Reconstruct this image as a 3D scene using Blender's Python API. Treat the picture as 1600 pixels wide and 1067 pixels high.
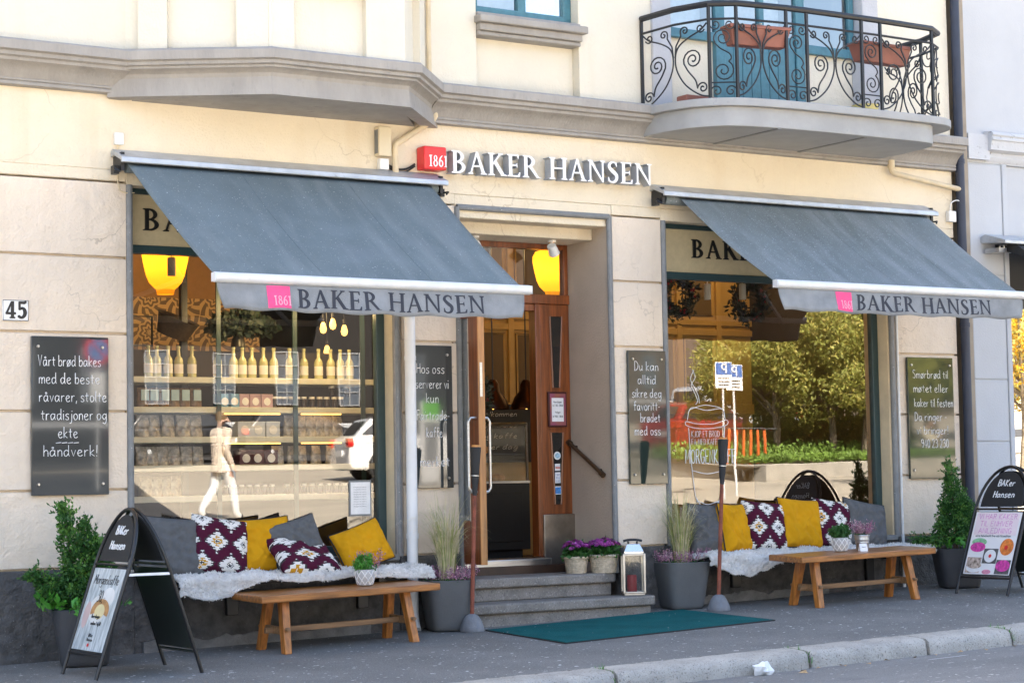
import bpy, bmesh, math, random
import numpy as np
from mathutils import Vector, Matrix, noise
R = math.radians
for o in list(bpy.data.objects):
    bpy.data.objects.remove(o, do_unlink=True)
S = bpy.context.scene
C = S.collection
rng = np.random.default_rng(7)
rnd = random.Random(11)

# ------------------------------------------------------------------ camera, sky, sun, exposure
CAM = np.array([-8.8707, -13.6178, 1.0670])
CM = np.array([[0.838081, -0.54525, -0.017978], [0.021792, 0.066386, -0.997556], [0.545111, 0.835641, 0.067519]])
CM = np.array([v / np.linalg.norm(v) for v in CM])
FPX = 3250.0
cam = bpy.data.cameras.new("camera")
cam.sensor_width = 36.0
cam.lens = FPX / 1600 * 36.0
cam.clip_start = 0.1
cam.clip_end = 2000
co = bpy.data.objects.new("camera", cam)
C.objects.link(co)
mw = Matrix.Identity(4)
for i in range(3):
    mw[i][0], mw[i][1], mw[i][2], mw[i][3] = CM[0][i], -CM[1][i], -CM[2][i], CAM[i]
co.matrix_world = mw
S.camera = co

SUN_EL, SUN_AZ = 41.0, -16.0          # the sun stands behind the bakery, a little to its left
w = bpy.data.worlds.new("World")
S.world = w
w.use_nodes = True
nt = w.node_tree
bg = nt.nodes["Background"]
sky = nt.nodes.new("ShaderNodeTexSky")
sky.sky_type = 'NISHITA'
sky.sun_disc = False
sky.sun_elevation = R(SUN_EL)
sky.sun_rotation = R(SUN_AZ)
sky.air_density = 1.0
sky.dust_density = 4.5
sky.ozone_density = 0.6
nt.links.new(sky.outputs[0], bg.inputs[0])
bg.inputs[1].default_value = 0.11
sl = bpy.data.lights.new("sun", 'SUN')
sl.energy = 5.0
sl.angle = R(0.5)
sl.color = (1.0, 0.93, 0.82)
so = bpy.data.objects.new("sun", sl)
C.objects.link(so)
sd = Vector((math.sin(R(SUN_AZ)) * math.cos(R(SUN_EL)), math.cos(R(SUN_AZ)) * math.cos(R(SUN_EL)), math.sin(R(SUN_EL))))
so.rotation_euler = sd.to_track_quat('Z', 'Y').to_euler()
so.location = sd * 60
S.view_settings.view_transform = 'Standard'
S.view_settings.look = 'None'
S.view_settings.exposure = 2.9
S.view_settings.gamma = 1.0
S.cycles.max_bounces = 8
S.cycles.transparent_max_bounces = 24
S.cycles.sample_clamp_indirect = 6
S.cycles.use_denoising = True


def at(px, py, y):
    """Survey of the photograph: the point of the plane Y = y that it shows at that pixel."""
    d = CM.T @ np.array([px - 800, py - 533.5, FPX])
    return CAM + (y - CAM[1]) / d[1] * d


GX, GY = 0.0215, 0.025


def gz(x, y):
    """Height of the pavement (y > -3.15) and of the street rising behind the kerb."""
    if y > -3.15:
        return GX * x + GY * y
    return GX * x - 0.19 + 0.045 * (-3.15 - y)


# ------------------------------------------------------------------ materials
def N(t, kind, **kw):
    n = t.nodes.new(kind)
    for k, v in kw.items():
        setattr(n, k, v)
    return n


def mat(name, col, rough=0.6, metal=0.0, var=0.12, vs=5.0, bump=0.0, bs=150.0, spec=0.5, coat=0.0, stretch=None,
        speck=None, crack=None, streak=None, bs2=None, trans=0.0, stain=None, col2=None, emit=None, cr=0.05, sub=0.0):
    m = bpy.data.materials.new(name)
    m.use_nodes = True
    t = m.node_tree
    p = t.nodes["Principled BSDF"]
    p.inputs["Roughness"].default_value = rough
    p.inputs["Metallic"].default_value = metal
    p.inputs["Specular IOR Level"].default_value = spec
    if coat:
        p.inputs["Coat Weight"].default_value = coat
        p.inputs["Coat Roughness"].default_value = cr
    if sub:
        p.inputs["Subsurface Weight"].default_value = sub
    tc = N(t, "ShaderNodeTexCoord")
    vec = tc.outputs["Object"]
    if stretch:
        mp = N(t, "ShaderNodeMapping")
        mp.inputs["Scale"].default_value = stretch
        t.links.new(vec, mp.inputs[0])
        vec = mp.outputs[0]
    nz = N(t, "ShaderNodeTexNoise")
    nz.inputs["Scale"].default_value = vs
    nz.inputs["Detail"].default_value = 6
    nz.inputs["Roughness"].default_value = 0.6
    t.links.new(vec, nz.inputs["Vector"])
    rp = N(t, "ShaderNodeValToRGB")
    c = np.array(col, float)
    a = c * (1 - var)
    b = np.array(col2, float) if col2 is not None else np.minimum(c * (1 + var), 1)
    rp.color_ramp.elements[0].position = 0.33
    rp.color_ramp.elements[1].position = 0.67
    rp.color_ramp.elements[0].color = (*a, 1)
    rp.color_ramp.elements[1].color = (*b, 1)
    t.links.new(nz.outputs["Fac"], rp.inputs[0])
    out = rp.outputs[0]
    if streak:                          # rain streaks: (scale, threshold, colour, strength)
        mp2 = N(t, "ShaderNodeMapping")
        mp2.inputs["Scale"].default_value = streak[4] if len(streak) > 4 else (1, 1, .10)
        t.links.new(tc.outputs["Object"], mp2.inputs[0])
        n3 = N(t, "ShaderNodeTexNoise")
        n3.inputs["Scale"].default_value = streak[0]
        n3.inputs["Detail"].default_value = 5
        t.links.new(mp2.outputs[0], n3.inputs["Vector"])
        r3 = N(t, "ShaderNodeValToRGB")
        r3.color_ramp.elements[0].position = streak[1]
        r3.color_ramp.elements[1].position = streak[1] + .22
        r3.color_ramp.elements[0].color = (0, 0, 0, 1)
        r3.color_ramp.elements[1].color = (streak[3], streak[3], streak[3], 1)
        t.links.new(n3.outputs["Fac"], r3.inputs[0])
        mx = N(t, "ShaderNodeMix", data_type='RGBA')
        mx.inputs["B"].default_value = (*streak[2], 1)
        t.links.new(r3.outputs[0], mx.inputs["Factor"])
        t.links.new(out, mx.inputs["A"])
        out = mx.outputs["Result"]
    for sp in (speck or []):            # (scale, threshold, colour, strength)
        n2 = N(t, "ShaderNodeTexNoise")
        n2.inputs["Scale"].default_value = sp[0]
        n2.inputs["Detail"].default_value = sp[4] if len(sp) > 4 else 2
        t.links.new(tc.outputs["Object"], n2.inputs["Vector"])
        r2 = N(t, "ShaderNodeValToRGB")
        r2.color_ramp.elements[0].position = sp[1]
        r2.color_ramp.elements[1].position = min(sp[1] + (sp[5] if len(sp) > 5 else 0.03), 1.0)
        r2.color_ramp.elements[0].color = (0, 0, 0, 1)
        r2.color_ramp.elements[1].color = (sp[3], sp[3], sp[3], 1)
        t.links.new(n2.outputs["Fac"], r2.inputs[0])
        mx = N(t, "ShaderNodeMix", data_type='RGBA')
        mx.inputs["B"].default_value = (*sp[2], 1)
        t.links.new(r2.outputs[0], mx.inputs["Factor"])
        t.links.new(out, mx.inputs["A"])
        out = mx.outputs["Result"]
    if crack:                           # hairline cracks: (scale, width, colour)
        dn = N(t, "ShaderNodeTexNoise")
        dn.inputs["Scale"].default_value = crack[0] * 2.2
        dn.inputs["Detail"].default_value = 6
        t.links.new(tc.outputs["Object"], dn.inputs["Vector"])
        ad = N(t, "ShaderNodeMix", data_type='RGBA')
        ad.blend_type = 'LINEAR_LIGHT'
        ad.inputs["Factor"].default_value = .35
        t.links.new(tc.outputs["Object"], ad.inputs["A"])
        t.links.new(dn.outputs["Color"], ad.inputs["B"])
        vo = N(t, "ShaderNodeTexVoronoi", feature='DISTANCE_TO_EDGE')
        vo.inputs["Scale"].default_value = crack[0]
        t.links.new(ad.outputs["Result"], vo.inputs["Vector"])
        lt = N(t, "ShaderNodeMath", operation='LESS_THAN')
        lt.inputs[1].default_value = crack[1]
        t.links.new(vo.outputs["Distance"], lt.inputs[0])
        ms = N(t, "ShaderNodeTexNoise")
        ms.inputs["Scale"].default_value = 1.1
        t.links.new(tc.outputs["Object"], ms.inputs["Vector"])
        mr = N(t, "ShaderNodeMapRange")
        mr.inputs[1].default_value, mr.inputs[2].default_value = .5, .66
        mr.inputs[4].default_value = .55
        t.links.new(ms.outputs["Fac"], mr.inputs[0])
        ml = N(t, "ShaderNodeMath", operation='MULTIPLY')
        t.links.new(lt.outputs[0], ml.inputs[0])
        t.links.new(mr.outputs[0], ml.inputs[1])
        mx = N(t, "ShaderNodeMix", data_type='RGBA')
        mx.inputs["B"].default_value = (*crack[2], 1)
        t.links.new(ml.outputs[0], mx.inputs["Factor"])
        t.links.new(out, mx.inputs["A"])
        out = mx.outputs["Result"]
    t.links.new(out, p.inputs["Base Color"])
    if bump:
        nb = N(t, "ShaderNodeTexNoise")
        nb.inputs["Scale"].default_value = bs
        nb.inputs["Detail"].default_value = 5
        t.links.new(vec, nb.inputs["Vector"])
        bp = N(t, "ShaderNodeBump")
        bp.inputs["Strength"].default_value = min(bump, 1.0)
        bp.inputs["Distance"].default_value = 0.01
        hgt = nb.outputs["Fac"]
        if bs2:                         # (scale, weight): slower unevenness under the grain
            n4 = N(t, "ShaderNodeTexNoise")
            n4.inputs["Scale"].default_value = bs2[0]
            n4.inputs["Detail"].default_value = 3
            t.links.new(vec, n4.inputs["Vector"])
            m4 = N(t, "ShaderNodeMath", operation='MULTIPLY_ADD')
            m4.inputs[1].default_value = bs2[1]
            t.links.new(n4.outputs["Fac"], m4.inputs[0])
            t.links.new(hgt, m4.inputs[2])
            hgt = m4.outputs[0]
        t.links.new(hgt, bp.inputs["Height"])
        t.links.new(bp.outputs[0], p.inputs["Normal"])
    if trans:                           # thin leaves and cloth let some light through
        tl = N(t, "ShaderNodeBsdfTranslucent")
        t.links.new(out, tl.inputs[0])
        ms_ = N(t, "ShaderNodeMixShader")
        ms_.inputs[0].default_value = trans
        t.links.new(p.outputs[0], ms_.inputs[1])
        t.links.new(tl.outputs[0], ms_.inputs[2])
        t.links.new(ms_.outputs[0], t.nodes["Material Output"].inputs[0])
    if emit:
        p.inputs["Emission Color"].default_value = (*emit[0], 1)
        p.inputs["Emission Strength"].default_value = emit[1]
    return m


def plain(name, col, rough=0.5, metal=0.0, **k):
    return mat(name, col, rough, metal, var=k.pop("var", 0.06), vs=k.pop("vs", 20), **k)


def glass_mat(name, gain=3.0, tint=(0.93, 0.95, 0.94)):
    m = bpy.data.materials.new(name)
    m.use_nodes = True
    t = m.node_tree
    t.nodes.remove(t.nodes["Principled BSDF"])
    tr = N(t, "ShaderNodeBsdfTransparent")
    tr.inputs[0].default_value = (*tint, 1)
    gl = N(t, "ShaderNodeBsdfGlossy")
    gl.inputs["Roughness"].default_value = 0.0
    # old float glass is never quite flat
    tc = N(t, "ShaderNodeTexCoord")
    nz = N(t, "ShaderNodeTexNoise")
    nz.inputs["Scale"].default_value = 1.6
    nz.inputs["Detail"].default_value = 1
    bp = N(t, "ShaderNodeBump")
    bp.inputs["Strength"].default_value = 0.05
    bp.inputs["Distance"].default_value = 0.01
    t.links.new(tc.outputs["Object"], nz.inputs["Vector"])
    t.links.new(nz.outputs["Fac"], bp.inputs["Height"])
    t.links.new(bp.outputs[0], gl.inputs["Normal"])
    fr = N(t, "ShaderNodeFresnel")
    fr.inputs[0].default_value = 1.5
    mu = N(t, "ShaderNodeMath", operation='MULTIPLY', use_clamp=True)
    mu.inputs[1].default_value = gain
    mx = N(t, "ShaderNodeMixShader")
    t.links.new(fr.outputs[0], mu.inputs[0])
    t.links.new(mu.outputs[0], mx.inputs[0])
    t.links.new(tr.outputs[0], mx.inputs[1])
    t.links.new(gl.outputs[0], mx.inputs[2])
    t.links.new(mx.outputs[0], t.nodes["Material Output"].inputs[0])
    return m


STONE_SPECK = [(85, 0.56, (0.08, 0.078, 0.075), 0.65, 3, 0.12), (70, 0.58, (0.5, 0.48, 0.45), 0.5, 3, 0.12)]
M = {}
M['stucco'] = mat('warm_beige_render', (0.72, 0.615, 0.495), 0.9, bs2=(11, 3.0), streak=(4.5, .54, (.52, .43, .33), .35), crack=(1.3, .006, (.36, .30, .24)), var=0.035, vs=2.2, bump=0.6, bs=55,
                  speck=[(1.7, 0.62, (0.55, 0.46, 0.37), 0.30, 6, 0.16), (38, 0.735, (0.28, 0.23, 0.18), 0.5, 3, 0.03)])
M['cream'] = mat('cream_render', (0.72, 0.632, 0.485), 0.9, bs2=(9, 3.5), streak=(4.0, .55, (.60, .46, .29), .35), crack=(1.1, .005, (.42, .33, .22)), var=0.03, vs=1.8, bump=0.55, bs=60,
                 speck=[(1.3, 0.6, (0.66, 0.52, 0.34), 0.35, 6, 0.2), (45, 0.74, (0.3, 0.24, 0.16), 0.5, 3, 0.03)])
M['cream_up'] = mat('pale_cream_render', (0.68, 0.632, 0.525), 0.9, bs2=(8, 3.0), streak=(4.0, .58, (.60, .52, .38), .4), var=0.03, vs=1.5, bump=0.45, bs=60)
M['trim'] = mat('grey_painted_cornice', (0.315, 0.295, 0.27), 0.75, var=0.10, vs=7, bump=0.45, bs=40,
                speck=[(9, 0.62, (0.17, 0.165, 0.16), 0.5, 7, 0.12)], stretch=(1, 1, .35))
M['edge'] = mat('blue_grey_painted_edge', (0.19, 0.197, 0.20), 0.55, var=0.12, vs=14, bump=0.25, bs=60,
                speck=[(60, 0.70, (0.55, 0.55, 0.55), 0.8, 3, 0.03)])
M['plinth'] = mat('dark_grey_plinth', (0.085, 0.081, 0.079), 0.8, var=0.35, vs=9, bump=1.0, bs=60, bs2=(14, 3.0),
                  speck=[(5, 0.60, (0.16, 0.155, 0.15), 0.7, 8, 0.18), (120, 0.72, (0.5, 0.5, 0.5), 0.7, 2, 0.03)])
M['pavement'] = mat('pavement_asphalt', (0.178, 0.170, 0.157), 0.85, var=0.16, vs=1.8, bump=1.0, bs=110,
                    speck=[(120, 0.56, (0.36, 0.355, 0.34), 0.55, 2, 0.10), (95, 0.56, (0.085, 0.085, 0.085), 0.6, 2, 0.10),
                           (24, 0.715, (0.66, 0.64, 0.60), 0.9, 1, 0.015), (1.1, 0.62, (0.15, 0.15, 0.15), 0.55, 6, 0.2)])
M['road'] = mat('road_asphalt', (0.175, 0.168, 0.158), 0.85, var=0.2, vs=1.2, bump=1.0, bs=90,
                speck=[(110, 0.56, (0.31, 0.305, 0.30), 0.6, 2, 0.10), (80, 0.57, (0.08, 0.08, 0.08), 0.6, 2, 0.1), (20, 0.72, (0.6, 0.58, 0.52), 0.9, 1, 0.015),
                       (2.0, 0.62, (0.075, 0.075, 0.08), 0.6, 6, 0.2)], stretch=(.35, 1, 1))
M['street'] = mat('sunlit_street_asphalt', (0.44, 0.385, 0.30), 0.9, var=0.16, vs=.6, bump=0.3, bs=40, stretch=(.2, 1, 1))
M['granite'] = mat('kerb_granite', (0.42, 0.385, 0.335), 0.8, var=0.18, vs=5, bump=1.0, bs=90, speck=STONE_SPECK)
M['step'] = mat('worn_granite_step', (0.235, 0.21, 0.185), 0.75, var=0.25, vs=6, bump=0.9, bs=110, speck=STONE_SPECK)
M['teal'] = plain('dark_teal_frame_paint', (0.025, 0.055, 0.06), 0.4)
M['teal_light'] = plain('blue_teal_window_paint', (0.055, 0.17, 0.22), 0.45, var=0.12)
M['fascia'] = plain('cream_fascia_board', (0.56, 0.47, 0.29), 0.5)
M['black'] = plain('black_paint', (0.012, 0.012, 0.013), 0.35)
M['blackmat'] = plain('matt_black', (0.02, 0.02, 0.021), 0.7)
M['white'] = plain('white_paint', (0.82, 0.82, 0.82), 0.4)
M['sidegrey'] = plain('grey_letter_return', (0.33, 0.35, 0.38), 0.45)
M['red'] = plain('red_sign_paint', (0.72, 0.035, 0.035), 0.35)
M['pink'] = plain('pink_print', (0.85, 0.07, 0.22), 0.7)
M['chalk'] = plain('white_chalk_paint', (0.8, 0.8, 0.8), 0.8)
M['board'] = mat('glossy_grey_board', (0.036, 0.043, 0.045), 0.04, var=0.05, vs=3, spec=0.55, coat=0.38, cr=0.02)
M['boardgreen'] = mat('glossy_green_grey_board', (0.026, 0.038, 0.031), 0.04, var=0.05, vs=3, spec=0.55, coat=0.38, cr=0.02)
M['steel'] = mat('brushed_steel', (0.55, 0.54, 0.52), 0.3, 1.0, var=0.12, vs=8, bump=0.15, bs=60, stretch=(1, 1, 14))
M['kick'] = mat('scuffed_kick_plate', (0.36, 0.32, 0.27), 0.38, 1.0, var=0.25, vs=5, bump=0.1, bs=40)
M['alu'] = mat('grey_aluminium', (0.50, 0.52, 0.54), 0.45, 0.5, var=0.14, vs=6,
               speck=[(30, 0.66, (0.25, 0.25, 0.25), 0.5, 4, 0.08)])
M['bar'] = mat('white_grey_awning_bar', (0.66, 0.67, 0.68), 0.4, 0.1, var=0.07, vs=9, speck=[(50, 0.68, (0.3, 0.3, 0.3), 0.4, 4, 0.08)])
DROP = [(60, 0.735, (0.78, 0.79, 0.78), 0.9, 3, 0.02), (105, 0.69, (0.6, 0.61, 0.6), 0.7, 2, 0.03), (2.2, 0.55, (0.19, 0.215, 0.235), 0.5, 7, 0.25)]
M['awning'] = mat('slate_blue_awning_cloth', (0.140, 0.172, 0.182), 0.85, streak=(7, .50, (.215, .245, .25), .6, (1, .16, .16)), var=0.10, vs=3, bump=0.2, bs=400, speck=DROP, spec=0.3)
M['awning2'] = mat('dusty_slate_awning_cloth', (0.158, 0.185, 0.19), 0.85, streak=(7, .46, (.24, .265, .275), .7, (1, .16, .16)), var=0.12, vs=3, bump=0.2, bs=400, spec=0.3,
                   speck=[(90, 0.64, (0.5, 0.53, 0.55), 0.7, 2, 0.06), (2.0, 0.5, (0.19, 0.21, 0.22), 0.6, 7, 0.25), (60, 0.735, (0.78, 0.79, 0.78), 0.9, 3, 0.02)])
M['valance'] = mat('grey_valance_cloth', (0.235, 0.25, 0.265), 0.85, var=0.16, vs=6, bump=0.25, bs=120, spec=0.3,
                   speck=[(7, 0.56, (0.30, 0.315, 0.335), 0.5, 8, 0.2)])
M['ink'] = plain('dark_blue_print', (0.03, 0.035, 0.05), 0.8)
M['palepink'] = plain('pale_pink_print', (0.75, 0.35, 0.45), 0.8)
M['wood'] = mat('honey_oak_table', (0.33, 0.125, 0.028), 0.33, var=0.5, vs=6, bump=0.12, bs=30, stretch=(.5, 7, 7), coat=0.25, cr=0.3)
M['woodleg'] = mat('orange_oak_leg', (0.42, 0.15, 0.028), 0.42, var=0.45, vs=6, bump=0.12, bs=30, stretch=(6, 6, .6), coat=0.2, cr=0.3)
M['woodgrey'] = mat('weathered_oak_rail', (0.24, 0.13, 0.06), 0.6, var=0.35, vs=6, bump=0.2, bs=40, stretch=(.6, 6, 6))
M['door'] = mat('varnished_mahogany', (0.20, 0.055, 0.013), 0.35, var=0.45, vs=5, bump=0.08, bs=30, stretch=(7, 7, .5), coat=0.4, cr=0.2)
M['doorpale'] = mat('sunbleached_door_edge', (0.42, 0.19, 0.06), 0.42, var=0.3, vs=5, stretch=(7, 7, .5), coat=0.2, cr=0.3)
M['mat'] = mat('teal_entrance_mat', (0.012, 0.128, 0.130), 0.95, var=0.16, vs=3, bump=1.0, bs=350, spec=0.15,
               speck=[(300, 0.6, (0.02, 0.17, 0.18), 0.6, 2, 0.06), (24, 0.78, (0.6, 0.6, 0.58), 0.9, 1, 0.012)])
M['rubber'] = plain('black_rubber', (0.02, 0.02, 0.02), 0.8)
M['pot'] = mat('charcoal_planter', (0.105, 0.108, 0.11), 0.6, var=0.10, vs=5, bump=0.2, bs=90)
M['potdark'] = mat('dark_charcoal_planter', (0.05, 0.051, 0.056), 0.55, var=0.1, vs=5, bump=0.2, bs=90)
M['concrete'] = mat('cast_concrete_foot', (0.20, 0.205, 0.22), 0.85, var=0.15, vs=9, bump=0.5, bs=90)
M['rust'] = mat('rusty_steel_pole', (0.23, 0.062, 0.033), 0.7, var=0.35, vs=14, bump=0.3, bs=90)
M['pipe'] = mat('white_downpipe', (0.74, 0.75, 0.76), 0.4, var=0.05, vs=4)
M['navy'] = mat('navy_downpipe', (0.022, 0.030, 0.055), 0.5, var=0.15, vs=5)
M['creampipe'] = mat('cream_painted_pipe', (0.62, 0.51, 0.34), 0.6, var=0.1, vs=6)
M['box'] = mat('cream_plastic_box', (0.66, 0.57, 0.40), 0.5, var=0.04, vs=6)
M['whitebox'] = plain('white_plastic', (0.75, 0.75, 0.73), 0.45)
M['cable'] = plain('black_cable', (0.015, 0.015, 0.015), 0.5)
M['neigh'] = mat('pale_blue_render', (0.47, 0.485, 0.51), 0.85, var=0.03, vs=3, bump=0.25, bs=70,
                 speck=[(4, 0.66, (0.45, 0.47, 0.5), 0.35, 8, 0.15)])
M['neightrim'] = mat('white_stone_trim', (0.52, 0.53, 0.55), 0.8, var=0.06, vs=4, bump=0.3, bs=60,
                     speck=[(16, 0.62, (0.15, 0.15, 0.16), 0.7, 7, 0.08)])
M['iron'] = plain('black_wrought_iron', (0.014, 0.016, 0.02), 0.45)
M['slab'] = mat('painted_balcony_slab', (0.31, 0.315, 0.318), 0.6, var=0.08, vs=5, bump=0.1, bs=60,
                speck=[(20, 0.66, (0.22, 0.23, 0.24), 0.5, 6, 0.1)])
M['terracotta'] = mat('terracotta_plastic', (0.23, 0.085, 0.06), 0.6, var=0.15, vs=8)
M['curtain'] = plain('white_curtain', (0.75, 0.77, 0.80), 0.9)
M['glass'] = glass_mat('window_glass', 3.6)
M['upglass'] = glass_mat('upper_window_glass', 6.0, (0.75, 0.82, 0.85))
M['clear'] = glass_mat('lantern_glass', 1.4)
M['caseglass'] = glass_mat('display_case_glass', 0.5)
M['leaf'] = mat('box_leaf', (0.045, 0.135, 0.028), 0.5, trans=.25, var=0.35, vs=25, spec=0.4)
M['leaf_hi'] = mat('young_box_leaf', (0.12, 0.27, 0.05), 0.45, trans=.25, var=0.25, vs=25, spec=0.4)
M['leaf_bright'] = mat('bright_green_leaf', (0.07, 0.26, 0.03), 0.4, var=0.25, vs=25, spec=0.4)
M['stem'] = plain('brown_stem', (0.07, 0.045, 0.03), 0.8)
M['straw'] = mat('dry_grass_blade', (0.62, 0.56, 0.34), 0.75, trans=.3, var=0.25, vs=12)
M['strawgreen'] = mat('green_grass_blade', (0.36, 0.40, 0.13), 0.7, trans=.3, var=0.25, vs=12)
M['plume'] = plain('pale_grass_plume', (0.80, 0.74, 0.60), 0.9)
M['heather'] = mat('mauve_heather', (0.33, 0.13, 0.22), 0.8, var=0.4, vs=40)
M['heatherpale'] = mat('pale_heather', (0.46, 0.30, 0.33), 0.8, var=0.3, vs=40)
M['mum'] = mat('purple_petal', (0.33, 0.03, 0.27), 0.6, var=0.3, vs=40)
M['mumpale'] = mat('lilac_petal', (0.53, 0.15, 0.46), 0.6, var=0.25, vs=40)
M['wicker'] = mat('pale_wicker', (0.52, 0.43, 0.31), 0.7, var=0.25, vs=40)
M['soil'] = plain('dark_soil', (0.03, 0.022, 0.016), 0.95)
M['ceramic'] = mat('grey_glazed_pot', (0.44, 0.42, 0.40), 0.4, var=0.06, vs=8)
M['ceramicline'] = plain('white_glaze_line', (0.78, 0.76, 0.73), 0.4)
M['zinc'] = mat('galvanised_zinc', (0.52, 0.53, 0.54), 0.38, 0.9, var=0.15, vs=14)
M['wax'] = plain('red_candle_wax', (0.32, 0.01, 0.015), 0.45)
M['tuft'] = mat('pale_sheep_wool', (0.86, 0.84, 0.81), 0.95, trans=.18, var=0.10, vs=30, bump=0.9, bs=180, spec=0.1)
M['grey_cloth'] = mat('grey_linen', (0.125, 0.127, 0.13), 0.95, var=0.10, vs=25, bump=0.5, bs=350, spec=0.15)
M['yellow_cloth'] = mat('mustard_cotton', (0.62, 0.30, 0.008), 0.9, var=0.08, vs=6, bump=0.35, bs=300, spec=0.15)
M['piping'] = plain('black_piping', (0.02, 0.018, 0.018), 0.9)
for k, c in dict(kil_p=(0.075, 0.010, 0.030), kil_w=(0.78, 0.75, 0.70), kil_y=(0.55, 0.28, 0.02), kil_g=(0.05, 0.048, 0.05)).items():
    M[k] = mat({'kil_p': 'plum_weave', 'kil_w': 'ivory_weave', 'kil_y': 'ochre_weave', 'kil_g': 'charcoal_weave'}[k], c, 0.95, var=0.08, vs=60, bump=0.5, bs=260, spec=0.15)
# interior
M['tilewall'] = plain('brown_shop_wall', (0.34, 0.17, 0.06), 0.8)
M['panel'] = mat('ochre_wall_panel', (0.42, 0.25, 0.07), 0.6, var=0.08, vs=4)
M['panelinset'] = mat('brown_panel_field', (0.11, 0.065, 0.025), 0.7, var=0.08, vs=4)
M['darkwood'] = mat('dark_shop_floor', (0.045, 0.022, 0.012), 0.5, var=0.3, vs=6, stretch=(1, 8, 1))
M['darkwall'] = plain('dark_brown_wall', (0.035, 0.024, 0.018), 0.8)
M['shelf'] = plain('grey_green_shelf', (0.62, 0.62, 0.52), 0.6)
M['counter'] = plain('charcoal_counter', (0.022, 0.024, 0.026), 0.5)
sh_ = bpy.data.materials.new('glowing_yellow_glass')     # opal glass lit from within by its own bulb
sh_.use_nodes = True
_t = sh_.node_tree
_t.nodes.remove(_t.nodes["Principled BSDF"])
_a, _b, _c = N(_t, "ShaderNodeBsdfTranslucent"), N(_t, "ShaderNodeEmission"), N(_t, "ShaderNodeAddShader")
_a.inputs[0].default_value = (.95, .44, .03, 1)
_b.inputs[0].default_value = (1.0, .42, .015, 1)
_b.inputs[1].default_value = .022
_t.links.new(_a.outputs[0], _c.inputs[0])
_t.links.new(_b.outputs[0], _c.inputs[1])
_t.links.new(_c.outputs[0], _t.nodes["Material Output"].inputs[0])
M['lamp'] = sh_
M['bulb'] = mat('lit_bulb', (1, 0.7, 0.3), 0.5, var=0.02, emit=((1.0, 0.50, 0.10), 0.55))
M['copper'] = mat('dark_copper', (0.05, 0.022, 0.014), 0.35, 0.9, var=0.2, vs=8)


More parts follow.
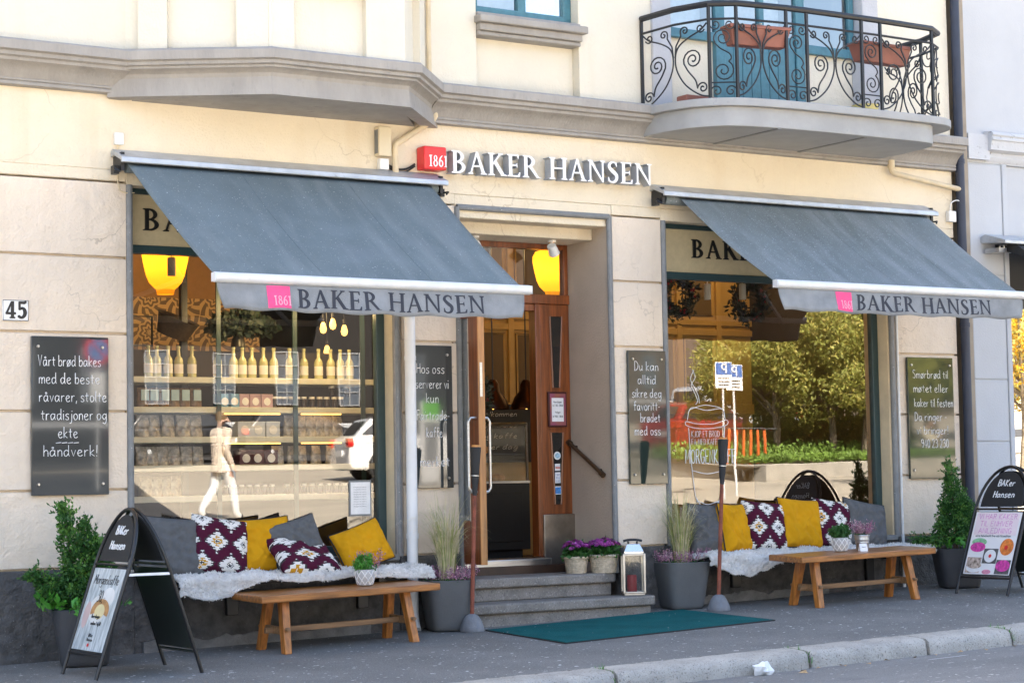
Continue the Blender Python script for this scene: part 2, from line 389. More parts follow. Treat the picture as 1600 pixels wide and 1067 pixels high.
# ------------------------------------------------------------------ mesh building
class MB:
    def __init__(s):
        s.v = []
        s.f = []
        s.m = []
        s.n = 0

    def add(s, vs, fs, m=0):
        vs = [tuple(map(float, p)) for p in vs]
        o = s.n
        s.v += vs
        s.n += len(vs)
        s.f += [tuple(i + o for i in f) for f in fs]
        s.m += ([m] * len(fs)) if isinstance(m, int) else list(m)
        return s

    def box(s, x0, x1, y0, y1, z0, z1, m=0):
        v = [(x, y, z) for z in (z0, z1) for y in (y0, y1) for x in (x0, x1)]
        return s.add(v, [(0, 2, 3, 1), (4, 5, 7, 6), (0, 1, 5, 4), (2, 6, 7, 3), (0, 4, 6, 2), (1, 3, 7, 5)], m)

    def obox(s, c, size, mtx=None, m=0):
        hx, hy, hz = (k / 2 for k in size)
        v = [Vector((x, y, z)) for z in (-hz, hz) for y in (-hy, hy) for x in (-hx, hx)]
        if mtx is not None:
            v = [mtx @ p for p in v]
        v = [p + Vector(c) for p in v]
        return s.add(v, [(0, 2, 3, 1), (4, 5, 7, 6), (0, 1, 5, 4), (2, 6, 7, 3), (0, 4, 6, 2), (1, 3, 7, 5)], m)

    def tube(s, pts, r, n=8, m=0, caps=True, closed=False):
        P = [Vector(p) for p in pts]
        k = len(P)
        rs = r if hasattr(r, '__len__') else [r] * k
        ring, up = [], None
        for i in range(k):
            if closed:
                t = P[(i + 1) % k] - P[i - 1]
            else:
                t = P[min(i + 1, k - 1)] - P[max(i - 1, 0)]
            if t.length < 1e-9:
                t = Vector((0, 0, 1))
            t.normalize()
            if up is None:
                up = Vector((0, 0, 1)) if abs(t.z) < 0.9 else Vector((1, 0, 0))
            a = t.cross(up)
            if a.length < 1e-6:
                a = t.orthogonal()
            a.normalize()
            b = a.cross(t).normalized()
            up = b
            ring.append([P[i] + (a * math.cos(2 * math.pi * j / n) + b * math.sin(2 * math.pi * j / n)) * rs[i] for j in range(n)])
        vs = [p for rg in ring for p in rg]
        fs = []
        for i in range(k if closed else k - 1):
            for j in range(n):
                q = (i + 1) % k
                fs.append((i * n + j, i * n + (j + 1) % n, q * n + (j + 1) % n, q * n + j))
        if caps and not closed:
            fs += [tuple(range(n))[::-1], tuple((k - 1) * n + j for j in range(n))]
        return s.add(vs, fs, m)

    def lathe(s, prof, c=(0, 0, 0), n=28, m=0, caps=True, fn=None):
        vs, fs = [], []
        for i, (r, z) in enumerate(prof):
            for j in range(n):
                a = 2 * math.pi * j / n
                rr = r * (fn(a, i) if fn else 1)
                vs.append((c[0] + rr * math.cos(a), c[1] + rr * math.sin(a), c[2] + z))
        for i in range(len(prof) - 1):
            for j in range(n):
                fs.append((i * n + j, i * n + (j + 1) % n, (i + 1) * n + (j + 1) % n, (i + 1) * n + j))
        if caps:
            fs += [tuple(range(n))[::-1], tuple((len(prof) - 1) * n + j for j in range(n))]
        return s.add(vs, fs, m)

    def prism(s, poly, fn, d0, d1, m=0):
        """poly of (a, b); fn(a, b, d) places a vertex; extruded from d0 to d1."""
        k = len(poly)
        vs = [fn(a, b, d0) for a, b in poly] + [fn(a, b, d1) for a, b in poly]
        fs = [tuple(range(k))[::-1], tuple(range(k, 2 * k))] + [(i, (i + 1) % k, k + (i + 1) % k, k + i) for i in range(k)]
        return s.add(vs, fs, m)

    def sweep(s, path, prof, m=0, caps=True):
        """prof of (out, z) swept along a plan polyline; 'out' is to the right of travel, with mitres."""
        P = [Vector((a, b)) for a, b in path]
        nr = []
        for i in range(len(P)):
            ns = []
            for a, b in ((i - 1, i), (i, i + 1)):
                if a >= 0 and b < len(P):
                    t = (P[b] - P[a]).normalized()
                    ns.append(Vector((t.y, -t.x)))
            q = sum(ns, Vector((0, 0))).normalized()
            nr.append(q / max(q.dot(ns[0]), 0.3))
        k = len(prof)
        vs = [(P[i].x + nr[i].x * d, P[i].y + nr[i].y * d, z) for i in range(len(P)) for d, z in prof]
        fs = [(i * k + j, i * k + j + 1, (i + 1) * k + j + 1, (i + 1) * k + j) for i in range(len(P) - 1) for j in range(k - 1)]
        if caps:
            fs += [tuple(range(k))[::-1], tuple((len(P) - 1) * k + j for j in range(k))]
        return s.add(vs, fs, m)

    def build(s, name, mats, parent=None, smooth=35, bevel=0.0, seg=2, loc=None):
        me = bpy.data.meshes.new(name)
        me.from_pydata(s.v, [], s.f)
        for q in (mats if isinstance(mats, (list, tuple)) else [mats]):
            me.materials.append(q)
        me.polygons.foreach_set("material_index", s.m)
        me.update()
        bm = bmesh.new()
        bm.from_mesh(me)
        if len(bm.faces) < 60000:
            bmesh.ops.recalc_face_normals(bm, faces=bm.faces)
        bm.to_mesh(me)
        bm.free()
        if smooth:
            me.polygons.foreach_set("use_smooth", [True] * len(me.polygons))
            me.set_sharp_from_angle(angle=R(smooth))
        o = bpy.data.objects.new(name, me)
        C.objects.link(o)
        if parent is not None:
            o.parent = parent
        if loc is not None:
            o.location = loc
        if bevel:
            b = o.modifiers.new("soft_edges", 'BEVEL')
            b.width = bevel
            b.segments = seg
            b.limit_method = 'ANGLE'
            b.angle_limit = R(40)
        return o


def _islands(s):
    par = list(range(s.n))

    def find(i):
        while par[i] != i:
            par[i] = par[par[i]]
            i = par[i]
        return i
    for f in s.f:
        a = find(f[0])
        for i in f[1:]:
            par[find(i)] = a
    grp = {}
    for k, f in enumerate(s.f):
        grp.setdefault(find(f[0]), []).append(k)
    out = []
    for ks in grp.values():
        b, mp = MB(), {}
        for k in ks:
            for i in s.f[k]:
                if i not in mp:
                    mp[i] = len(mp)
                    b.v.append(s.v[i])
            b.f.append(tuple(mp[i] for i in s.f[k]))
            b.m.append(s.m[k])
        b.n = len(b.v)
        out.append(b)
    return out


def build_each(self, name, *a, **k):
    """One object for every loose piece."""
    return [b.build(name, *a, **k) for b in _islands(self)]


MB.build_each = build_each


def thing(name, label, cat, loc=(0, 0, 0), rz=0.0, group=None, rot=None):
    o = bpy.data.objects.new(name, None)
    o.empty_display_size = 0.1
    C.objects.link(o)
    o.location = loc
    o.rotation_euler = rot if rot is not None else (0, 0, rz)
    return tag(o, label, cat, group)


def tag(o, label, cat, group=None, kind=None):
    o["label"] = label
    o["category"] = cat
    if group:
        o["group"] = group
    if kind:
        o["kind"] = kind
    return o


def structure(o, kind='structure'):
    o["kind"] = kind
    return o


def copy_tree(o, parent=None):
    c = o.copy()
    C.objects.link(c)
    if parent is not None:
        c.parent = parent
    for ch in [k for k in list(bpy.data.objects) if k.parent == o]:
        copy_tree(ch, c)
    return c


def smooth_path(pts, n=6, closed=False):
    P = [Vector(p) for p in pts]
    k = len(P)
    out = []
    for i in range(k - 1):
        p0, p1, p2, p3 = P[max(i - 1, 0)], P[i], P[i + 1], P[min(i + 2, k - 1)]
        for j in range(n):
            t = j / n
            out.append(0.5 * ((2 * p1) + (p2 - p0) * t + (2 * p0 - 5 * p1 + 4 * p2 - p3) * t * t + (3 * p1 - p0 - 3 * p2 + p3) * t ** 3))
    out.append(P[-1])
    return out


def rot_about(axis, deg):
    return Matrix.Rotation(R(deg), 3, axis)


# ------------------------------------------------------------------ lettering
SERIF = {
    'B': (740, [[(-2,-8), (363,-10), (417,3), (475,24), (556,71), (612,123), (651,183), (668,242), (669,283), (656,338), (639,371), (615,404), (552,462), (525,481), (450,517), (500,552), (546,598), (568,629), (589,675), (598,712), (598,767), (593,792), (568,850), (548,879), (493,933), (421,976), (375,993), (292,1010), (4,1006), (-10,996), (-10,975), (-2,967), (71,935), (77,925), (77,75), (71,65), (-6,29), (-10,4)], [(250,65), (244,75), (244,458), (250,465), (271,465), (354,443), (404,418), (438,394), (468,358), (489,317), (498,254), (489,213), (472,179), (448,146), (423,125), (363,90), (312,74)], [(246,549), (244,925), (254,935), (333,910), (373,883), (392,864), (406,846), (431,792), (435,771), (435,712), (426,675), (410,642), (377,600), (346,578), (304,557), (271,548)]]),
    'A': (860, [[(-31,-8), (204,-10), (217,-2), (217,27), (192,47), (158,65), (152,75), (228,312), (233,322), (242,323), (543,321), (627,62), (621,53), (588,39), (574,25), (574,0), (583,-10), (883,-10), (897,0), (897,25), (885,37), (799,75), (464,962), (451,992), (438,1006), (346,1006), (333,996), (343,967), (343,950), (72,79), (67,70), (25,68), (-27,37), (-40,21), (-39,0)], [(258,395), (269,442), (353,700), (392,807), (521,396)]]),
    'K': (860, [[(-2,-8), (312,-10), (326,0), (326,25), (317,35), (250,65), (244,75), (244,467), (288,521), (335,458), (622,29), (631,17), (632,0), (640,-8), (912,-10), (926,0), (926,25), (912,39), (854,68), (808,69), (796,77), (404,667), (611,929), (683,932), (721,953), (747,975), (747,996), (737,1006), (498,1004), (490,996), (490,975), (529,946), (246,576), (244,929), (314,962), (326,975), (326,996), (312,1006), (242,1006), (225,1010), (4,1006), (-10,996), (-10,975), (-2,967), (71,935), (77,925), (77,75), (71,65), (-6,29), (-10,4)]]),
    'E': (680, [[(-2,-8), (612,-10), (626,0), (648,183), (647,196), (638,206), (608,206), (600,198), (525,61), (263,60), (248,67), (244,75), (245,479), (442,481), (447,479), (475,406), (496,403), (506,412), (506,421), (506,612), (496,626), (479,626), (469,617), (442,549), (245,550), (244,929), (263,940), (496,939), (536,821), (546,811), (567,811), (576,821), (577,829), (577,992), (567,1006), (554,1010), (92,1010), (79,1006), (4,1006), (-10,996), (-10,975), (-2,967), (71,935), (77,925), (77,75), (71,65), (-6,29), (-10,4)]]),
    'R': (860, [[(-2,-8), (312,-10), (326,0), (326,25), (317,35), (250,65), (244,75), (244,454), (250,460), (321,462), (700,-10), (942,-10), (954,0), (946,10), (842,24), (825,28), (815,37), (462,508), (525,552), (562,590), (585,621), (614,688), (619,754), (606,808), (585,850), (558,885), (492,943), (429,976), (346,1001), (292,1010), (4,1006), (-10,996), (-10,975), (-2,967), (71,935), (77,925), (77,75), (71,65), (-6,29), (-10,4)], [(246,536), (244,925), (254,935), (296,926), (338,910), (373,888), (402,858), (435,804), (447,750), (448,725), (435,667), (418,633), (392,599), (346,565), (321,553), (283,540)]]),
    'H': (960, [[(-2,-8), (312,-10), (326,0), (326,25), (317,35), (250,65), (244,75), (244,467), (246,472), (254,473), (696,472), (698,75), (688,65), (623,37), (611,25), (611,0), (625,-10), (933,-10), (944,-4), (948,8), (944,29), (925,43), (871,65), (865,79), (865,925), (871,935), (925,957), (942,969), (948,983), (947,996), (942,1002), (933,1006), (862,1006), (850,1010), (712,1010), (700,1006), (625,1006), (611,996), (611,975), (623,962), (688,935), (698,925), (698,550), (696,545), (688,544), (246,545), (244,929), (314,962), (326,975), (326,996), (312,1006), (242,1006), (229,1010), (92,1010), (79,1006), (4,1006), (-6,1000), (-10,979), (-4,969), (71,935), (77,921), (77,75), (71,65), (-6,29), (-10,4)]]),
    'N': (940, [[(799,-38), (835,-13), (848,4), (848,925), (850,930), (871,932), (927,962), (939,975), (938,998), (925,1006), (771,1010), (754,1006), (675,1006), (661,996), (661,975), (673,962), (729,932), (750,930), (752,925), (750,163), (261,946), (257,958), (276,975), (273,1000), (263,1006), (183,1006), (171,1010), (-2,1004), (-10,996), (-10,979), (2,962), (46,932), (88,931), (93,929), (94,921), (94,75), (92,70), (71,68), (15,37), (3,25), (4,-2), (17,-10), (258,-10), (267,-10), (276,0), (276,25), (264,37), (208,68), (188,70), (185,75), (188,804), (726,46), (753,0), (782,-29)]]),
    'S': (620, [[(248,-13), (308,-15), (371,-6), (433,15), (468,37), (517,86), (556,146), (576,200), (585,250), (585,312), (576,363), (556,417), (529,456), (473,512), (263,677), (200,748), (186,775), (185,804), (194,833), (211,867), (229,885), (258,906), (300,922), (350,923), (383,914), (425,889), (451,842), (483,756), (508,752), (522,762), (524,783), (531,800), (523,825), (521,952), (513,960), (488,960), (475,942), (417,985), (338,1006), (300,1009), (233,1001), (192,989), (142,964), (94,921), (61,875), (36,812), (31,783), (32,742), (49,688), (94,612), (129,569), (207,492), (307,408), (393,346), (414,308), (423,267), (423,225), (414,188), (397,150), (363,111), (312,86), (263,73), (208,74), (161,92), (144,108), (124,150), (94,225), (93,258), (83,268), (75,269), (58,268), (49,258), (47,229), (40,213), (48,179), (49,62), (62,52), (83,53), (92,59), (115,33), (158,7), (196,-6)]]),
    '1': (420, [[(40,-8), (354,-10), (368,0), (368,25), (356,37), (275,70), (273,75), (273,925), (275,930), (288,932), (358,965), (368,975), (369,983), (368,996), (358,1006), (142,1010), (129,1006), (46,1006), (32,996), (35,971), (84,942), (25,902), (24,862), (38,852), (121,852), (126,850), (127,842), (127,75), (125,70), (113,68), (42,35), (31,21), (32,0)]]),
    '8': (580, [[(252,-17), (300,-19), (346,-10), (400,15), (429,35), (475,82), (497,112), (522,162), (535,200), (544,254), (539,342), (526,387), (506,433), (460,496), (396,550), (433,590), (451,617), (481,688), (490,775), (476,846), (451,904), (429,935), (396,969), (354,997), (292,1015), (242,1010), (179,981), (154,960), (121,923), (90,867), (73,800), (73,721), (78,696), (90,654), (111,612), (164,546), (129,523), (83,477), (61,446), (40,404), (19,325), (19,233), (24,208), (44,146), (74,96), (121,44), (167,11), (229,-14)], [(258,90), (229,103), (213,116), (178,167), (157,238), (152,308), (169,392), (186,429), (204,456), (229,476), (254,489), (300,490), (342,469), (360,450), (381,417), (397,371), (406,325), (406,254), (389,183), (356,125), (312,94), (296,90)], [(271,603), (233,623), (207,667), (190,733), (190,808), (207,875), (225,906), (244,925), (263,935), (292,935), (308,931), (327,917), (356,867), (369,817), (373,754), (360,683), (335,633), (318,617), (300,607)]]),
    '6': (600, [[(252,-17), (300,-19), (329,-14), (367,-1), (414,25), (465,71), (501,121), (522,162), (539,213), (548,262), (548,338), (543,367), (522,438), (483,506), (435,558), (400,585), (367,601), (300,619), (258,619), (229,613), (227,617), (236,654), (265,733), (307,804), (417,930), (438,947), (467,961), (485,979), (489,992), (467,1018), (417,1014), (375,997), (277,925), (192,843), (144,779), (94,683), (44,533), (31,450), (31,421), (15,358), (10,317), (15,242), (36,167), (78,92), (136,33), (183,3)], [(279,78), (240,96), (203,142), (178,208), (169,262), (169,292), (181,338), (186,412), (203,458), (242,506), (279,522), (296,523), (317,518), (338,506), (364,479), (389,433), (410,346), (410,254), (389,167), (364,121), (333,90), (300,78)]]),
    '4': (660, [[(261,-8), (554,-10), (568,0), (568,25), (558,35), (496,65), (490,75), (491,229), (602,233), (610,246), (610,325), (600,339), (496,340), (490,346), (490,996), (479,1010), (346,1010), (332,1000), (47,375), (30,342), (11,329), (10,246), (21,232), (330,229), (331,71), (267,39), (254,27), (253,0)], [(117,341), (119,354), (329,769), (330,342)]]),
    '5': (600, [[(206,-25), (267,-27), (338,-10), (404,24), (473,88), (497,121), (535,196), (560,283), (565,354), (547,454), (522,521), (493,571), (452,617), (396,651), (312,673), (263,673), (238,668), (179,646), (178,892), (363,894), (388,882), (408,881), (438,893), (458,894), (513,931), (535,958), (539,971), (543,996), (535,1029), (525,1052), (504,1068), (488,1064), (450,1028), (412,1010), (96,1010), (82,1000), (82,521), (92,511), (113,510), (129,502), (150,502), (258,547), (279,547), (317,535), (344,517), (360,488), (377,396), (377,317), (360,221), (339,167), (302,121), (250,90), (225,90), (194,108), (150,147), (125,164), (108,169), (75,164), (56,150), (36,125), (32,88), (44,62), (61,46), (171,-14)]]),
}


def fatten(L, d):
    P = np.array(L, float)
    t = np.roll(P, -1, 0) - np.roll(P, 1, 0)
    t /= np.linalg.norm(t, axis=1)[:, None] + 1e-9
    return (P + np.stack([t[:, 1], -t[:, 0]], 1) * d * FAT).tolist()


FAT = 1.0


def serif_flat(text, height, depth, fn, mb, gap=0.04, m=0, mside=None, width=None, space=0.42, bold=0.0):
    """Capitals cut as solid letters: fn(x, y, d) places each vertex, d from 0 (back) to depth (front)."""
    x = 0.0
    items = []
    for ch in text:
        if ch == ' ':
            x += space
            continue
        adv, loops = SERIF[ch]
        items.append((ch, x))
        x += adv / 1000 + gap
    total = x - gap
    sx = (width / total) if width else height
    for ch, ox in items:
        adv, loops = SERIF[ch]
        cu = bpy.data.curves.new("glyph", 'CURVE')
        cu.dimensions = '2D'
        cu.fill_mode = 'FRONT'
        if bold:
            loops = [fatten(L, bold) for L in loops]
        for L in loops:
            sp = cu.splines.new('POLY')
            sp.points.add(len(L) - 1)
            for i, (a, b) in enumerate(L):
                sp.points[i].co = (a / 1000, b / 1000, 0, 1)
            sp.use_cyclic_u = True
        ob = bpy.data.objects.new("glyph", cu)
        C.objects.link(ob)
        dg = bpy.context.evaluated_depsgraph_get()
        me = bpy.data.meshes.new_from_object(ob.evaluated_get(dg))
        V = [(v.co.x, v.co.y) for v in me.vertices]
        F = [tuple(p.vertices) for p in me.polygons]
        bpy.data.objects.remove(ob)
        bpy.data.curves.remove(cu)
        bpy.data.meshes.remove(me)
        mb.add([fn((a + ox) * sx, b * height, depth) for a, b in V], F, m)
        for L in loops:
            k = len(L)
            vs = [fn((a / 1000 + ox) * sx, b / 1000 * height, d) for d in (0, depth) for a, b in L]
            mb.add(vs, [(i, (i + 1) % k, k + (i + 1) % k, k + i) for i in range(k)], m if mside is None else mside)
    return total * sx


G_ = {
 'a': "~4,4.2 2.6,5 .9,4.2 .4,2.2 1.2,.3 2.6,.5 4,2.8|4.1,5 4,1.2 4.8,.1", 'b': "0.4,9 .4,.2|~.4,3.4 1.8,5 3.6,4.2 3.8,2 2.6,.2 .4,.5",
 'c': "~4,4.2 2.6,5 .9,4.2 .4,2.4 1.2,.5 2.6,.1 4,.9", 'd': "~4,3.8 2.6,5 .9,4.2 .4,2.2 1.2,.2 2.6,.4 4,2.4|4,9 4,1 4.7,.1",
 'e': "~.6,2.4 2.6,2.9 3.7,3.9 2.6,5 1,4.3 .4,2.4 1.4,.3 3,.1 4.2,1", 'f': "~3.6,8.4 2.6,9 1.7,7.6 1.6,4 1.6,0|.3,5 3.4,5.2",
 'g': "~4,4 2.6,5 .9,4.2 .4,2.4 1.4,.6 2.8,.9 4,2.8|4.1,5 ~4.1,5 4,0 3.4,-2.4 2,-3 .6,-2.2", 'h': "0.5,9 .4,0|~.4,3 1.8,4.9 3.4,4.4 3.7,2.4 3.7,0",
 'i': ".5,5 .5,0|.5,6.8 .8,7.4", 'j': "~1.6,5 1.6,0 1,-2.4 -.6,-2.8|1.6,6.8 1.9,7.4", 'k': ".4,9 .4,0|3.4,5 .5,2.5 3.8,0", 'l': ".5,9 .5,.8 1.1,0",
 'm': ".4,5 .4,0|~.4,3 1.6,4.9 2.8,4.2 2.9,0|~2.9,3 4.2,4.9 5.4,4.2 5.5,0", 'n': ".4,5 .4,0|~.4,3 1.7,4.9 3.2,4.4 3.6,2.6 3.6,0",
 'o': "~2.2,5 .8,4.2 .4,2.4 1.1,.4 2.4,.1 3.8,1.4 4,3 3.2,4.6 2.2,5", 'r': ".5,5 .5,0|~.5,2.8 1.6,4.6 3.2,4.8", 's': "~3.5,4.4 2.2,5 .8,4.2 1.2,3 3,2.1 3.3,.8 2,0 .4,.6",
 't': "1.5,7.4 1.5,1 2.4,.1|.1,5 3.2,5.1", 'u': "~.4,5 .4,1.8 1.2,.2 2.6,.5 3.6,2.4|3.7,5 3.6,.9 4.4,0", 'v': ".2,5 1.9,0 3.6,5", 'y': ".3,5 2,.6|3.8,5 1,-3",
 'æ': "~3,4.4 1.6,5 .5,3.6 .5,1.2 1.6,.1 3,1.4 3.2,4|~3.3,2.6 5.6,3 5.4,4.4 4.2,5 3.3,3.4 3.4,1 4.6,0 6,.8", 'p': ".4,5 .4,-3|~.4,3.4 1.8,5 3.6,4.2 3.8,2 2.6,.2 .4,.7",
 'J': "~2.8,9 2.8,2 1.8,.1 .4,.6", 'P': ".5,0 .5,9|~.5,9 3.2,8.8 3.9,7 3,5 .5,4.6", 'V': ".2,9 2.2,0 4.4,9", 'H': ".4,9 .4,0|4.2,9 4.2,0|.4,4.6 4.2,4.8", 'F': ".5,9 .5,0|.5,9 4,9|.5,4.8 3.2,4.9", 'D': ".5,9 .5,0|~.2,9 2.6,8.6 4.4,6 4.2,3 2.6,.6 .2,0",
 'S': "~4,8 2.6,9 .9,8.2 .9,6.2 3.2,4.4 3.9,2.2 2.6,.1 .4,1", 'M': ".3,0 .7,9 2.9,2.5 5.2,9 5.6,0", 'K': ".5,9 .5,0|4,9 .6,4.2 4.4,0", 'A': ".1,0 2.4,9 4.7,0|.9,3.2 3.9,3.2",
 'B': ".5,0 .5,9|~.5,9 3,8.8 3.6,7 2.8,5.2 .5,4.9|~.5,4.9 3.4,4.6 4.2,2.6 3.2,.4 .5,0", 'E': "4,9 .5,9 .5,0 4,0|.5,4.7 3.2,4.7", 'R': ".5,0 .5,9|~.5,9 3.2,8.8 3.9,7 3,5 .5,4.6|1.8,4.6 4.4,0",
 'N': ".4,0 .5,9 4.2,0 4.3,9", 'T': "2.2,9 2.2,0|0,9 4.4,9", 'I': ".5,9 .5,0", 'L': ".5,9 .5,0 3.8,0", 'G': "~4.4,7.8 2.8,9 1,8 .4,4.6 1.2,1 3,0 4.4,1.4|4.4,1.4 4.5,4.2 2.9,4.2",
 'O': "~2.6,9 .9,7.6 .4,4.5 1,1.4 2.6,0 4.3,1.4 4.8,4.5 4.2,7.6 2.6,9", 'C': "~4.4,7.8 2.8,9 1,8 .4,4.6 1.2,1 3,0 4.4,1.2",
 '0': "~2,9 .6,7.4 .4,4.4 .8,1.2 2,0 3.4,1.4 3.8,4.6 3.2,7.8 2,9", '1': ".4,7.2 1.8,9 1.8,0", '2': "~.4,7.2 1.6,9 3.4,8.2 3.2,5.6 .4,0|.4,0 4,0", '3': "~.4,8 2,9 3.4,7.6 2.6,5.4 1.4,5|~1.4,5 3.4,4.4 3.6,1.8 2,0 .2,.8",
 '4': "3,0 3,9 .2,3 4,3", '7': ".3,9 3.8,9 1.2,0", '8': "~2,9 .7,7.4 1.4,5.4 3.4,3.4 3.2,.8 1.8,0 .4,1.2 .8,3.6 3,5.8 3.2,8 2,9", '9': "~3.6,6.2 2,4.6 .5,6 .8,8.4 2.2,9 3.6,7.6 3.4,3 2.4,0",
 ',': ".8,.8 .3,-1.6", '!': ".8,9 .6,2.4|.5,.5 .6,0", '-': ".2,3.4 2.6,3.4", '.': ".4,.4 .5,0", ':': ".4,.4 .5,0|.4,4 .5,3.6", '?': "~.4,7.4 1.8,9 3.4,7.8 2.8,5.6 1.7,4 1.7,2.4|1.7,.4 1.8,0",
 '_': "-.6,-1.8 3.8,-1.4",
}


def glyph_paths(ch):
    base, ring, slash = ch, None, False
    if ch in 'åÅ':
        base, ring = 'a', True
    if ch == 'ø':
        base, slash = 'o', True
    out = []
    for st in G_[base].split('|'):
        sm = '~' in st
        pts = [tuple(map(float, q.split(','))) for q in st.replace('~', '').split()]
        out.append([(p.x, p.y) for p in smooth_path([(a, b, 0) for a, b in pts], 5)] if sm else pts)
    if ring:
        out.append([(2.6 + 0.7 * math.cos(a), 6.9 + 0.7 * math.sin(a)) for a in np.linspace(0, 2 * math.pi, 9)])
    if slash:
        out.append([(0.2, -.4), (4.2, 5.4)])
    wd = max(p[0] for q in out for p in q)
    return out, wd


def write(text, size, fn, mb, r=0.0035, m=0, gap=1.3, width=None, seg=5, slant=0.0, flat=None):
    """Handwriting as raised strokes; fn(x, y) puts a point of the text plane into space. size = cap height."""
    x, todo = 0.0, []
    for ch in text:
        if ch == ' ':
            x += 2.6
            continue
        ps, wd = glyph_paths(ch)
        todo.append((ps, x))
        x += wd + gap
    k = size / 9.0
    kx = (width / max(x - gap, 0.1)) if width else k
    for ps, ox in todo:
        for q in ps:
            pts = [fn((a + ox + slant * b) * kx, b * k) for a, b in q]
            if len(pts) > 1:
                k0 = rnd.uniform(0, 90)
                wob = [Vector((noise.noise(Vector((j * .35, k0, 0))), 0, noise.noise(Vector((j * .35, k0, 7))))) * r * .5 for j in range(len(pts))]
                mb.tube([Vector(p) + d for p, d in zip(pts, wob)], [r * (.95 + .5 * noise.noise(Vector((j * .45, k0, 3)))) for j in range(len(pts))], seg, m)
    return (x - gap) * kx


# ------------------------------------------------------------------ foliage
def leaf_cloud(mb, pts, size, m=0, aspect=0.5, nrm=None, up=0.3, jitter=0.35, mats=None):
    """Small pointed leaves at pts (n,3), each a folded quad facing a random way."""
    n = len(pts)
    a = rng.normal(size=(n, 3))
    if nrm is not None:
        a = a * 0.8 + nrm
    a[:, 2] += up
    a /= np.linalg.norm(a, axis=1)[:, None] + 1e-9
    b = np.cross(a, rng.normal(size=(n, 3)))
    b /= np.linalg.norm(b, axis=1)[:, None] + 1e-9
    c = np.cross(a, b)
    s = size * (1 + jitter * rng.uniform(-1, 1, n))[:, None]
    p0 = pts - a * s * 0.1
    p1 = pts + a * s * 0.45 + b * s * aspect * 0.5 + c * s * 0.06
    p2 = pts + a * s
    p3 = pts + a * s * 0.45 - b * s * aspect * 0.5 + c * s * 0.06
    V = np.stack([p0, p1, p2, p3], 1).reshape(-1, 3)
    o = mb.n
    mb.v += [tuple(q) for q in V.tolist()]
    mb.f += [(o + 4 * i, o + 4 * i + 1, o + 4 * i + 2, o + 4 * i + 3) for i in range(n)]
    mb.m += ([m] * n) if mats is None else [int(q) for q in mats]
    mb.n += 4 * n

# ================================================================== GROUND
def sheet(xs, ys, zf, name, m, kind='structure'):
    mb = MB()
    nx, ny = len(xs), len(ys)
    mb.add([(x, y, zf(x, y)) for y in ys for x in xs], [(j * nx + i, j * nx + i + 1, (j + 1) * nx + i + 1, (j + 1) * nx + i) for j in range(ny - 1) for i in range(nx - 1)])
    return structure(mb.build(name, m, smooth=60), kind)


sheet([-60, -30, -8, -4, 0, 4, 8, 30, 90], [-2.87, -1.5, -0.4, 0.02, 0.4], lambda x, y: GX * x + GY * y, 'pavement', M['pavement'])
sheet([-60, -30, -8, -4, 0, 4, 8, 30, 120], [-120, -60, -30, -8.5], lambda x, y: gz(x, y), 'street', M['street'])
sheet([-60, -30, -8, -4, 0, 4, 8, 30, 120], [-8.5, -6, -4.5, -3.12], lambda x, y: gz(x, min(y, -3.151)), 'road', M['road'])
kb = MB()
joints = [-7.2, -5.6, -4.1, -2.55, -1.30, 0.27, 1.33, 2.15, 3.6, 5.1, 6.6, 8.2]
for a, b in zip(joints[:-1], joints[1:]):
    a, b = a + 0.013, b - 0.013
    n = 44
    ring = []
    for i in range(n + 1):
        x = a + (b - a) * i / n
        e = min(i, n - i)
        wob = 0.010 * noise.noise(Vector((x * 3, 1.7, 0))) + .007 * noise.noise(Vector((x * 17, 4, 0))) + .004 * noise.noise(Vector((x * 45, 8, 0))) - (0.02 if e == 0 else 0.006 if e == 1 else 0)
        z = GX * x - GY * 3 + 0.006 + 0.006 * noise.noise(Vector((x * 5, 0, 3))) + .004 * noise.noise(Vector((x * 24, 2, 3)))
        prof = [(-2.868, z - 0.2), (-2.868, z - 0.002), (-2.885, z), (-3.0, z - 0.004), (-3.105 - wob, z - 0.012), (-3.135 - wob, z - 0.03), (-3.152 - wob * 1.4, z - 0.075), (-3.16 - wob, z - 0.2)]
        ring.append([(x, y, q) for y, q in prof])
    k = len(ring[0])
    kb.add([p for rr in ring for p in rr], [(i * k + j, (i + 1) * k + j, (i + 1) * k + j + 1, i * k + j + 1) for i in range(n) for j in range(k - 1)] + [tuple(range(k)), tuple(n * k + j for j in range(k))[::-1]])
structure(kb.build('kerb', M['granite'], smooth=50))
# worn white road line fragments near the gutter
rl = MB()
for x, y, L, wd in ((2.0, -3.75, .95, .07), (0.95, -3.50, .40, .035), (3.9, -3.75, .8, .06)):
    q = [(x, y), (x + L, y + .01), (x + L * .95, y + wd), (x + .05, y + wd * .8)]
    rl.add([(a, b, gz(a, b) + 0.004) for a, b in q], [(0, 1, 2, 3)])
structure(rl.build('road_marking', mat('worn_road_paint', (0.55, 0.55, 0.54), 0.8, var=0.3, vs=30), smooth=0))

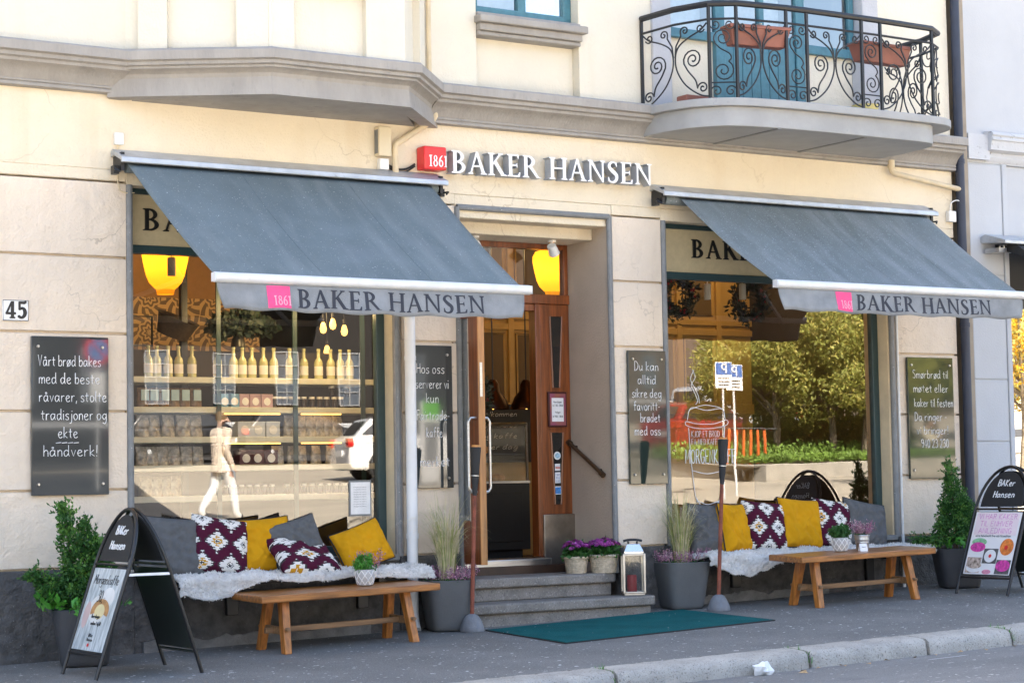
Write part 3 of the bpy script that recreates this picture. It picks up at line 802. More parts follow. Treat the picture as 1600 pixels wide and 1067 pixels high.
# ================================================================== BAKERY BUILDING
bk = thing('bakery_building', 'cream rendered corner bakery with grey cornice, bay and curved iron balcony', 'building')
WT = 0.40
wall = MB()
COURSES = [(0.535, 1.067), (1.067, 1.608), (1.608, 2.149), (2.149, 2.682), (2.682, 3.215)]
PIERS = [(-9.0, -3.20), (-0.985, -0.495), (1.0, 1.497), (4.08, 4.85)]
for x0, x1 in PIERS:
    for z0, z1 in COURSES:
        wall.box(x0, x1, 0.0, 0.06, z0 + 0.008, z1 - 0.008, 0)
    wall.box(x0 + .001, x1 - .001, 0.035, WT, 0.50, 3.215, 0)
    wall.box(x0, x1, 0.0, WT, 3.221, 3.30, 1)
wall.box(-9.0, 4.85, 0.0, WT, 3.30, 3.86, 1)
# lintels between piers (underside of the upper wall)
for x0, x1 in ((-3.20, -0.985), (1.497, 4.08)):
    wall.box(x0 + .001, x1 - .001, 0.004, WT, 3.20, 3.299, 1)
wall.box(-0.494, 0.999, 0.004, 0.30, 3.215, 3.299, 1)
o_wall = wall.build('wall', [M['stucco'], M['cream']], bk, bevel=0.006)
up = MB()
for x0, x1 in ((-9.0, -0.27), (0.71, 1.45), (3.80, 4.85)):
    up.box(x0, x1, 0.0, WT, 4.08, 8.2, 0)
up.box(-0.27, 0.71, 0.09, WT, 4.08, 4.60, 0)
up.box(-0.27, 0.71, 0.20, WT, 6.6, 8.2, 0)
up.box(1.45, 3.80, 0.14, WT, 4.08, 4.84, 0)
up.box(1.45, 3.80, 0.14, WT, 6.7, 8.2, 0)
up.box(-9.0, -8.7, WT, 9.0, 0, 8.2, 0)
up.box(4.55, 4.85, WT, 9.0, 0, 8.2, 0)
up.box(-9.0, 4.85, 9.0, 9.3, 0, 8.2, 0)
up.build('upper_wall', M['cream_up'], bk, bevel=0.005)
rf = MB()
rf.add([(-9.2, -.3, 8.2), (5.0, -.3, 8.2), (5.0, 9.4, 8.2), (-9.2, 9.4, 8.2), (-9.2, 4.5, 9.2), (5.0, 4.5, 9.2)], [(0, 1, 5, 4), (2, 3, 4, 5), (0, 4, 3), (1, 2, 5), (0, 3, 2, 1)])
rf.build('roof', M['plinth'], bk)
pl = MB()
for x0, x1 in ((-9.0, -3.165), (-1.03, -0.50), (1.01, 1.53), (4.05, 4.85)):
    pl.box(x0, x1, -0.022, 0.3, -0.35, 0.53)
for x0, x1 in ((-3.165, -1.03), (1.53, 4.05)):
    pl.box(x0, x1, -0.008, 0.3, -0.35, 0.50)
pl.build_each('plinth', M['plinth'], bk, bevel=0.01)
# broken render along the foot of the wall
ft = MB()
for x0, x1 in ((-3.1, -1.3), (1.6, 3.2)):
    n = 40
    top = [(x0 + (x1 - x0) * i / n, gz(x0 + (x1 - x0) * i / n, 0) + 0.075 + 0.045 * noise.noise(Vector((i * .23, x0, 0))) + .02 * noise.noise(Vector((i * .9, 2, 0)))) for i in range(n + 1)]
    poly = top + [(x1, -0.2), (x0, -0.2)]
    ft.prism(poly, lambda a, b, d: (a, d, b), -0.008, -0.03)
ft.build_each('exposed_footing', mat('grey_exposed_footing', (0.19, 0.185, 0.18), .9, var=.25, vs=8, bump=1, bs=60), bk)

# ---- cornice: flat runs and the bay
PR_F = [(0, 4.16), (.21, 4.115), (.225, 4.10), (.225, 4.04), (.195, 4.03), (.195, 4.005), (.17, 3.995), (.165, 3.975), (.115, 3.955), (.08, 3.92), (.06, 3.885), (.055, 3.878), (.06, 3.872), (.06, 3.862), (.05, 3.858), (.058, 3.85), (.058, 3.832), (.03, 3.825), (0, 3.825)]
PR_B = [(0, 4.16), (.19, 4.115), (.205, 4.10), (.205, 4.04), (.18, 4.03), (.18, 4.008), (.155, 4.0), (.155, 3.985), (.12, 3.975), (.095, 3.955), (.085, 3.93), (.105, 3.80), (.02, 3.795), (0, 3.795)]
cn = MB()
BAY = [(-3.20, 0.0), (-2.36, -0.58), (-1.32, -0.58), (-0.80, 0.0)]
cn.sweep([(-9.0, 0.0), (-3.24, 0.0)], PR_F)
cn.sweep([(-0.74, 0.0), (4.85, 0.0)], PR_F)
cn.sweep([(-3.30, 0.04)] + BAY[1:3] + [(-0.72, 0.06)], PR_B)
cn.build('cornice', M['trim'], bk, smooth=28)
sf = MB()
sf.prism([(-3.18, 0.02), (-2.37, -0.61), (-1.31, -0.61), (-0.83, 0.02)], lambda a, b, d: (a, b, d), 3.797, 3.86)
sf.build('bay_soffit', M['trim'], bk)
by = MB()
by.prism(BAY, lambda a, b, d: (a, b, d), 4.09, 8.2, 0)


def on_face(p0, p1, u0, u1, z0, z1, d0, d1, mb, m=0):
    a, b = Vector(p0), Vector(p1)
    t = b - a
    nn = Vector((t.y, -t.x)).normalized()
    q = [a + t * u for u in (u0, u1)]
    vs = [(c.x + nn.x * d, c.y + nn.y * d, z) for z in (z0, z1) for d in (d0, d1) for c in q]
    mb.add(vs, [(0, 1, 3, 2), (4, 6, 7, 5), (0, 4, 5, 1), (2, 3, 7, 6), (0, 2, 6, 4), (1, 5, 7, 3)], m)


on_face(BAY[0], BAY[1], 0.10, 0.30, 4.09, 8.2, -.02, .055, by)
on_face(BAY[0], BAY[1], 0.78, 1.03, 4.09, 8.2, -.02, .055, by)
on_face(BAY[1], BAY[2], -.03, 0.16, 4.09, 8.2, -.02, .057, by)
on_face(BAY[1], BAY[2], 0.72, 1.03, 4.09, 8.2, -.02, .057, by)
on_face(BAY[2], BAY[3], -.03, 0.14, 4.09, 8.2, -.02, .055, by)
on_face(BAY[2], BAY[3], 0.74, 1.0, 4.09, 8.2, -.02, .055, by)
by.build('bay', [M['cream_up']], bk)
bs = MB()
on_face(BAY[2], BAY[3], 0.16, 0.80, 4.80, 4.92, .0, .10, bs)
on_face(BAY[2], BAY[3], 0.16, 0.86, 4.92, 5.0, .0, .14, bs)
on_face(BAY[1], BAY[2], 0.18, 0.70, 4.60, 4.72, .0, .10, bs)
on_face(BAY[1], BAY[2], 0.18, 0.70, 4.72, 4.80, .0, .14, bs)
on_face(BAY[0], BAY[1], 0.32, 0.76, 4.72, 4.84, .0, .10, bs)
bs.build_each('bay_sill', M['trim'], bk, bevel=0.008)

# ---- upper window
uw = MB()
for x0, x1 in ((-.27, -.19), (.19, .27), (.63, .71)):
    uw.box(x0, x1, 0.10, 0.16, 4.80, 6.6)
uw.box(-.27, .71, 0.101, 0.159, 4.74, 4.83)
uw.box(-.27, .71, 0.101, 0.159, 5.9, 5.98)
w_up = uw.build('upper_window', M['teal_light'], bk, bevel=0.008)
g = MB()
for x0, x1 in ((-.19, .19), (.27, .63)):
    g.add([(x0, .13, 4.83), (x1, .13, 4.83), (x1, .13, 6.6), (x0, .13, 6.6)], [(0, 1, 2, 3)])
g.build_each('pane', M['upglass'], w_up, smooth=0)
g = MB()
g.box(-.25, .69, .30, .31, 4.8, 6.6)
g.build('curtain', M['curtain'], w_up)
us = MB()
us.box(-.29, .74, -0.10, 0.1, 4.66, 4.72)
us.box(-.27, .72, -0.02, 0.1, 4.72, 4.755)
us.box(-.27, .71, -0.06, 0.1, 4.60, 4.66)
us.box(-.27, .71, -0.035, 0.1, 4.565, 4.60)
us.build('upper_window_sill', M['trim'], bk, bevel=0.01)

# ---- edges round the openings of the ground floor
ed = MB()


def strip_v(x, z0, z1, r=0.024):
    ed.tube([(x, 0.0, z0), (x, 0.0, z1)], r, 10)


for x, z0, z1 in ((-3.178, 0.53, 3.2), (-1.03, .53, 3.2), (-.478, .30, 3.20), (.972, .33, 3.20), (1.52, .53, 3.2), (4.04, .53, 3.2)):
    strip_v(x, z0, z1)
ed.tube([(-.478, 0.0, 3.20), (.972, 0.0, 3.20)], 0.024, 10)
ed.build_each('opening_edge', M['edge'], bk)
ed = MB()
ed.box(-1.06, -1.0, -0.012, 0.03, 0.53, 3.2)
ed.box(4.052, 4.082, -0.012, 0.03, 0.53, 3.2)
ed.build_each('grey_jamb', mat('grey_brown_jamb', (.27, .25, .23), .8, var=.15, vs=8, bump=.5, bs=50), bk)
# ---- reveals
rv = MB()
for x0, x1 in ((-1.062, -1.02), (4.0, 4.05)):
    rv.box(x0, x1, 0.012, 0.22, 0.54, 3.2)
for x0, x1 in ((-3.20, -3.155), (1.497, 1.54)):
    rv.box(x0, x1, 0.02, 0.22, 0.54, 3.2)
rv.build_each('window_reveal', M['creampipe'], bk)
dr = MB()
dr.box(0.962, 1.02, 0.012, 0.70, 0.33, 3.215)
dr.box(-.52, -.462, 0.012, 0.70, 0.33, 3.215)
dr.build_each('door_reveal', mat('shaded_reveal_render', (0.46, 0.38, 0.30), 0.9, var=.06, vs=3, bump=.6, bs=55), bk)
dr = MB()
dr.box(-.46, .96, 0.02, .22, 3.12, 3.216)
dr.box(-.46, .96, 0.22, .70, 3.03, 3.215)
dr.build('door_soffit', M['cream'], bk, bevel=0.01)

# ---- shop windows
def shop_window(x0, x1, ytop, first_letter_x, fs_z0):
    f = MB()
    y0, y1 = 0.13, 0.19
    f.box(x0, x0 + .05, y0, y1, .54, 3.2)
    f.box(x1 - .07, x1, y0, y1, .54, 3.2)
    f.box(x0 + .05, x1 - .07, y0 - .01, y1, 2.735, 2.795)
    f.box(x0 + .05, x1 - .07, y0, y1, 3.16, 3.2)
    f.box(x0 + .05, x1 - .07, y0, y1, .54, .62)
    o = f.build('shop_window', M['teal'], bk, bevel=0.006)
    p = MB()
    p.add([(x0 + .05, .16, .62), (x1 - .07, .16, .62), (x1 - .07, .16, 2.735), (x0 + .05, .16, 2.735)], [(0, 1, 2, 3)])
    p.build('pane', M['glass'], o, smooth=0)
    s = MB()
    s.box(x0 + .05, x1 - .07, .145, .18, 2.796, 3.159)
    s.build('fascia_board', M['fascia'], o)
    t = MB()
    serif_flat('BAKER HANSEN', .155, .012, lambda a, b, d: (first_letter_x + a, .144 - d, fs_z0 + b), t, gap=.16, width=1.95)
    t.build('lettering', M['black'], o, smooth=0)
    return o


sw1 = shop_window(-3.16, -1.06, 3.2, -3.015, 2.905)
sw2 = shop_window(1.54, 4.0, 3.2, 1.925, 2.925)
# window sill boards
si = MB()
for x0, x1 in ((-3.19, -1.04), (1.51, 4.03)):
    si.box(x0, x1, -0.03, .13, .50, .545)
si.build_each('window_sill', M['edge'], bk, bevel=0.008)

# ---- doorway joinery
DY = 0.58
df = MB()
df.box(.665, .960, DY, DY + .07, .80, 2.53)          # fixed side panel, its glazed slot is cut by the overlay below
df.box(-.46, -.38, DY, DY + .07, .36, 3.03)
df.box(.918, .960, DY, DY + .07, 2.61, 3.03)
df.box(-.38, .960, DY - .015, DY + .07, 2.53, 2.61)
df.box(-.38, .918, DY, DY + .07, 2.985, 3.03)
df.box(.615, .664, DY - .01, DY + .09, .46, 2.53)
df.box(-.38, .615, DY, DY + .07, 2.47, 2.529)
o_df = df.build('door_frame', M['door'], bk, bevel=0.006)
sp = MB()
sp.add([(x, DY - .002, z) for x, z in ((.765, 2.43), (.885, 2.43), (.850, 1.84), (.785, 1.84))], [(0, 1, 2, 3)])
sp.add([(x, DY - .002, z) for x, z in ((.755, 1.47), (.875, 1.47), (.845, .88), (.785, .88))], [(0, 1, 2, 3)])
sp.build_each('slot_pane', mat('dark_slot_glass', (.02, .018, .016), .05, var=.1, spec=.8), o_df, smooth=0)
bd = MB()
for q in (((.765, 2.43), (.885, 2.43), (.850, 1.84), (.785, 1.84)), ((.755, 1.47), (.875, 1.47), (.845, .88), (.785, .88))):
    bd.tube([(x, DY - .004, z) for x, z in q], .008, 6, closed=True)
bd.build_each('slot_bead', M['door'], o_df)
tp = MB()
tp.add([(-.38, DY + .035, 2.61), (.918, DY + .035, 2.61), (.918, DY + .035, 2.985), (-.38, DY + .035, 2.985)], [(0, 1, 2, 3)])
tp.build('transom_pane', M['clear'], o_df, smooth=0)
kp = MB()
kp.box(.655, .962, DY - .03, DY + .05, .335, .80)
kp.build('kick_plate', M['kick'], o_df, bevel=0.004)
th = MB()
th.box(-.46, .655, DY - .14, DY + .10, .335, .455)
th.build('threshold', M['steel'], bk, bevel=0.012)
st_ = MB()
for x, z0, z1 in ():
    pass

# ---- open door leaf, swung out into the street
LX = -.43
lf = MB()
y0, y1 = -.26, .575
lf.box(LX - .045, LX, y0, y0 + .13, .45, 2.46)
lf.box(LX - .045, LX, y1 - .12, y1, .45, 2.46)
lf.box(LX - .044, LX - .001, y0 + .13, y1 - .12, .45, .78)
lf.box(LX - .044, LX - .001, y0 + .13, y1 - .12, 2.33, 2.46)
o_lf = lf.build('entrance_door', M['door'], bk, bevel=0.005)
le = MB()
le.box(LX - .046, LX + .001, y0 - .012, y0, .449, 2.461)
le.box(LX - .001, LX + .012, y0 - .012, y0 + .03, .449, 2.461)
le.build('door_edge', M['doorpale'], o_lf, bevel=0.003)
lp = MB()
lp.add([(LX - .022, y0 + .13, .78), (LX - .022, y1 - .12, .78), (LX - .022, y1 - .12, 2.33), (LX - .022, y0 + .13, 2.33)], [(0, 1, 2, 3)])
lp.build('pane', M['clear'], o_lf, smooth=0)
for sx in (-1, 1):
    h = MB()
    xb = LX - .022 + sx * .024
    xo = LX - .022 + sx * .095
    yy = y0 + .03
    h.tube([(xb, yy, 1.0)] + smooth_path([(xo - sx * .02, yy, 1.0), (xo, yy, 1.03), (xo, yy, 1.06)], 4) + smooth_path([(xo, yy, 1.50), (xo, yy, 1.53), (xo - sx * .02, yy, 1.56)], 4) + [(xb, yy, 1.56)], .011, 10)
    h.build('handle', M['steel'], o_lf)
lk = MB()
lk.box(LX - .034, LX - .012, y0 - .016, y0 - .0125, 1.72, 1.98)
lk.build('lock_plate', M['steel'], o_lf)

# ---- entrance steps
for (xa, xb, yf, yb, z0, z1) in ((-.70, 1.135, -.34, .02, -.12, .155), (-.60, .955, -.06, .62, .155, .333)):
    s = MB()
    s.box(xa + .02, xb - .045, yf + .04, yb, z0, z1 - .075)
    n = 10
    pts = []
    rad = .07
    pl_ = [(xa, yb), (xa, yf)] + [(xb - rad + rad * math.sin(t), yf + rad - rad * math.cos(t)) for t in np.linspace(0, math.pi / 2, 7)] + [(xb, yb)]
    s.prism(pl_, lambda a, b, d: (a, b, d), z1 - .074, z1)
    s.build('entrance_step', M['step'], bk, bevel=0.014, seg=3)

# ---- balcony
OUT = [(1.25, .02), (1.265, -.30), (1.30, -.48), (1.37, -.64), (1.48, -.77), (1.64, -.87), (1.87, -.93), (2.2, -.965), (2.7, -.98), (3.3, -.985), (3.70, -.98), (3.90, -.93), (4.03, -.82), (4.10, -.66), (4.13, -.4), (4.14, .02)]
OUTS = [(p.x, p.y) for p in smooth_path([(a, b, 0) for a, b in OUT], 4)]
INN = [(1.30, .02), (1.31, -.28), (1.345, -.46), (1.40, -.60), (1.50, -.725), (1.62, -.82), (1.86, -.88), (2.2, -.915), (2.7, -.93), (3.3, -.935), (3.60, -.93), (3.72, -.90), (3.80, -.83), (3.86, -.70), (3.90, -.4), (3.92, .02)]
INS = [(p.x, p.y) for p in smooth_path([(a, b, 0) for a, b in INN], 4)]
b_ = MB()
b_.prism(OUTS, lambda a, b, d: (a, b, d), 4.03, 4.095)
b_.prism(INS, lambda a, b, d: (a, b, d), 3.872, 4.031)
o_bal = b_.build('balcony', M['slab'], bk, smooth=30, bevel=0.006)
sm = MB()
for x in (2.02, 2.95):
    sm.box(x, x + .03, -.90, -.02, 3.864, 3.8718)
sm.build_each('soffit_seam', M['edge'], o_bal)
RAIL = [(1.33, -.02), (1.355, -.42), (1.47, -.73), (1.65, -.855), (2.12, -.915), (2.33, -.925), (2.92, -.935), (3.13, -.935), (3.74, -.915), (3.93, -.80), (4.02, -.5), (4.03, -.02)]
hr = MB()
vp = [(a, b, 4.86) for a, b in RAIL]
hr.tube(vp, .026, 8)
hr.tube([(a, b, 4.735) for a, b in RAIL], .010, 6)
hr.build('handrail', M['iron'], o_bal, smooth=30)
for a, b in [RAIL[i] for i in (0, 2, 3, 4, 5, 6, 7, 8, 10)]:
    p = MB()
    p.box(a - .011, a + .011, b - .011, b + .011, 4.09, 4.85)
    p.build('railing_post', M['iron'], o_bal)


def spiral(cx, cy, r0, a0, turns, sgn, n=26, asp=1.0):
    return [(cx + r0 * (1 - .86 * i / n) * math.cos(a0 + sgn * turns * 2 * math.pi * i / n), cy + asp * r0 * (1 - .86 * i / n) * math.sin(a0 + sgn * turns * 2 * math.pi * i / n)) for i in range(n + 1)]


def scroll_half():
    """half of a wide panel, x 0 (post) .. 0.5 (centre), y 0..1"""
    out = []
    # the great S: small curl by the post below, round under and up into the big spiral
    big = spiral(.235, .52, .135, math.radians(-20), 1.9, 1)
    small = spiral(.10, .14, .075, math.radians(10), 1.4, 1)
    out.append(small)
    out.append(big)
    out.append([(.175, .14), (.205, .25), (.30, .37), (.362, .475)])
    # long curve from the foot of the post to the centre and on to the head
    out.append([(0, .02), (.15, .06), (.34, .20), (.455, .38), (.485, .55), (.44, .70), (.30, .80), (.12, .88), (.03, .96)])
    out.append([(.487, .57), (.47, .72), (.40, .84)] + spiral(.345, .90, .06, math.radians(-10), 1.3, 1))
    out.append(spiral(.12, .905, .06, math.radians(200), 1.3, 1)[::-1] + [])
    return out


def scroll_narrow(k):
    """a narrow panel in units of its own width and height; k = width / height keeps the spirals round"""
    out = []
    a = spiral(.50, .34, .40, math.radians(60), 1.8, -1, asp=k)
    b = spiral(.50, .76, .36, math.radians(-120), 1.8, -1, asp=k)
    out.append(a)
    out.append(b)
    out.append([a[0], (.80, .50), (.72, .56), (.42, .62), b[0]])
    out.append([(0, .19), (1, .19)])
    out.append(spiral(.24, .08, .22, math.radians(180), 1.3, -1, asp=k))
    out.append(spiral(.76, .08, .22, 0, 1.3, 1, asp=k))
    out.append(spiral(.24, .93, .20, math.radians(180), 1.3, 1, asp=k))
    out.append(spiral(.76, .93, .20, 0, 1.3, -1, asp=k))
    return out


def panel(p0, p1, mb, wide=True, mid=None):
    z0, z1 = 4.10, 4.735
    L = math.hypot(p1[0] - p0[0], p1[1] - p0[1])

    def P(u, v):
        if mid is not None:
            a = (p0, mid) if u < .5 else (mid, p1)
            k = u * 2 if u < .5 else u * 2 - 1
        else:
            a, k = (p0, p1), u
        return (a[0][0] + (a[1][0] - a[0][0]) * k, a[0][1] + (a[1][1] - a[0][1]) * k, z0 + (z1 - z0) * v)
    asp = (z1 - z0) / L
    if wide:
        for q in scroll_half():
            q3 = [(a, b, 0) for a, b in q]
            if len(q) < 14:
                q3 = smooth_path(q3, 5)
            # keep spirals round: x is measured against the panel height
            for flip in (0, 1):
                mb.tube([P(min(max((1 - p[0]) if flip else p[0], 0), 1), p[1]) for p in q3], .0068, 5)
    else:
        for q in scroll_narrow(L / (z1 - z0)):
            q3 = [(a, b, 0) for a, b in q]
            if 2 < len(q) < 14:
                q3 = smooth_path(q3, 5)
            mb.tube([P(min(max(p[0], 0), 1), min(max(p[1], 0), 1)) for p in q3], .006, 5)


for i0, i1, wd, mid in ((0, 2, True, RAIL[1]), (2, 3, False, None), (3, 4, True, None), (4, 5, False, None), (5, 6, True, None), (6, 7, False, None), (7, 8, True, None), (8, 10, False, RAIL[9]), (10, 11, True, None)):
    mb = MB()
    panel(RAIL[i0], RAIL[i1], mb, wd, mid)
    mb.build('scroll_panel', M['iron'], o_bal, smooth=60)
# balcony door and its side lights, in the recess
bdm = MB()
for x0, x1 in ((1.62, 1.68), (2.20, 2.30), (3.10, 3.20), (3.72, 3.78)):
    bdm.box(x0, x1, .085, .139, 4.78 if x0 in (1.62, 3.72) else 4.10, 6.7)
bdm.box(1.68, 2.20, .086, .138, 4.78, 4.86)
bdm.box(3.20, 3.72, .086, .138, 4.78, 4.86)
bdm.box(2.68, 2.74, .086, .138, 4.86, 6.7)
o_bd = bdm.build('balcony_door', M['teal_light'], bk, bevel=0.006)
pk = MB()
for i in range(8):
    pk.box(2.302 + i * .0995, 2.302 + i * .0995 + .094, .10, .135, 4.10, 4.90)
pk.build('door_plank', M['teal_light'], o_bd, bevel=0.004)
pg = MB()
for x0, x1, z in ((1.68, 2.20, 4.86), (2.30, 2.68, 4.90), (2.74, 3.10, 4.90), (3.20, 3.72, 4.86)):
    pg.add([(x0, .115, z), (x1, .115, z), (x1, .115, 6.7), (x0, .115, 6.7)], [(0, 1, 2, 3)])
pg.build_each('pane', M['upglass'], o_bd, smooth=0)
pc = MB()
pc.box(1.62, 2.20, .30, .31, 4.86, 6.7)
pc.box(2.3, 3.1, .32, .33, 4.9, 6.7)
pc.build_each('curtain', M['curtain'], o_bd)
gt = MB()
for x0, x1 in ((1.44, 1.64), (3.79, 3.98)):
    gt.box(x0, x1, -.022, .14, 4.09, 7.0)
gt.build_each('balcony_pilaster', mat('blue_grey_pilaster', (.44, .45, .48), .8, var=.06, vs=4, bump=.3, bs=60), bk, bevel=.01)

# ---- inside of the shop
it = MB()
it.box(-3.3, 4.5, .41, 6.2, .30, .40, 0)
it.box(-3.3, 4.5, .20, 6.2, 3.50, 3.56, 1)
it.build('shop_floor', [M['darkwood'], M['darkwall']], bk)
iw = MB()
iw.box(-3.35, -3.3, .41, 6.2, .4, 3.5)
iw.box(4.45, 4.5, .41, 6.2, .4, 3.5)
iw.box(-3.3, 4.45, 5.2, 5.26, .4, 3.5)
iw.build('shop_wall', M['darkwall'], bk)

# ================================================================== NEIGHBOUR
nb = thing('neighbour_building', 'pale blue rendered building with white stone cornice beside the bakery', 'building')
q = MB()
NJ = [(.50, .80), (.80, 1.36), (1.36, 1.93), (1.93, 2.50), (2.50, 2.90), (2.90, 3.93)]
for z0, z1 in NJ:
    q.box(5.075, 5.50, .012, .05, z0 + .007, z1 - .007)
q.box(5.05, 5.565, .024, .5, -.3, 3.94)
q.box(5.505, 5.562, .0, .05, .5, 3.94)
q.box(5.565, 12.0, .05, .5, 3.25, 3.94)
q.box(5.05, 12.0, .02, .5, 3.94, 8.4)
q.box(4.853, 5.049, .30, .5, -.3, 8.2)
q.box(11.5, 12.0, .05, .5, -.3, 3.25)
q.box(5.565, 11.5, .12, .5, -.3, .55)
q.box(12.0, 12.3, .05, 9, -.3, 8.4)
q.build('wall', M['neigh'], nb, bevel=.006)
q = MB()
q.sweep([(5.30, .02), (12, .02)], [(0, 4.24), (.10, 4.225), (.115, 4.21), (.12, 4.195), (.105, 4.18), (.115, 4.165), (.115, 4.15), (.10, 4.14), (.09, 4.10), (.085, 4.06), (.02, 4.04), (.03, 4.0), (.02, 3.97), (0, 3.95)])
q.box(5.05, 5.32, -.03, .03, 3.965, 4.20)
q.build('cornice', M['neightrim'], nb, smooth=30)
q = MB()
q.box(5.05, 5.57, -.012, .04, -.3, .50)
q.build('plinth', M['plinth'], nb)
q = MB()
q.box(5.565, 5.62, .20, .26, .55, 3.25)
q.box(5.62, 11.5, .20, .26, 2.62, 2.70)
o_nw = q.build('shop_window', M['black'], nb)
q = MB()
q.add([(5.62, .23, .55), (11.5, .23, .55), (11.5, .23, 2.62), (5.62, .23, 2.62)], [(0, 1, 2, 3)])
q.build('pane', glass_mat('dark_shop_glass', 11.0, (.3, .3, .3)), o_nw, smooth=0)
q = MB()
q.box(5.6, 11.5, .9, .95, .5, 3.25)
q.box(5.62, 11.5, .205, .255, 2.70, 3.25)
q.build('dark_backing', M['blackmat'], o_nw)

# ================================================================== SIGNS AND WALL FITTINGS
sg = thing('store_sign', 'raised white letter sign on the wall above the entrance with red 1861 block', 'sign', (0.25, 0, 3.53))
q = MB()
q.box(-1.085, -.885, -.125, -.005, -.075, .105)
q.build('red_block', M['red'], sg, bevel=.012)
q = MB()
serif_flat('1861', .085, .004, lambda a, b, d: (-1.045 + a, -.1262 - d, -.05 + b), q, gap=.06, width=.165)
q.build('number_lettering', M['white'], sg, smooth=0)
q = MB()
serif_flat('BAKER HANSEN', .172, .085, lambda a, b, d: (-.835 + a, -.03 - d, -.085 + .012 * a + b), q, gap=.10, width=1.92, m=0, mside=1, space=.40)
q.build('lettering', [M['white'], M['sidegrey']], sg, smooth=0)

# house number plate
hp = thing('house_number_plate', 'white enamel plate with black house number 45 on the wall far left', 'sign', (-4.008, 0, 2.29))
q = MB()
q.box(-.092, .092, -.012, 0, -.072, .072)
q.build('plate', M['white'], hp, bevel=.008)
q = MB()
q.tube([(-.088, -.012, -.068), (.088, -.012, -.068), (.088, -.012, .068), (-.088, -.012, .068)], .004, 6, closed=True)
q.build('rim', M['edge'], hp)
q = MB()
serif_flat('45', .11, .003, lambda a, b, d: (-.07 + a, -.0125 - d, -.052 + b), q, gap=.06, width=.15, bold=24)
q.build('digits', M['black'], hp, smooth=0)


def chalkboard(name, label, x0, x1, lines, m, bolts=True):
    z0, z1 = 1.035, 2.118
    cx = (x0 + x1) / 2
    t = thing(name, label, 'chalkboard', (cx, 0, z0))
    b = MB()
    b.box(x0 - cx, x1 - cx, -.034, -.010, 0, z1 - z0)
    b.build('panel', m, t, bevel=.003)
    b = MB()
    for u in (x0 - cx + .045, x1 - cx - .045):
        for v in (.075, z1 - z0 - .07):
            b.lathe([(.011, -.010), (.011, .040), (.008, .046)], (0, 0, 0), 12)
            k = len(b.v) - 36
            for i in range(36):
                p = b.v[k + i]
                b.v[k + i] = (p[0] + u, -p[2], p[1] + v)
    b.build('bolt', M['steel'], t)
    for txt, xs, ze, xe in lines:      # text, start x, baseline z, end x
        b = MB()
        write(txt, .075, lambda p, r, a=xs, c=ze: (a - cx + p, -.0355, c - z0 + r), b, r=.0027, width=xe - xs)
        b.build('handwriting_line', M['chalk'], t, smooth=60)
    return t


chalkboard('menu_board', 'wide grey board lettered with words on proud bread traditions, left of the left window', -3.905, -3.352,
           [('Vårt brød bakes', -3.86, 1.915, -3.41), ('med de beste', -3.855, 1.795, -3.42), ('råvarer, stolte', -3.855, 1.672, -3.37), ('tradisjoner og', -3.84, 1.548, -3.37),
            ('ekte', -3.72, 1.425, -3.58), ('____', -3.73, 1.405, -3.57), ('håndverk!', -3.825, 1.300, -3.44)], M['board'])
chalkboard('menu_board', 'narrow dark board beginning Hos oss, between white downpipe and doorway', -.96, -.562,
           [('Hos oss', -.88, 1.905, -.635), ('serverer vi', -.89, 1.79, -.60), ('kun', -.80, 1.68, -.69), ('Fairtrade-', -.885, 1.55, -.595), ('kaffe', -.80, 1.42, -.66), ('merket', -.86, 1.20, -.60)], M['board'])
chalkboard('menu_board', 'narrow green grey board beginning Du kan, right of the doorway', 1.109, 1.489,
           [('Du kan', 1.17, 1.955, 1.41), ('alltid', 1.20, 1.845, 1.385), ('sikre deg', 1.14, 1.735, 1.435), ('favoritt-', 1.155, 1.63, 1.42), ('brødet', 1.22, 1.535, 1.42), ('med oss', 1.16, 1.43, 1.42)], M['boardgreen'])
chalkboard('menu_board', 'wide green grey board ending in a phone number, right of the right window', 4.192, 4.752,
           [('Smørbrød til', 4.25, 1.93, 4.685), ('møtet eller', 4.255, 1.805, 4.68), ('kaker til festen', 4.26, 1.675, 4.735), ('Da ringer -', 4.26, 1.55, 4.65), ('vi bringer!', 4.28, 1.43, 4.665), ('940 23 230', 4.33, 1.31, 4.665)], M['boardgreen'])


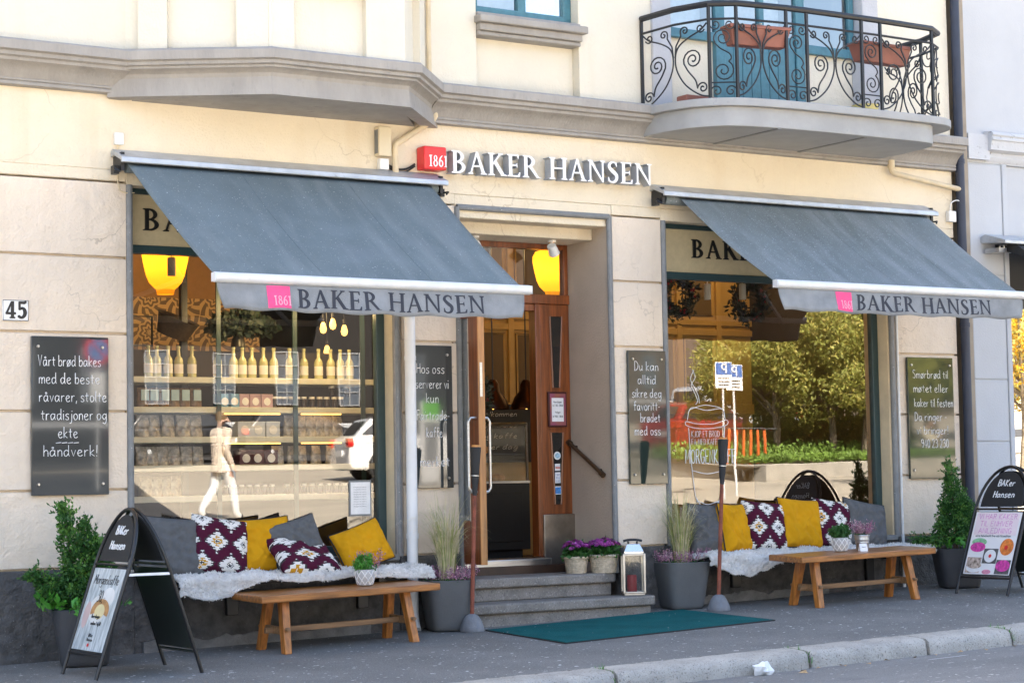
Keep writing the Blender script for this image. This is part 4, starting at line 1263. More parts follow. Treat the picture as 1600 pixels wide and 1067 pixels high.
# ---- awnings
def awning(label, x0, x1, fa, fb, ztop, yb, zb, cloth, text0, text1, seams, group, tz):
    t = thing('awning', label, 'awning', ((x0 + x1) / 2, 0, ztop), group=group)
    cx, cz = (x0 + x1) / 2, ztop
    c = MB()          # cassette: roof strip sloping forward, a lip and the roller box
    prof = [(0.0, .04), (-.03, .055), (-.20, -.02), (-.205, -.055), (-.185, -.06), (-.18, -.04), (-.05, .01), (0.0, .0)]
    c.prism(prof, lambda a, b, d: (d, a, b), x0 - cx - .03, x1 - cx + .03)
    c.build('cassette', M['alu'], t, bevel=.003)
    c = MB()
    c.tube([(x0 - cx + .04, -.10, -.075), (x1 - cx - .02, -.10, -.075)], .042, 14)
    c.build('roller', cloth, t)
    for s, xx in ((-1, x0 - cx), (1, x1 - cx)):
        c = MB()
        c.box(xx - .012, xx + .012, -.15, -.001, -.11, .02)
        c.box(xx + s * .012, xx + s * .05, -.11, -.05, -.13, -.07)
        c.tube([(xx + s * .03, -.08, -.10), (xx + s * .06, -.15, -.10), (xx + s * .03, -.17, -.12)], .008, 6)
        c.build('bracket', M['black'], t)
    f0, f1 = fa - cx, fb - cx
    ys, zs = -.15, -.06
    ye, ze = yb, zb - cz
    nx, ny = 40, 22
    c = MB()
    P = []
    for j in range(ny + 1):
        v = j / ny
        for i in range(nx + 1):
            u = i / nx
            sag = -.035 * math.sin(math.pi * v) * (0.75 + .25 * math.sin(math.pi * u))
            wr = (.010 * noise.noise(Vector((u * 5, v * 1.2, x0))) + .007 * noise.noise(Vector((u * 17 + v * 2, v * .8, x0 + 5)))) * math.sin(math.pi * v) ** .6
            P.append((f0 + (f1 - f0) * u - .085 * (1 - v) * (1 - u), ys + (ye - ys) * v, zs + (ze - zs) * v + sag + wr))
    c.add(P, [(j * (nx + 1) + i, j * (nx + 1) + i + 1, (j + 1) * (nx + 1) + i + 1, (j + 1) * (nx + 1) + i) for j in range(ny) for i in range(nx)])
    o = c.build('canopy', cloth, t, smooth=60)
    md = o.modifiers.new("cloth", 'SOLIDIFY')
    md.thickness = .003
    c = MB()
    for u in seams:
        i = int(u * nx)
        c.tube([(p[0], p[1], p[2] + .001) for p in [P[j * (nx + 1) + i] for j in range(ny + 1)]], .0045, 4)
    c.build('canopy_seam', cloth, t)
    c = MB()
    c.tube([(f0 - .02, ye - .01, ze - .005), (f1 + .05, ye - .01, ze - .005)], .034, 16)
    c.box(f0 - .026, f0 - .02, ye - .04, ye + .02, ze - .035, ze + .025)
    c.box(f1 + .05, f1 + .056, ye - .04, ye + .02, ze - .035, ze + .025)
    c.build('front_bar', M['bar'], t, bevel=.003)
    # valance: cloth hanging from the bar, rippled a little and drawn in at the ends
    H = .178
    zt = ze - .03

    def val(a, b, off=0.0):
        u = (a - f0) / (f1 - f0)
        k = (zt - b) / H
        yy = ye - .012 + .012 * k * math.sin(u * 21 + 1) + .02 * k * noise.noise(Vector((u * 9, k * 1.3, x0))) - .02 * k
        edge = min(u, 1 - u) * (f1 - f0)
        pull = max(0, 1 - edge / .25)
        xx = a + (.05 if u < .5 else -.03) * pull * k * k
        return (xx, yy - off, b - .010 * math.sin(math.pi * u) * k + .006 * k * math.sin(u * 40))
    c = MB()
    nx2, ny2 = 90, 6
    c.add([val(f0 + (f1 - f0) * i / nx2, zt - H * j / ny2) for j in range(ny2 + 1) for i in range(nx2 + 1)],
          [(j * (nx2 + 1) + i, j * (nx2 + 1) + i + 1, (j + 1) * (nx2 + 1) + i + 1, (j + 1) * (nx2 + 1) + i) for j in range(ny2) for i in range(nx2)])
    o = c.build('valance', M['valance'], t, smooth=70)
    md = o.modifiers.new("cloth", 'SOLIDIFY')
    md.thickness = .003
    md.offset = 0
    c = MB()
    tb = zt - .150 + tz
    serif_flat('BAKER HANSEN', .118, .0022, lambda a, b, d: val(text0 + .225 - cx + a, tb + b, .0035 + d), c, gap=.10, width=text1 - text0 - .225, space=.44)
    c.build('lettering', M['ink'], o, smooth=0)
    c = MB()
    n = 6
    for k2, dd in ((0, .0035),):
        c.add([val(text0 - cx + .17 * i / n, tb - .012 + .145 * j / n, dd) for j in range(n + 1) for i in range(n + 1)], [(j * (n + 1) + i, j * (n + 1) + i + 1, (j + 1) * (n + 1) + i + 1, (j + 1) * (n + 1) + i) for j in range(n) for i in range(n)])
    c.build('pink_square', M['pink'], o, smooth=0)
    c = MB()
    serif_flat('1861', .062, .001, lambda a, b, d: val(text0 - cx + .045 + a, tb + .006 + b, .005 + d), c, gap=.06, width=.13)
    c.build('number_lettering', M['palepink'], o, smooth=0)
    # folding arms under the cloth
    for s, xx in ((1, f0 + .35), (-1, f1 - .35)):
        c = MB()
        el = (xx + s * .55, (ys + ye) / 2 - .05, (zs + ze) / 2 - .20)
        c.tube([(xx - s * .2, -.12, -.17), el], .022, 8)
        c.tube([el, (xx - s * .1, ye + .03, ze - .035)], .019, 8)
        c.lathe([(.03, -.03), (.03, .03)], el, 12)
        c.build('folding_arm', M['alu'], t)
    return t


awning('slate blue awning over the left shop window, drawn far out with a pink 1861 square', -3.285, -.70, -3.17, -.80, 3.385, -1.40, 2.425, M['awning'], -2.82, -1.14, (.36, .70), 'bakery awnings', 0)
awning('dusty slate awning over the right shop window, lower right of the balcony', 1.42, 4.44, 1.665, 4.36, 3.435, -1.25, 2.575, M['awning2'], 2.25, 3.97, (.22, .5, .78), 'bakery awnings', 0)
# the neighbour's dark awning, only its folded end in view
na = thing('awning', 'folded dark awning with curled steel arm on the pale blue building', 'awning', (5.2, 0, 3.19))
q = MB()
q.prism([(0, .06), (-.05, .075), (-.30, .0), (-.30, -.03), (0, .0)], lambda a, b, d: (d, a, b), 0, 5.5)
q.build('cassette', M['alu'], na, bevel=.003)
q = MB()
q.prism([(-.02, -.01), (-.28, -.035), (-.55, -.21), (-.55, -.225), (-.20, -.10), (-.02, -.07)], lambda a, b, d: (d, a, b), .16, 5.4)
q.build('canopy', M['blackmat'], na)
q = MB()
for k in range(5):
    q.tube([(.10 + .05 * k + .03 * math.cos(a), -.16, -.06 + .035 * math.sin(a)) for a in np.linspace(0, 5.6, 12)], .008, 6)
q.box(.02, .12, -.20, -.02, -.10, -.06)
q.build('spring_arm', M['steel'], na)
q = MB()
q.tube([(.42, -.30, -.16), (5.3, -.30, -.16)], .045, 12)
q.build('front_bar', M['alu'], na)

# ---- pipes, boxes, lamps, rail
t = tag(MB().tube(smooth_path([(-.955, -.06, 3.3), (-.955, -.07, 2.6), (-.955, -.07, 1.2), (-.96, -.07, .3), (-.965, -.08, .08), (-.98, -.14, -.02)], 4), .042, 16)
        .tube([(-.956, -.07, 0.66), (-.956, -.07, 0.70)], .047, 16).tube([(-.956, -.07, 0.42), (-.956, -.07, .46)], .047, 16).tube([(-.955, -.07, 2.0), (-.955, -.07, 2.03)], .046, 16)
        .build('downpipe', M['pipe']), 'white downpipe running down beside the left shop window', 'downpipe')
tag(MB().tube([(4.905, -.05, 8.0), (4.905, -.05, .05)], .042, 14).tube([(4.905, -.05, 3.9), (4.905, -.05, 3.94)], .048, 14).tube([(4.905, -.05, 2.4), (4.905, -.05, 2.44)], .048, 14)
    .build('downpipe', M['navy']), 'navy downpipe in the gap between cream and pale blue buildings', 'downpipe')
tag(MB().box(4.955, 5.045, -.02, .29, -.2, 8.2).build('gap_cover', mat('ochre_brown_strip', (.30, .25, .19), .7, var=.15, vs=5), bevel=.01), 'narrow beige cover strip closing the gap between the two buildings', 'cover strip')
tag(MB().tube(smooth_path([(4.045, -.06, 3.84), (4.045, -.06, 3.78), (4.08, -.06, 3.755)], 3) + [(4.86, -.06, 3.665), (4.90, -.06, 3.66)], .024, 10).tube([(4.045, -.06, 3.87), (4.045, -.06, 3.80)], .032, 10)
    .build('overflow_pipe', M['creampipe']), 'thin cream pipe slanting from under the balcony to the navy downpipe', 'pipe')
tag(MB().tube([(-.69, -.05, 4.02), (-.69, -.05, 3.88)] + smooth_path([(-.71, -.05, 3.85), (-1.0, -.05, 3.665), (-1.045, -.05, 3.62), (-1.045, -.05, 3.5)], 4) + [(-1.045, -.05, 3.36)], .024, 10)
    .build('overflow_pipe', M['creampipe']), 'thin cream pipe bent down the wall beside the red 1861 block', 'pipe')
tag(MB().tube([(-.735, -.05, 8), (-.735, -.05, 4.16)], .02, 10).build('overflow_pipe', M['creampipe']), 'thin upright cream pipe in the corner beside the bay above the cornice', 'pipe')
eb = thing('junction_box', 'tall cream electric box on the wall under the bay beside the left awning', 'electric box', (-1.145, 0, 3.54))
MB().box(-.055, .055, -.075, 0, 0, .225).build('case', M['box'], eb, bevel=.008)
MB().box(-.058, -.052, -.06, -.01, .02, .2).build('lid_edge', M['edge'], eb)
e2 = thing('junction_box', 'small white socket box with black cable, below the tall cream electric box', 'electric box', (-1.14, 0, 3.44))
MB().box(-.04, .04, -.05, 0, 0, .085).build('case', M['whitebox'], e2, bevel=.006)
q = MB()
q.tube(smooth_path([(.04, -.03, .04), (.12, -.02, .015), (.20, -.03, .02), (.27, -.04, .06)], 5), .009, 6)
q.tube(smooth_path([(.04, -.03, .02), (.14, -.02, -.005), (.20, -.03, .0), (.27, -.04, .045)], 5), .008, 6)
q.build('cable', M['cable'], e2)
e3 = thing('junction_box', 'small pale box on the wall above the left end of the left awning', 'electric box', (-3.262, 0, 3.475))
MB().box(-.032, .032, -.035, 0, 0, .085).build('case', M['whitebox'], e3, bevel=.005)
MB().tube([(-.005, -.01, .0), (-.005, -.01, -.09), (-.005, -.01, -.26)] + smooth_path([(.01, -.01, -.32), (.06, -.01, -.335), (.12, -.01, -.33)], 3), .005, 6).build('cable', M['creampipe'], e3)
e4 = thing('junction_box', 'white outdoor socket box on the wall by the navy downpipe', 'electric box', (4.80, 0, 3.36))
MB().box(-.045, .045, -.05, 0, 0, .10).build('case', M['whitebox'], e4, bevel=.006)
MB().tube(smooth_path([(0, -.02, .10), (.0, -.03, .17), (.05, -.05, .20), (.09, -.08, .18)], 4), .006, 6).build('cable', M['whitebox'], e4)
tag(MB().tube([(4.09, -.02, 3.1), (4.09, -.02, .55)], .011, 8).tube([(4.075, -.035, .55), (4.075, -.035, .02)], .014, 8).build('conduit', M['bar']), 'grey cable conduit beside the right shop window', 'conduit')
for x, lab in ((-.10, 'white ceiling spotlight half hidden by the awning over the doorway'), (.64, 'white ceiling spotlight over the doorway, above the yellow lamp')):
    s = thing('spotlight', lab, 'spotlight', (x, .34, 3.03), group='spotlights over the doorway')
    MB().lathe([(.035, -.015), (.035, 0)], n=16).tube([(0, 0, -.01), (0, 0, -.05)], .010, 8).build('mount', M['whitebox'], s)
    b = MB()
    b.tube([(-.02, -.02, -.045), (.012, .0, -.085), (.035, .01, -.115)], [.036, .042, .040], 16)
    b.tube([(.024, .006, -.100), (.030, .009, -.110)], .046, 16)
    b.build('lamp_head', M['whitebox'], s)
hr_ = thing('handrail', 'short bronze handrail slanting on the side wall of the doorway', 'handrail', (.93, .3, 1.24))
MB().tube([(-.005, .26, .145), (-.005, -.20, -.12)], .017, 12).tube([(-.005, .275, .155), (-.005, .24, .135)], .024, 12).tube([(-.005, -.18, -.108), (-.005, -.215, -.13)], .024, 12).build('rail', mat('dark_bronze', (.13, .085, .05), .35, .8, var=.2, vs=20), hr_)
for y, z in ((.2, .112), (-.14, -.085)):
    MB().tube([(-.005, y, z), (.032, y, z)], .009, 8).build('bracket', M['copper'], hr_)
sn = thing('opening_hours_sign', 'framed opening hours notice on the wooden panel beside the open door', 'sign', (.815, DY - .004, 1.66))
MB().box(-.092, .092, -.02, 0, -.145, .145).build('frame', plain('dark_red_frame', (.06, .012, .012), .35), sn, bevel=.004)
MB().box(-.078, .078, -.0215, -.0205, -.13, .13).build('backing', mat('orange_purple_print', (.45, .16, .09), .5, var=.3, vs=12, col2=(.28, .06, .14)), sn)
MB().box(-.062, .055, -.0235, -.022, -.10, .095).build('sheet', M['white'], sn)
b = MB()
for tx, z, wd in (('Hverdager', .055, .085), ('kl 7:30 - 18:00', .025, .10), ('Helger', -.03, .055), ('kl 9:00 - 18:00', -.065, .10)):
    write(tx, .016, lambda p, r, z=z, wd=wd: (-.0035 - wd / 2 + p, -.0245, z + r), b, r=.0011, width=wd, seg=4)
b.build('lettering', M['black'], sn, smooth=60)
sk = [('round white and blue sticker on the door panel glass', [(.813, 1.28, .033, 'r')], (.35, .55, .68)), ('small red and white sticker below the round one', [(.813, 1.185, .026, 's')], (.6, .25, .22)),
      ('tall sticker strip of coloured card logos', [(.813, 1.10, .026, 't')], (.55, .57, .65)), ('square bright blue sticker lowest on the door panel glass', [(.813, .995, .03, 's')], (.05, .22, .55))]
for lab, ((x, z, r, kind),), c in sk:
    t = thing('sticker', lab, 'sticker', (x, DY - .004, z), group='stickers on the door panel')
    b = MB()
    if kind == 'r':
        b.prism([(r * math.cos(a), r * math.sin(a)) for a in np.linspace(0, 2 * math.pi, 24, endpoint=False)], lambda a, q, d: (a, d, q), -.003, 0)
    else:
        hh = r * (1.7 if kind == 't' else 1.1)
        b.box(-r, r, -.003, 0, -hh, hh)
    b.build('backing', M['white'], t)
    b = MB()
    if kind == 'r':
        b.prism([(.7 * r * math.cos(a), .7 * r * math.sin(a)) for a in np.linspace(0, 2 * math.pi, 24, endpoint=False)], lambda a, q, d: (a, d, q), -.0045, -.0035)
    elif kind == 't':
        for k in range(3):
            b.box(-r * .8, r * .8, -.0045, -.0035, -.038 + k * .026, -.020 + k * .026)
    else:
        b.box(-r * .9, r * .9, -.0045, -.0035, -r * (.9 if c[2] > .5 else .5), r * (.9 if c[2] > .5 else .2))
    b.build('print', mat('sticker_print', c, .5, var=.4, vs=60), t)

# ================================================================== BENCHES, SHEEPSKINS, CUSHIONS
def bench(x0, x1, label):
    cx = (x0 + x1) / 2
    t = thing('window_bench', label, 'bench', (cx, 0, .0), group='black wall benches under the windows')
    MB().box(x0 - cx, x1 - cx, -.40, -.012, .395, .435).build('seat', M['blackmat'], t, bevel=.005)
    for xx in (x0 - cx + .55, x1 - cx - .35):
        MB().box(xx - .045, xx + .045, -.05, -.012, .16, .395).box(xx - .03, xx + .03, -.34, -.05, .355, .395).build('bracket', M['black'], t, bevel=.005)
    return t


bench(-2.98, -1.02, 'black wall bench under the left shop window, covered with sheepskin')
bench(1.62, 4.02, 'black wall bench under the right shop window, covered with sheepskin')


def sheepskin(x0, x1, drops, label, seed, roll_end=False):
    cx = (x0 + x1) / 2
    t = thing('sheepskin', label, 'sheepskin', (cx, 0, .436), group='white sheepskins on the benches')
    nx, ns = int((x1 - x0) / .011), 64
    rg = np.random.default_rng(seed)
    V = []
    for i in range(nx + 1):
        u = i / nx
        x = x0 + (x1 - x0) * u
        k = u * (len(drops) - 1)
        a = int(min(k, len(drops) - 2))
        f = k - a
        f = f * f * (3 - 2 * f)
        drop = drops[a] * (1 - f) + drops[a + 1] * f
        drop += .018 * noise.noise(Vector((x * 7, seed, 0)))
        endk = min(u, 1 - u) * (x1 - x0)
        yb = -.03 - .03 * max(0, 1 - endk / .12)
        total = .37 + drop
        for j in range(ns + 1):
            s = total * j / ns
            flat = .36
            if s < flat:
                y, z, n = yb - s, .028, Vector((0, 0, 1))
            else:
                r = .045
                ang = min((s - flat) / r, math.pi / 2)
                y = yb - flat - r * math.sin(ang)
                z = .028 - r * (1 - math.cos(ang)) - max(0, s - flat - r * math.pi / 2)
                n = Vector((0, -math.sin(ang), math.cos(ang)))
            hem = min(1, (total - s) / .05)
            p = Vector((x, y * 9, z * 9))
            q = Vector((x * 9, y * 9 + seed, z * 9))
            d = .024 * noise.noise(q) + .014 * noise.noise(Vector((x * 42, y * 42, z * 42))) + .013 * abs(noise.noise(Vector((x * 70, y * 70, z * 70))))
            fold = .022 * math.sin(x * 11 + seed) * max(0, (s - .3)) * 2
            P = Vector((x - cx, y, z)) + n * (d * (.4 + .6 * hem) + fold)
            if endk < .05:
                P.z -= .02 * (1 - endk / .05)
            V.append(P)
    b = MB()
    b.add(V, [(i * (ns + 1) + j, (i + 1) * (ns + 1) + j, (i + 1) * (ns + 1) + j + 1, i * (ns + 1) + j + 1) for i in range(nx) for j in range(ns)])
    o = b.build('fleece', M['tuft'], t, smooth=80)
    md = o.modifiers.new("hide", 'SOLIDIFY')
    md.thickness = .02
    md.offset = -1
    # curled locks standing out of the fleece
    A = np.array([tuple(p) for p in V])
    G = A.reshape(nx + 1, ns + 1, 3)
    du = np.gradient(G, axis=0)
    dv = np.gradient(G, axis=1)
    nn = np.cross(dv, du).reshape(-1, 3)
    nn /= np.linalg.norm(nn, axis=1)[:, None] + 1e-9
    if nn[:, 2].mean() < 0:
        nn = -nn
    n = int((x1 - x0) * 5200)
    idx = rg.integers(0, len(A), n)
    L = MB()
    dirs = nn[idx] + rg.normal(size=(n, 3)) * .55
    dirs[:, 2] -= .25 * (nn[idx][:, 2] < .6)
    dirs /= np.linalg.norm(dirs, axis=1)[:, None]
    base = A[idx] + rg.normal(size=(n, 3)) * .003
    side = np.cross(dirs, rg.normal(size=(n, 3)))
    side /= np.linalg.norm(side, axis=1)[:, None]
    ln = rg.uniform(.006, .013, n)[:, None]
    wd = .0040
    curl = np.cross(side, dirs) * ln * rg.uniform(-.5, .5, n)[:, None]
    Q = np.stack([base - side * wd, base + side * wd, base + dirs * ln * .6 + side * wd * .8 + curl * .5, base + dirs * ln + curl, base + dirs * ln * .6 - side * wd * .8 + curl * .5], 1).reshape(-1, 3)
    L.v = [tuple(p) for p in Q.tolist()]
    L.n = len(L.v)
    L.f = [(5 * i, 5 * i + 1, 5 * i + 2, 5 * i + 3, 5 * i + 4) for i in range(n)]
    L.m = [0] * n
    L.build('wool', M['tuft'], o, smooth=0)
    return t


sheepskin(-3.02, -2.27, [.13, .17, .19, .165, .11, .075, .05], 'pale sheepskin hanging low behind the left sign stand, on the left bench', 3)
sheepskin(-2.30, -1.58, [.045, .08, .09, .075, .085, .07, .05], 'pale sheepskin under the fallen patterned cushion, middle of the left bench', 5)
sheepskin(-1.62, -1.00, [.05, .075, .085, .09, .095, .085], 'pale sheepskin at the doorway end of the left bench', 9)
sheepskin(1.58, 2.42, [.09, .14, .19, .21, .17, .12, .09], 'pale sheepskin hanging low behind the right torch, on the right bench', 13)
sheepskin(2.38, 3.25, [.08, .10, .09, .08, .09, .08], 'pale sheepskin in the middle of the right bench behind its table', 17)
sheepskin(3.21, 4.06, [.07, .08, .09, .08, .075, .06], 'pale sheepskin at the far end of the right bench beside the shrub', 21)


def kilim(u, v, ox, oy):
    """stepped star medallions in staggered rows; u, v in 0..1 -> material index"""
    U, W = u * 2.05 + ox, v * 2.55 + oy
    row = math.floor(W)
    U += .5 * (row % 2)
    col = math.floor(U)
    a, b = abs(U - col - .5) * 2, abs(W - row - .5) * 2
    zig = .16 * (abs(((b * 5.5) % 1) - .5) * 2)
    zag = .16 * (abs(((a * 5.5) % 1) - .5) * 2)
    zig = .30 * (1 - abs(((b * 3.6 + .5) % 1) - .5) * 2)
    e = (a + zig) * .86 + b * .80
    yellow = (col + row * 2) % 3 == 0
    if a * .8 + b < .13:
        return 3
    if a * .8 + b < .20:
        return 1
    if e < .50:
        return 2 if yellow else (3 if .27 < a + b < .34 else 1)
    if e < .82:
        return 1
    if e < .94:
        return 3
    if a + b > 1.86:
        return 1
    return 0


def cushion(label, cat, mats, c, size, rot, pat=None, piping=None, thick=.085, name='cushion', seed=0):
    t = thing(name, label, 'cushion', c, group=cat)
    t.rotation_euler = rot
    n = 54
    w_, h_ = size[0] / 2, size[1] / 2
    V, F, MI = [], [], []
    for side in (-1, 1):
        for j in range(n + 1):
            for i in range(n + 1):
                u, v = i / n * 2 - 1, j / n * 2 - 1
                pu, pv = 1 - .075 * (1 - v * v) ** 1 * abs(u) ** 3, 1 - .075 * (1 - u * u) * abs(v) ** 3
                th = thick * (max(0, 1 - u ** 4) * max(0, 1 - v ** 4)) ** .45
                wr = .012 * noise.noise(Vector((u * 2.2 + seed, v * 2.2, side))) + .008 * noise.noise(Vector((u * 4 + v * 3 + seed, v * 3 - u * 2, side + 3)))
                wr -= .007 * abs(noise.noise(Vector((u * 3 - v * 2.2, (u + v) * 1.1, seed * 3.1)))) ** .5 * (0 if pat else 1)
                wr *= max(0, 1 - max(abs(u), abs(v)) ** 6) * (2 if pat is None else 1.2)
                V.append((w_ * u * pv ** 0 * (1 - .06 * (1 - v * v) * u * u) , side * (th + wr) * -1, h_ * v * (1 - .06 * (1 - u * u) * v * v)))
        o = 0 if side < 0 else (n + 1) ** 2
        for j in range(n):
            for i in range(n):
                f = (o + j * (n + 1) + i, o + j * (n + 1) + i + 1, o + (j + 1) * (n + 1) + i + 1, o + (j + 1) * (n + 1) + i)
                F.append(f if side > 0 else f[::-1])
                MI.append(kilim((i + .5) / n, (j + .5) / n, pat[0], pat[1]) if pat else 0)
    b = MB()
    b.add(V, F, MI)
    b.build('cover', mats, t, smooth=80)
    if piping:
        b = MB()
        e = []
        for k in range(4 * 20):
            q, r_ = divmod(k, 20)
            s = r_ / 20 * 2 - 1
            u, v = ((s, -1), (1, s), (-s, 1), (-1, -s))[q]
            e.append((w_ * u * (1 - .06 * (1 - v * v) * u * u), 0, h_ * v * (1 - .06 * (1 - u * u) * v * v)))
        b.tube(e, .007, 6, closed=True)
        b.build('piping', piping, t)
    return t


KIL = [M['kil_p'], M['kil_w'], M['kil_y'], M['kil_g']]
GC = 'cushions on the window benches'
# left bench, leaning on the window
cushion('grey cushion furthest left on the left bench, half behind the sign stand', GC, M['grey_cloth'], (-2.93, -.12, .655), (.50, .44), (R(-14), R(5), R(-4)), piping=M['piping'], seed=1)
cushion('upright plum cushion with star pattern on the left bench, beside the furthest left grey cushion', GC, KIL, (-2.575, -.14, .655), (.45, .42), (R(-13), R(9), R(2)), pat=(.25, .15), seed=2)
cushion('mustard cushion on the left bench between the upright patterned and the tilted grey cushion', GC, M['yellow_cloth'], (-2.22, -.11, .65), (.44, .40), (R(-12), R(-3), R(-3)), piping=M['piping'], seed=3)
cushion('tilted grey cushion behind the fallen patterned cushion on the left bench', GC, M['grey_cloth'], (-1.985, -.17, .655), (.42, .36), (R(-16), R(-13), R(4)), piping=M['piping'], seed=4)
cushion('fallen plum cushion with star pattern lying in front on the left bench', GC, KIL, (-1.97, -.27, .555), (.52, .36), (R(-52), R(6), R(8)), pat=(.1, .55), thick=.075, seed=5)
cushion('mustard cushion slumped alone at the doorway end of the left bench', GC, M['yellow_cloth'], (-1.43, -.14, .615), (.44, .33), (R(-22), R(-17), R(6)), piping=M['piping'], seed=6)
# right bench
cushion('grey cushion at the doorway end of the right bench, behind the torch', GC, M['grey_cloth'], (1.83, -.13, .655), (.42, .42), (R(-13), R(3), R(-4)), piping=M['piping'], seed=7)
cushion('mustard cushion on the right bench nearest the torch', GC, M['yellow_cloth'], (2.035, -.19, .655), (.34, .42), (R(-13), R(2), R(14)), piping=M['piping'], seed=8)
cushion('left plum cushion with star pattern of the right bench, between the mustard ones', GC, KIL, (2.41, -.13, .66), (.44, .43), (R(-13), R(5), R(0)), pat=(.55, .35), seed=9)
cushion('mustard cushion on the right bench between the two patterned ones', GC, M['yellow_cloth'], (2.79, -.14, .675), (.44, .43), (R(-13), R(5), R(-2)), piping=M['piping'], seed=10)
cushion('right plum cushion with star pattern of the right bench, beside the big grey cushion', GC, KIL, (3.17, -.12, .665), (.42, .42), (R(-13), R(7), R(2)), pat=(.85, .05), seed=11)
cushion('grey cushion furthest right on the right bench, behind the zinc bucket', GC, M['grey_cloth'], (3.54, -.13, .645), (.48, .42), (R(-14), R(10), R(0)), piping=M['piping'], seed=12)


# ================================================================== TABLES
def table(cx, cy, L, D, label, h, rz=0.0, pegs=True):
    z = gz(cx, cy)
    t = thing('wooden_table', label, 'table', (cx, cy, z), group='low wooden tables')
    t.rotation_euler = (R(math.degrees(math.atan(GY))) * 1, -math.atan(GX), rz)
    b = MB()
    n = 30
    pts = [(-L / 2 - .03 + .02 * noise.noise(Vector((i * .7, cx, 0))), -D / 2 + D * i / 6) for i in range(7)][::-1]
    fr = [(-L / 2 - .05 + (L + .08) * i / n, -D / 2 + .012 * noise.noise(Vector((i * .35, cx, 5)))) for i in range(n + 1)]
    bk_ = [(L / 2 + .04 - (L + .07) * i / n, D / 2 + .010 * noise.noise(Vector((i * .3, cx, 9)))) for i in range(n + 1)]
    b.prism(fr + bk_, lambda a, q, d: (a, q, d), h - .048, h)
    b.build('tabletop', M['wood'], t, bevel=.007, smooth=40)
    for sx in (-1, 1):
        for sy in (-1, 1):
            b = MB()
            x0, x1 = sx * (L / 2 - .19), sx * (L / 2 - .165)
            y0, y1 = sy * (D / 2 - .14), sy * (D / 2 - .055)
            hw, hd = .027, .030
            vs = []
            for (x, y, zz, k) in ((x1, y1, 0, 1), (x0, y0, h - .046, 1.1)):
                vs += [(x - hw * k, y - hd * k, zz), (x + hw * k, y - hd * k, zz), (x + hw * k, y + hd * k, zz), (x - hw * k, y + hd * k, zz)]
            b.add(vs, [(0, 3, 2, 1), (4, 5, 6, 7), (0, 1, 5, 4), (1, 2, 6, 5), (2, 3, 7, 6), (3, 0, 4, 7)])
            b.build('leg', M['woodleg'], t, bevel=.005)
    for sx in (-1, 1):
        MB().box(sx * (L / 2 - .175) - .013, sx * (L / 2 - .175) + .013, -D / 2 + .06, D / 2 - .06, .125, .178).build('cross_rail', M['woodgrey'], t, bevel=.004)
        for sy in (-1, 1):
            MB().lathe([(.016, 0), (.019, .012), (.012, .022)], n=10).build('peg', M['woodgrey'], t).location = (sx * (L / 2 - .172), sy * (D / 2 - .045), .155)
    MB().box(-L / 2 + .10, L / 2 - .10, -.017, .017, .130, .168).build('stretcher', M['woodgrey'], t, bevel=.004)
    return t


table(-1.875, -.59, 1.36, .48, 'low wooden table in front of the left bench, one plant pot on it', .405, R(2))
table(2.80, -.79, 1.36, .44, 'low wooden table in front of the right bench, pot and zinc bucket on it', .415, R(-1))

# ================================================================== SIGN STANDS
def sign_stand(label, cx, cy, H, sp, hw, poster, mname):
    t = thing('sign_stand', label, 'sign stand', (cx, cy, gz(cx, cy)), group='black folding sign stands')
    L = math.hypot(H, sp)

    def pt(face, u, s, off=0.0):
        # u to the reader's right, s up the slope 0..1
        return (face * (sp * (1 - s) + .012 + off), face * u, H * s + off * .35)
    for face in (-1, 1):
        path = [(-hw, 0), (-hw, .35), (-hw, .64)] + [(-hw * math.cos(a), .64 + .36 * math.sin(a)) for a in np.linspace(.12, math.pi - .12, 17)] + [(hw, .64), (hw, .35), (hw, 0)]
        b = MB()
        b.tube([pt(face, u, s) for u, s in path], .0125, 10)
        b.build('leg_frame', M['black'], t)
        b = MB()
        hp_ = [(-hw + .055, .685)] + [(-(hw - .055) * math.cos(a), .70 + .265 * math.sin(a)) for a in np.linspace(.0, math.pi, 19)] + [(hw - .055, .685)]
        b.prism(hp_, lambda u, s, d: pt(face, u, s, d), -.004, .004)
        b.build('header_panel', M['blackmat'], t)
        b = MB()
        write('BAKer', .056, lambda p, r: pt(face, -.085 + p, .845 + r / L, .006), b, r=.0043, width=.185, slant=.15, seg=6)
        b.build('header_lettering', M['white'], t, smooth=60)
        b = MB()
        write('Hansen', .056, lambda p, r: pt(face, -.115 + p, .755 + r / L, .006), b, r=.0043, width=.235, slant=.15, seg=6)
        b.build('header_lettering', M['white'], t, smooth=60)
        b = MB()
        for s in (.665, .13):
            b.tube([pt(face, -hw, s), pt(face, hw, s)], .009, 6)
        b.prism([(-hw + .014, .15), (hw - .014, .15), (hw - .014, .645), (-hw + .014, .645)], lambda u, s, d: pt(face, u, s, d), -.008, .0)
        b.build('backing_panel', mat('dark_green_black_panel', (.018, .026, .022), .35, var=.1, vs=5) if face > 0 else M['black'], t)
        b = MB()
        b.prism([(-hw + .03, .155), (hw - .03, .155), (hw - .03, .64), (-hw + .03, .64)], lambda u, s, d: pt(face, u, s, d), .002, .004)
        ps = b.build('poster', poster['base'], t)
        for nm, mt, draw in poster['art']:
            b = MB()
            draw(b, lambda u, s, d=.005: pt(face, u, s, d), L)
            b.build(nm, mt, ps, smooth=0 if nm != 'lettering' else 60)
    for sy in (-1, 1):
        MB().box(-sp * .40, sp * .40, sy * hw - .006, sy * hw + .006, H * .61 - .008, H * .61 + .008).build('spacer_bar', M['white'], t)
    return t


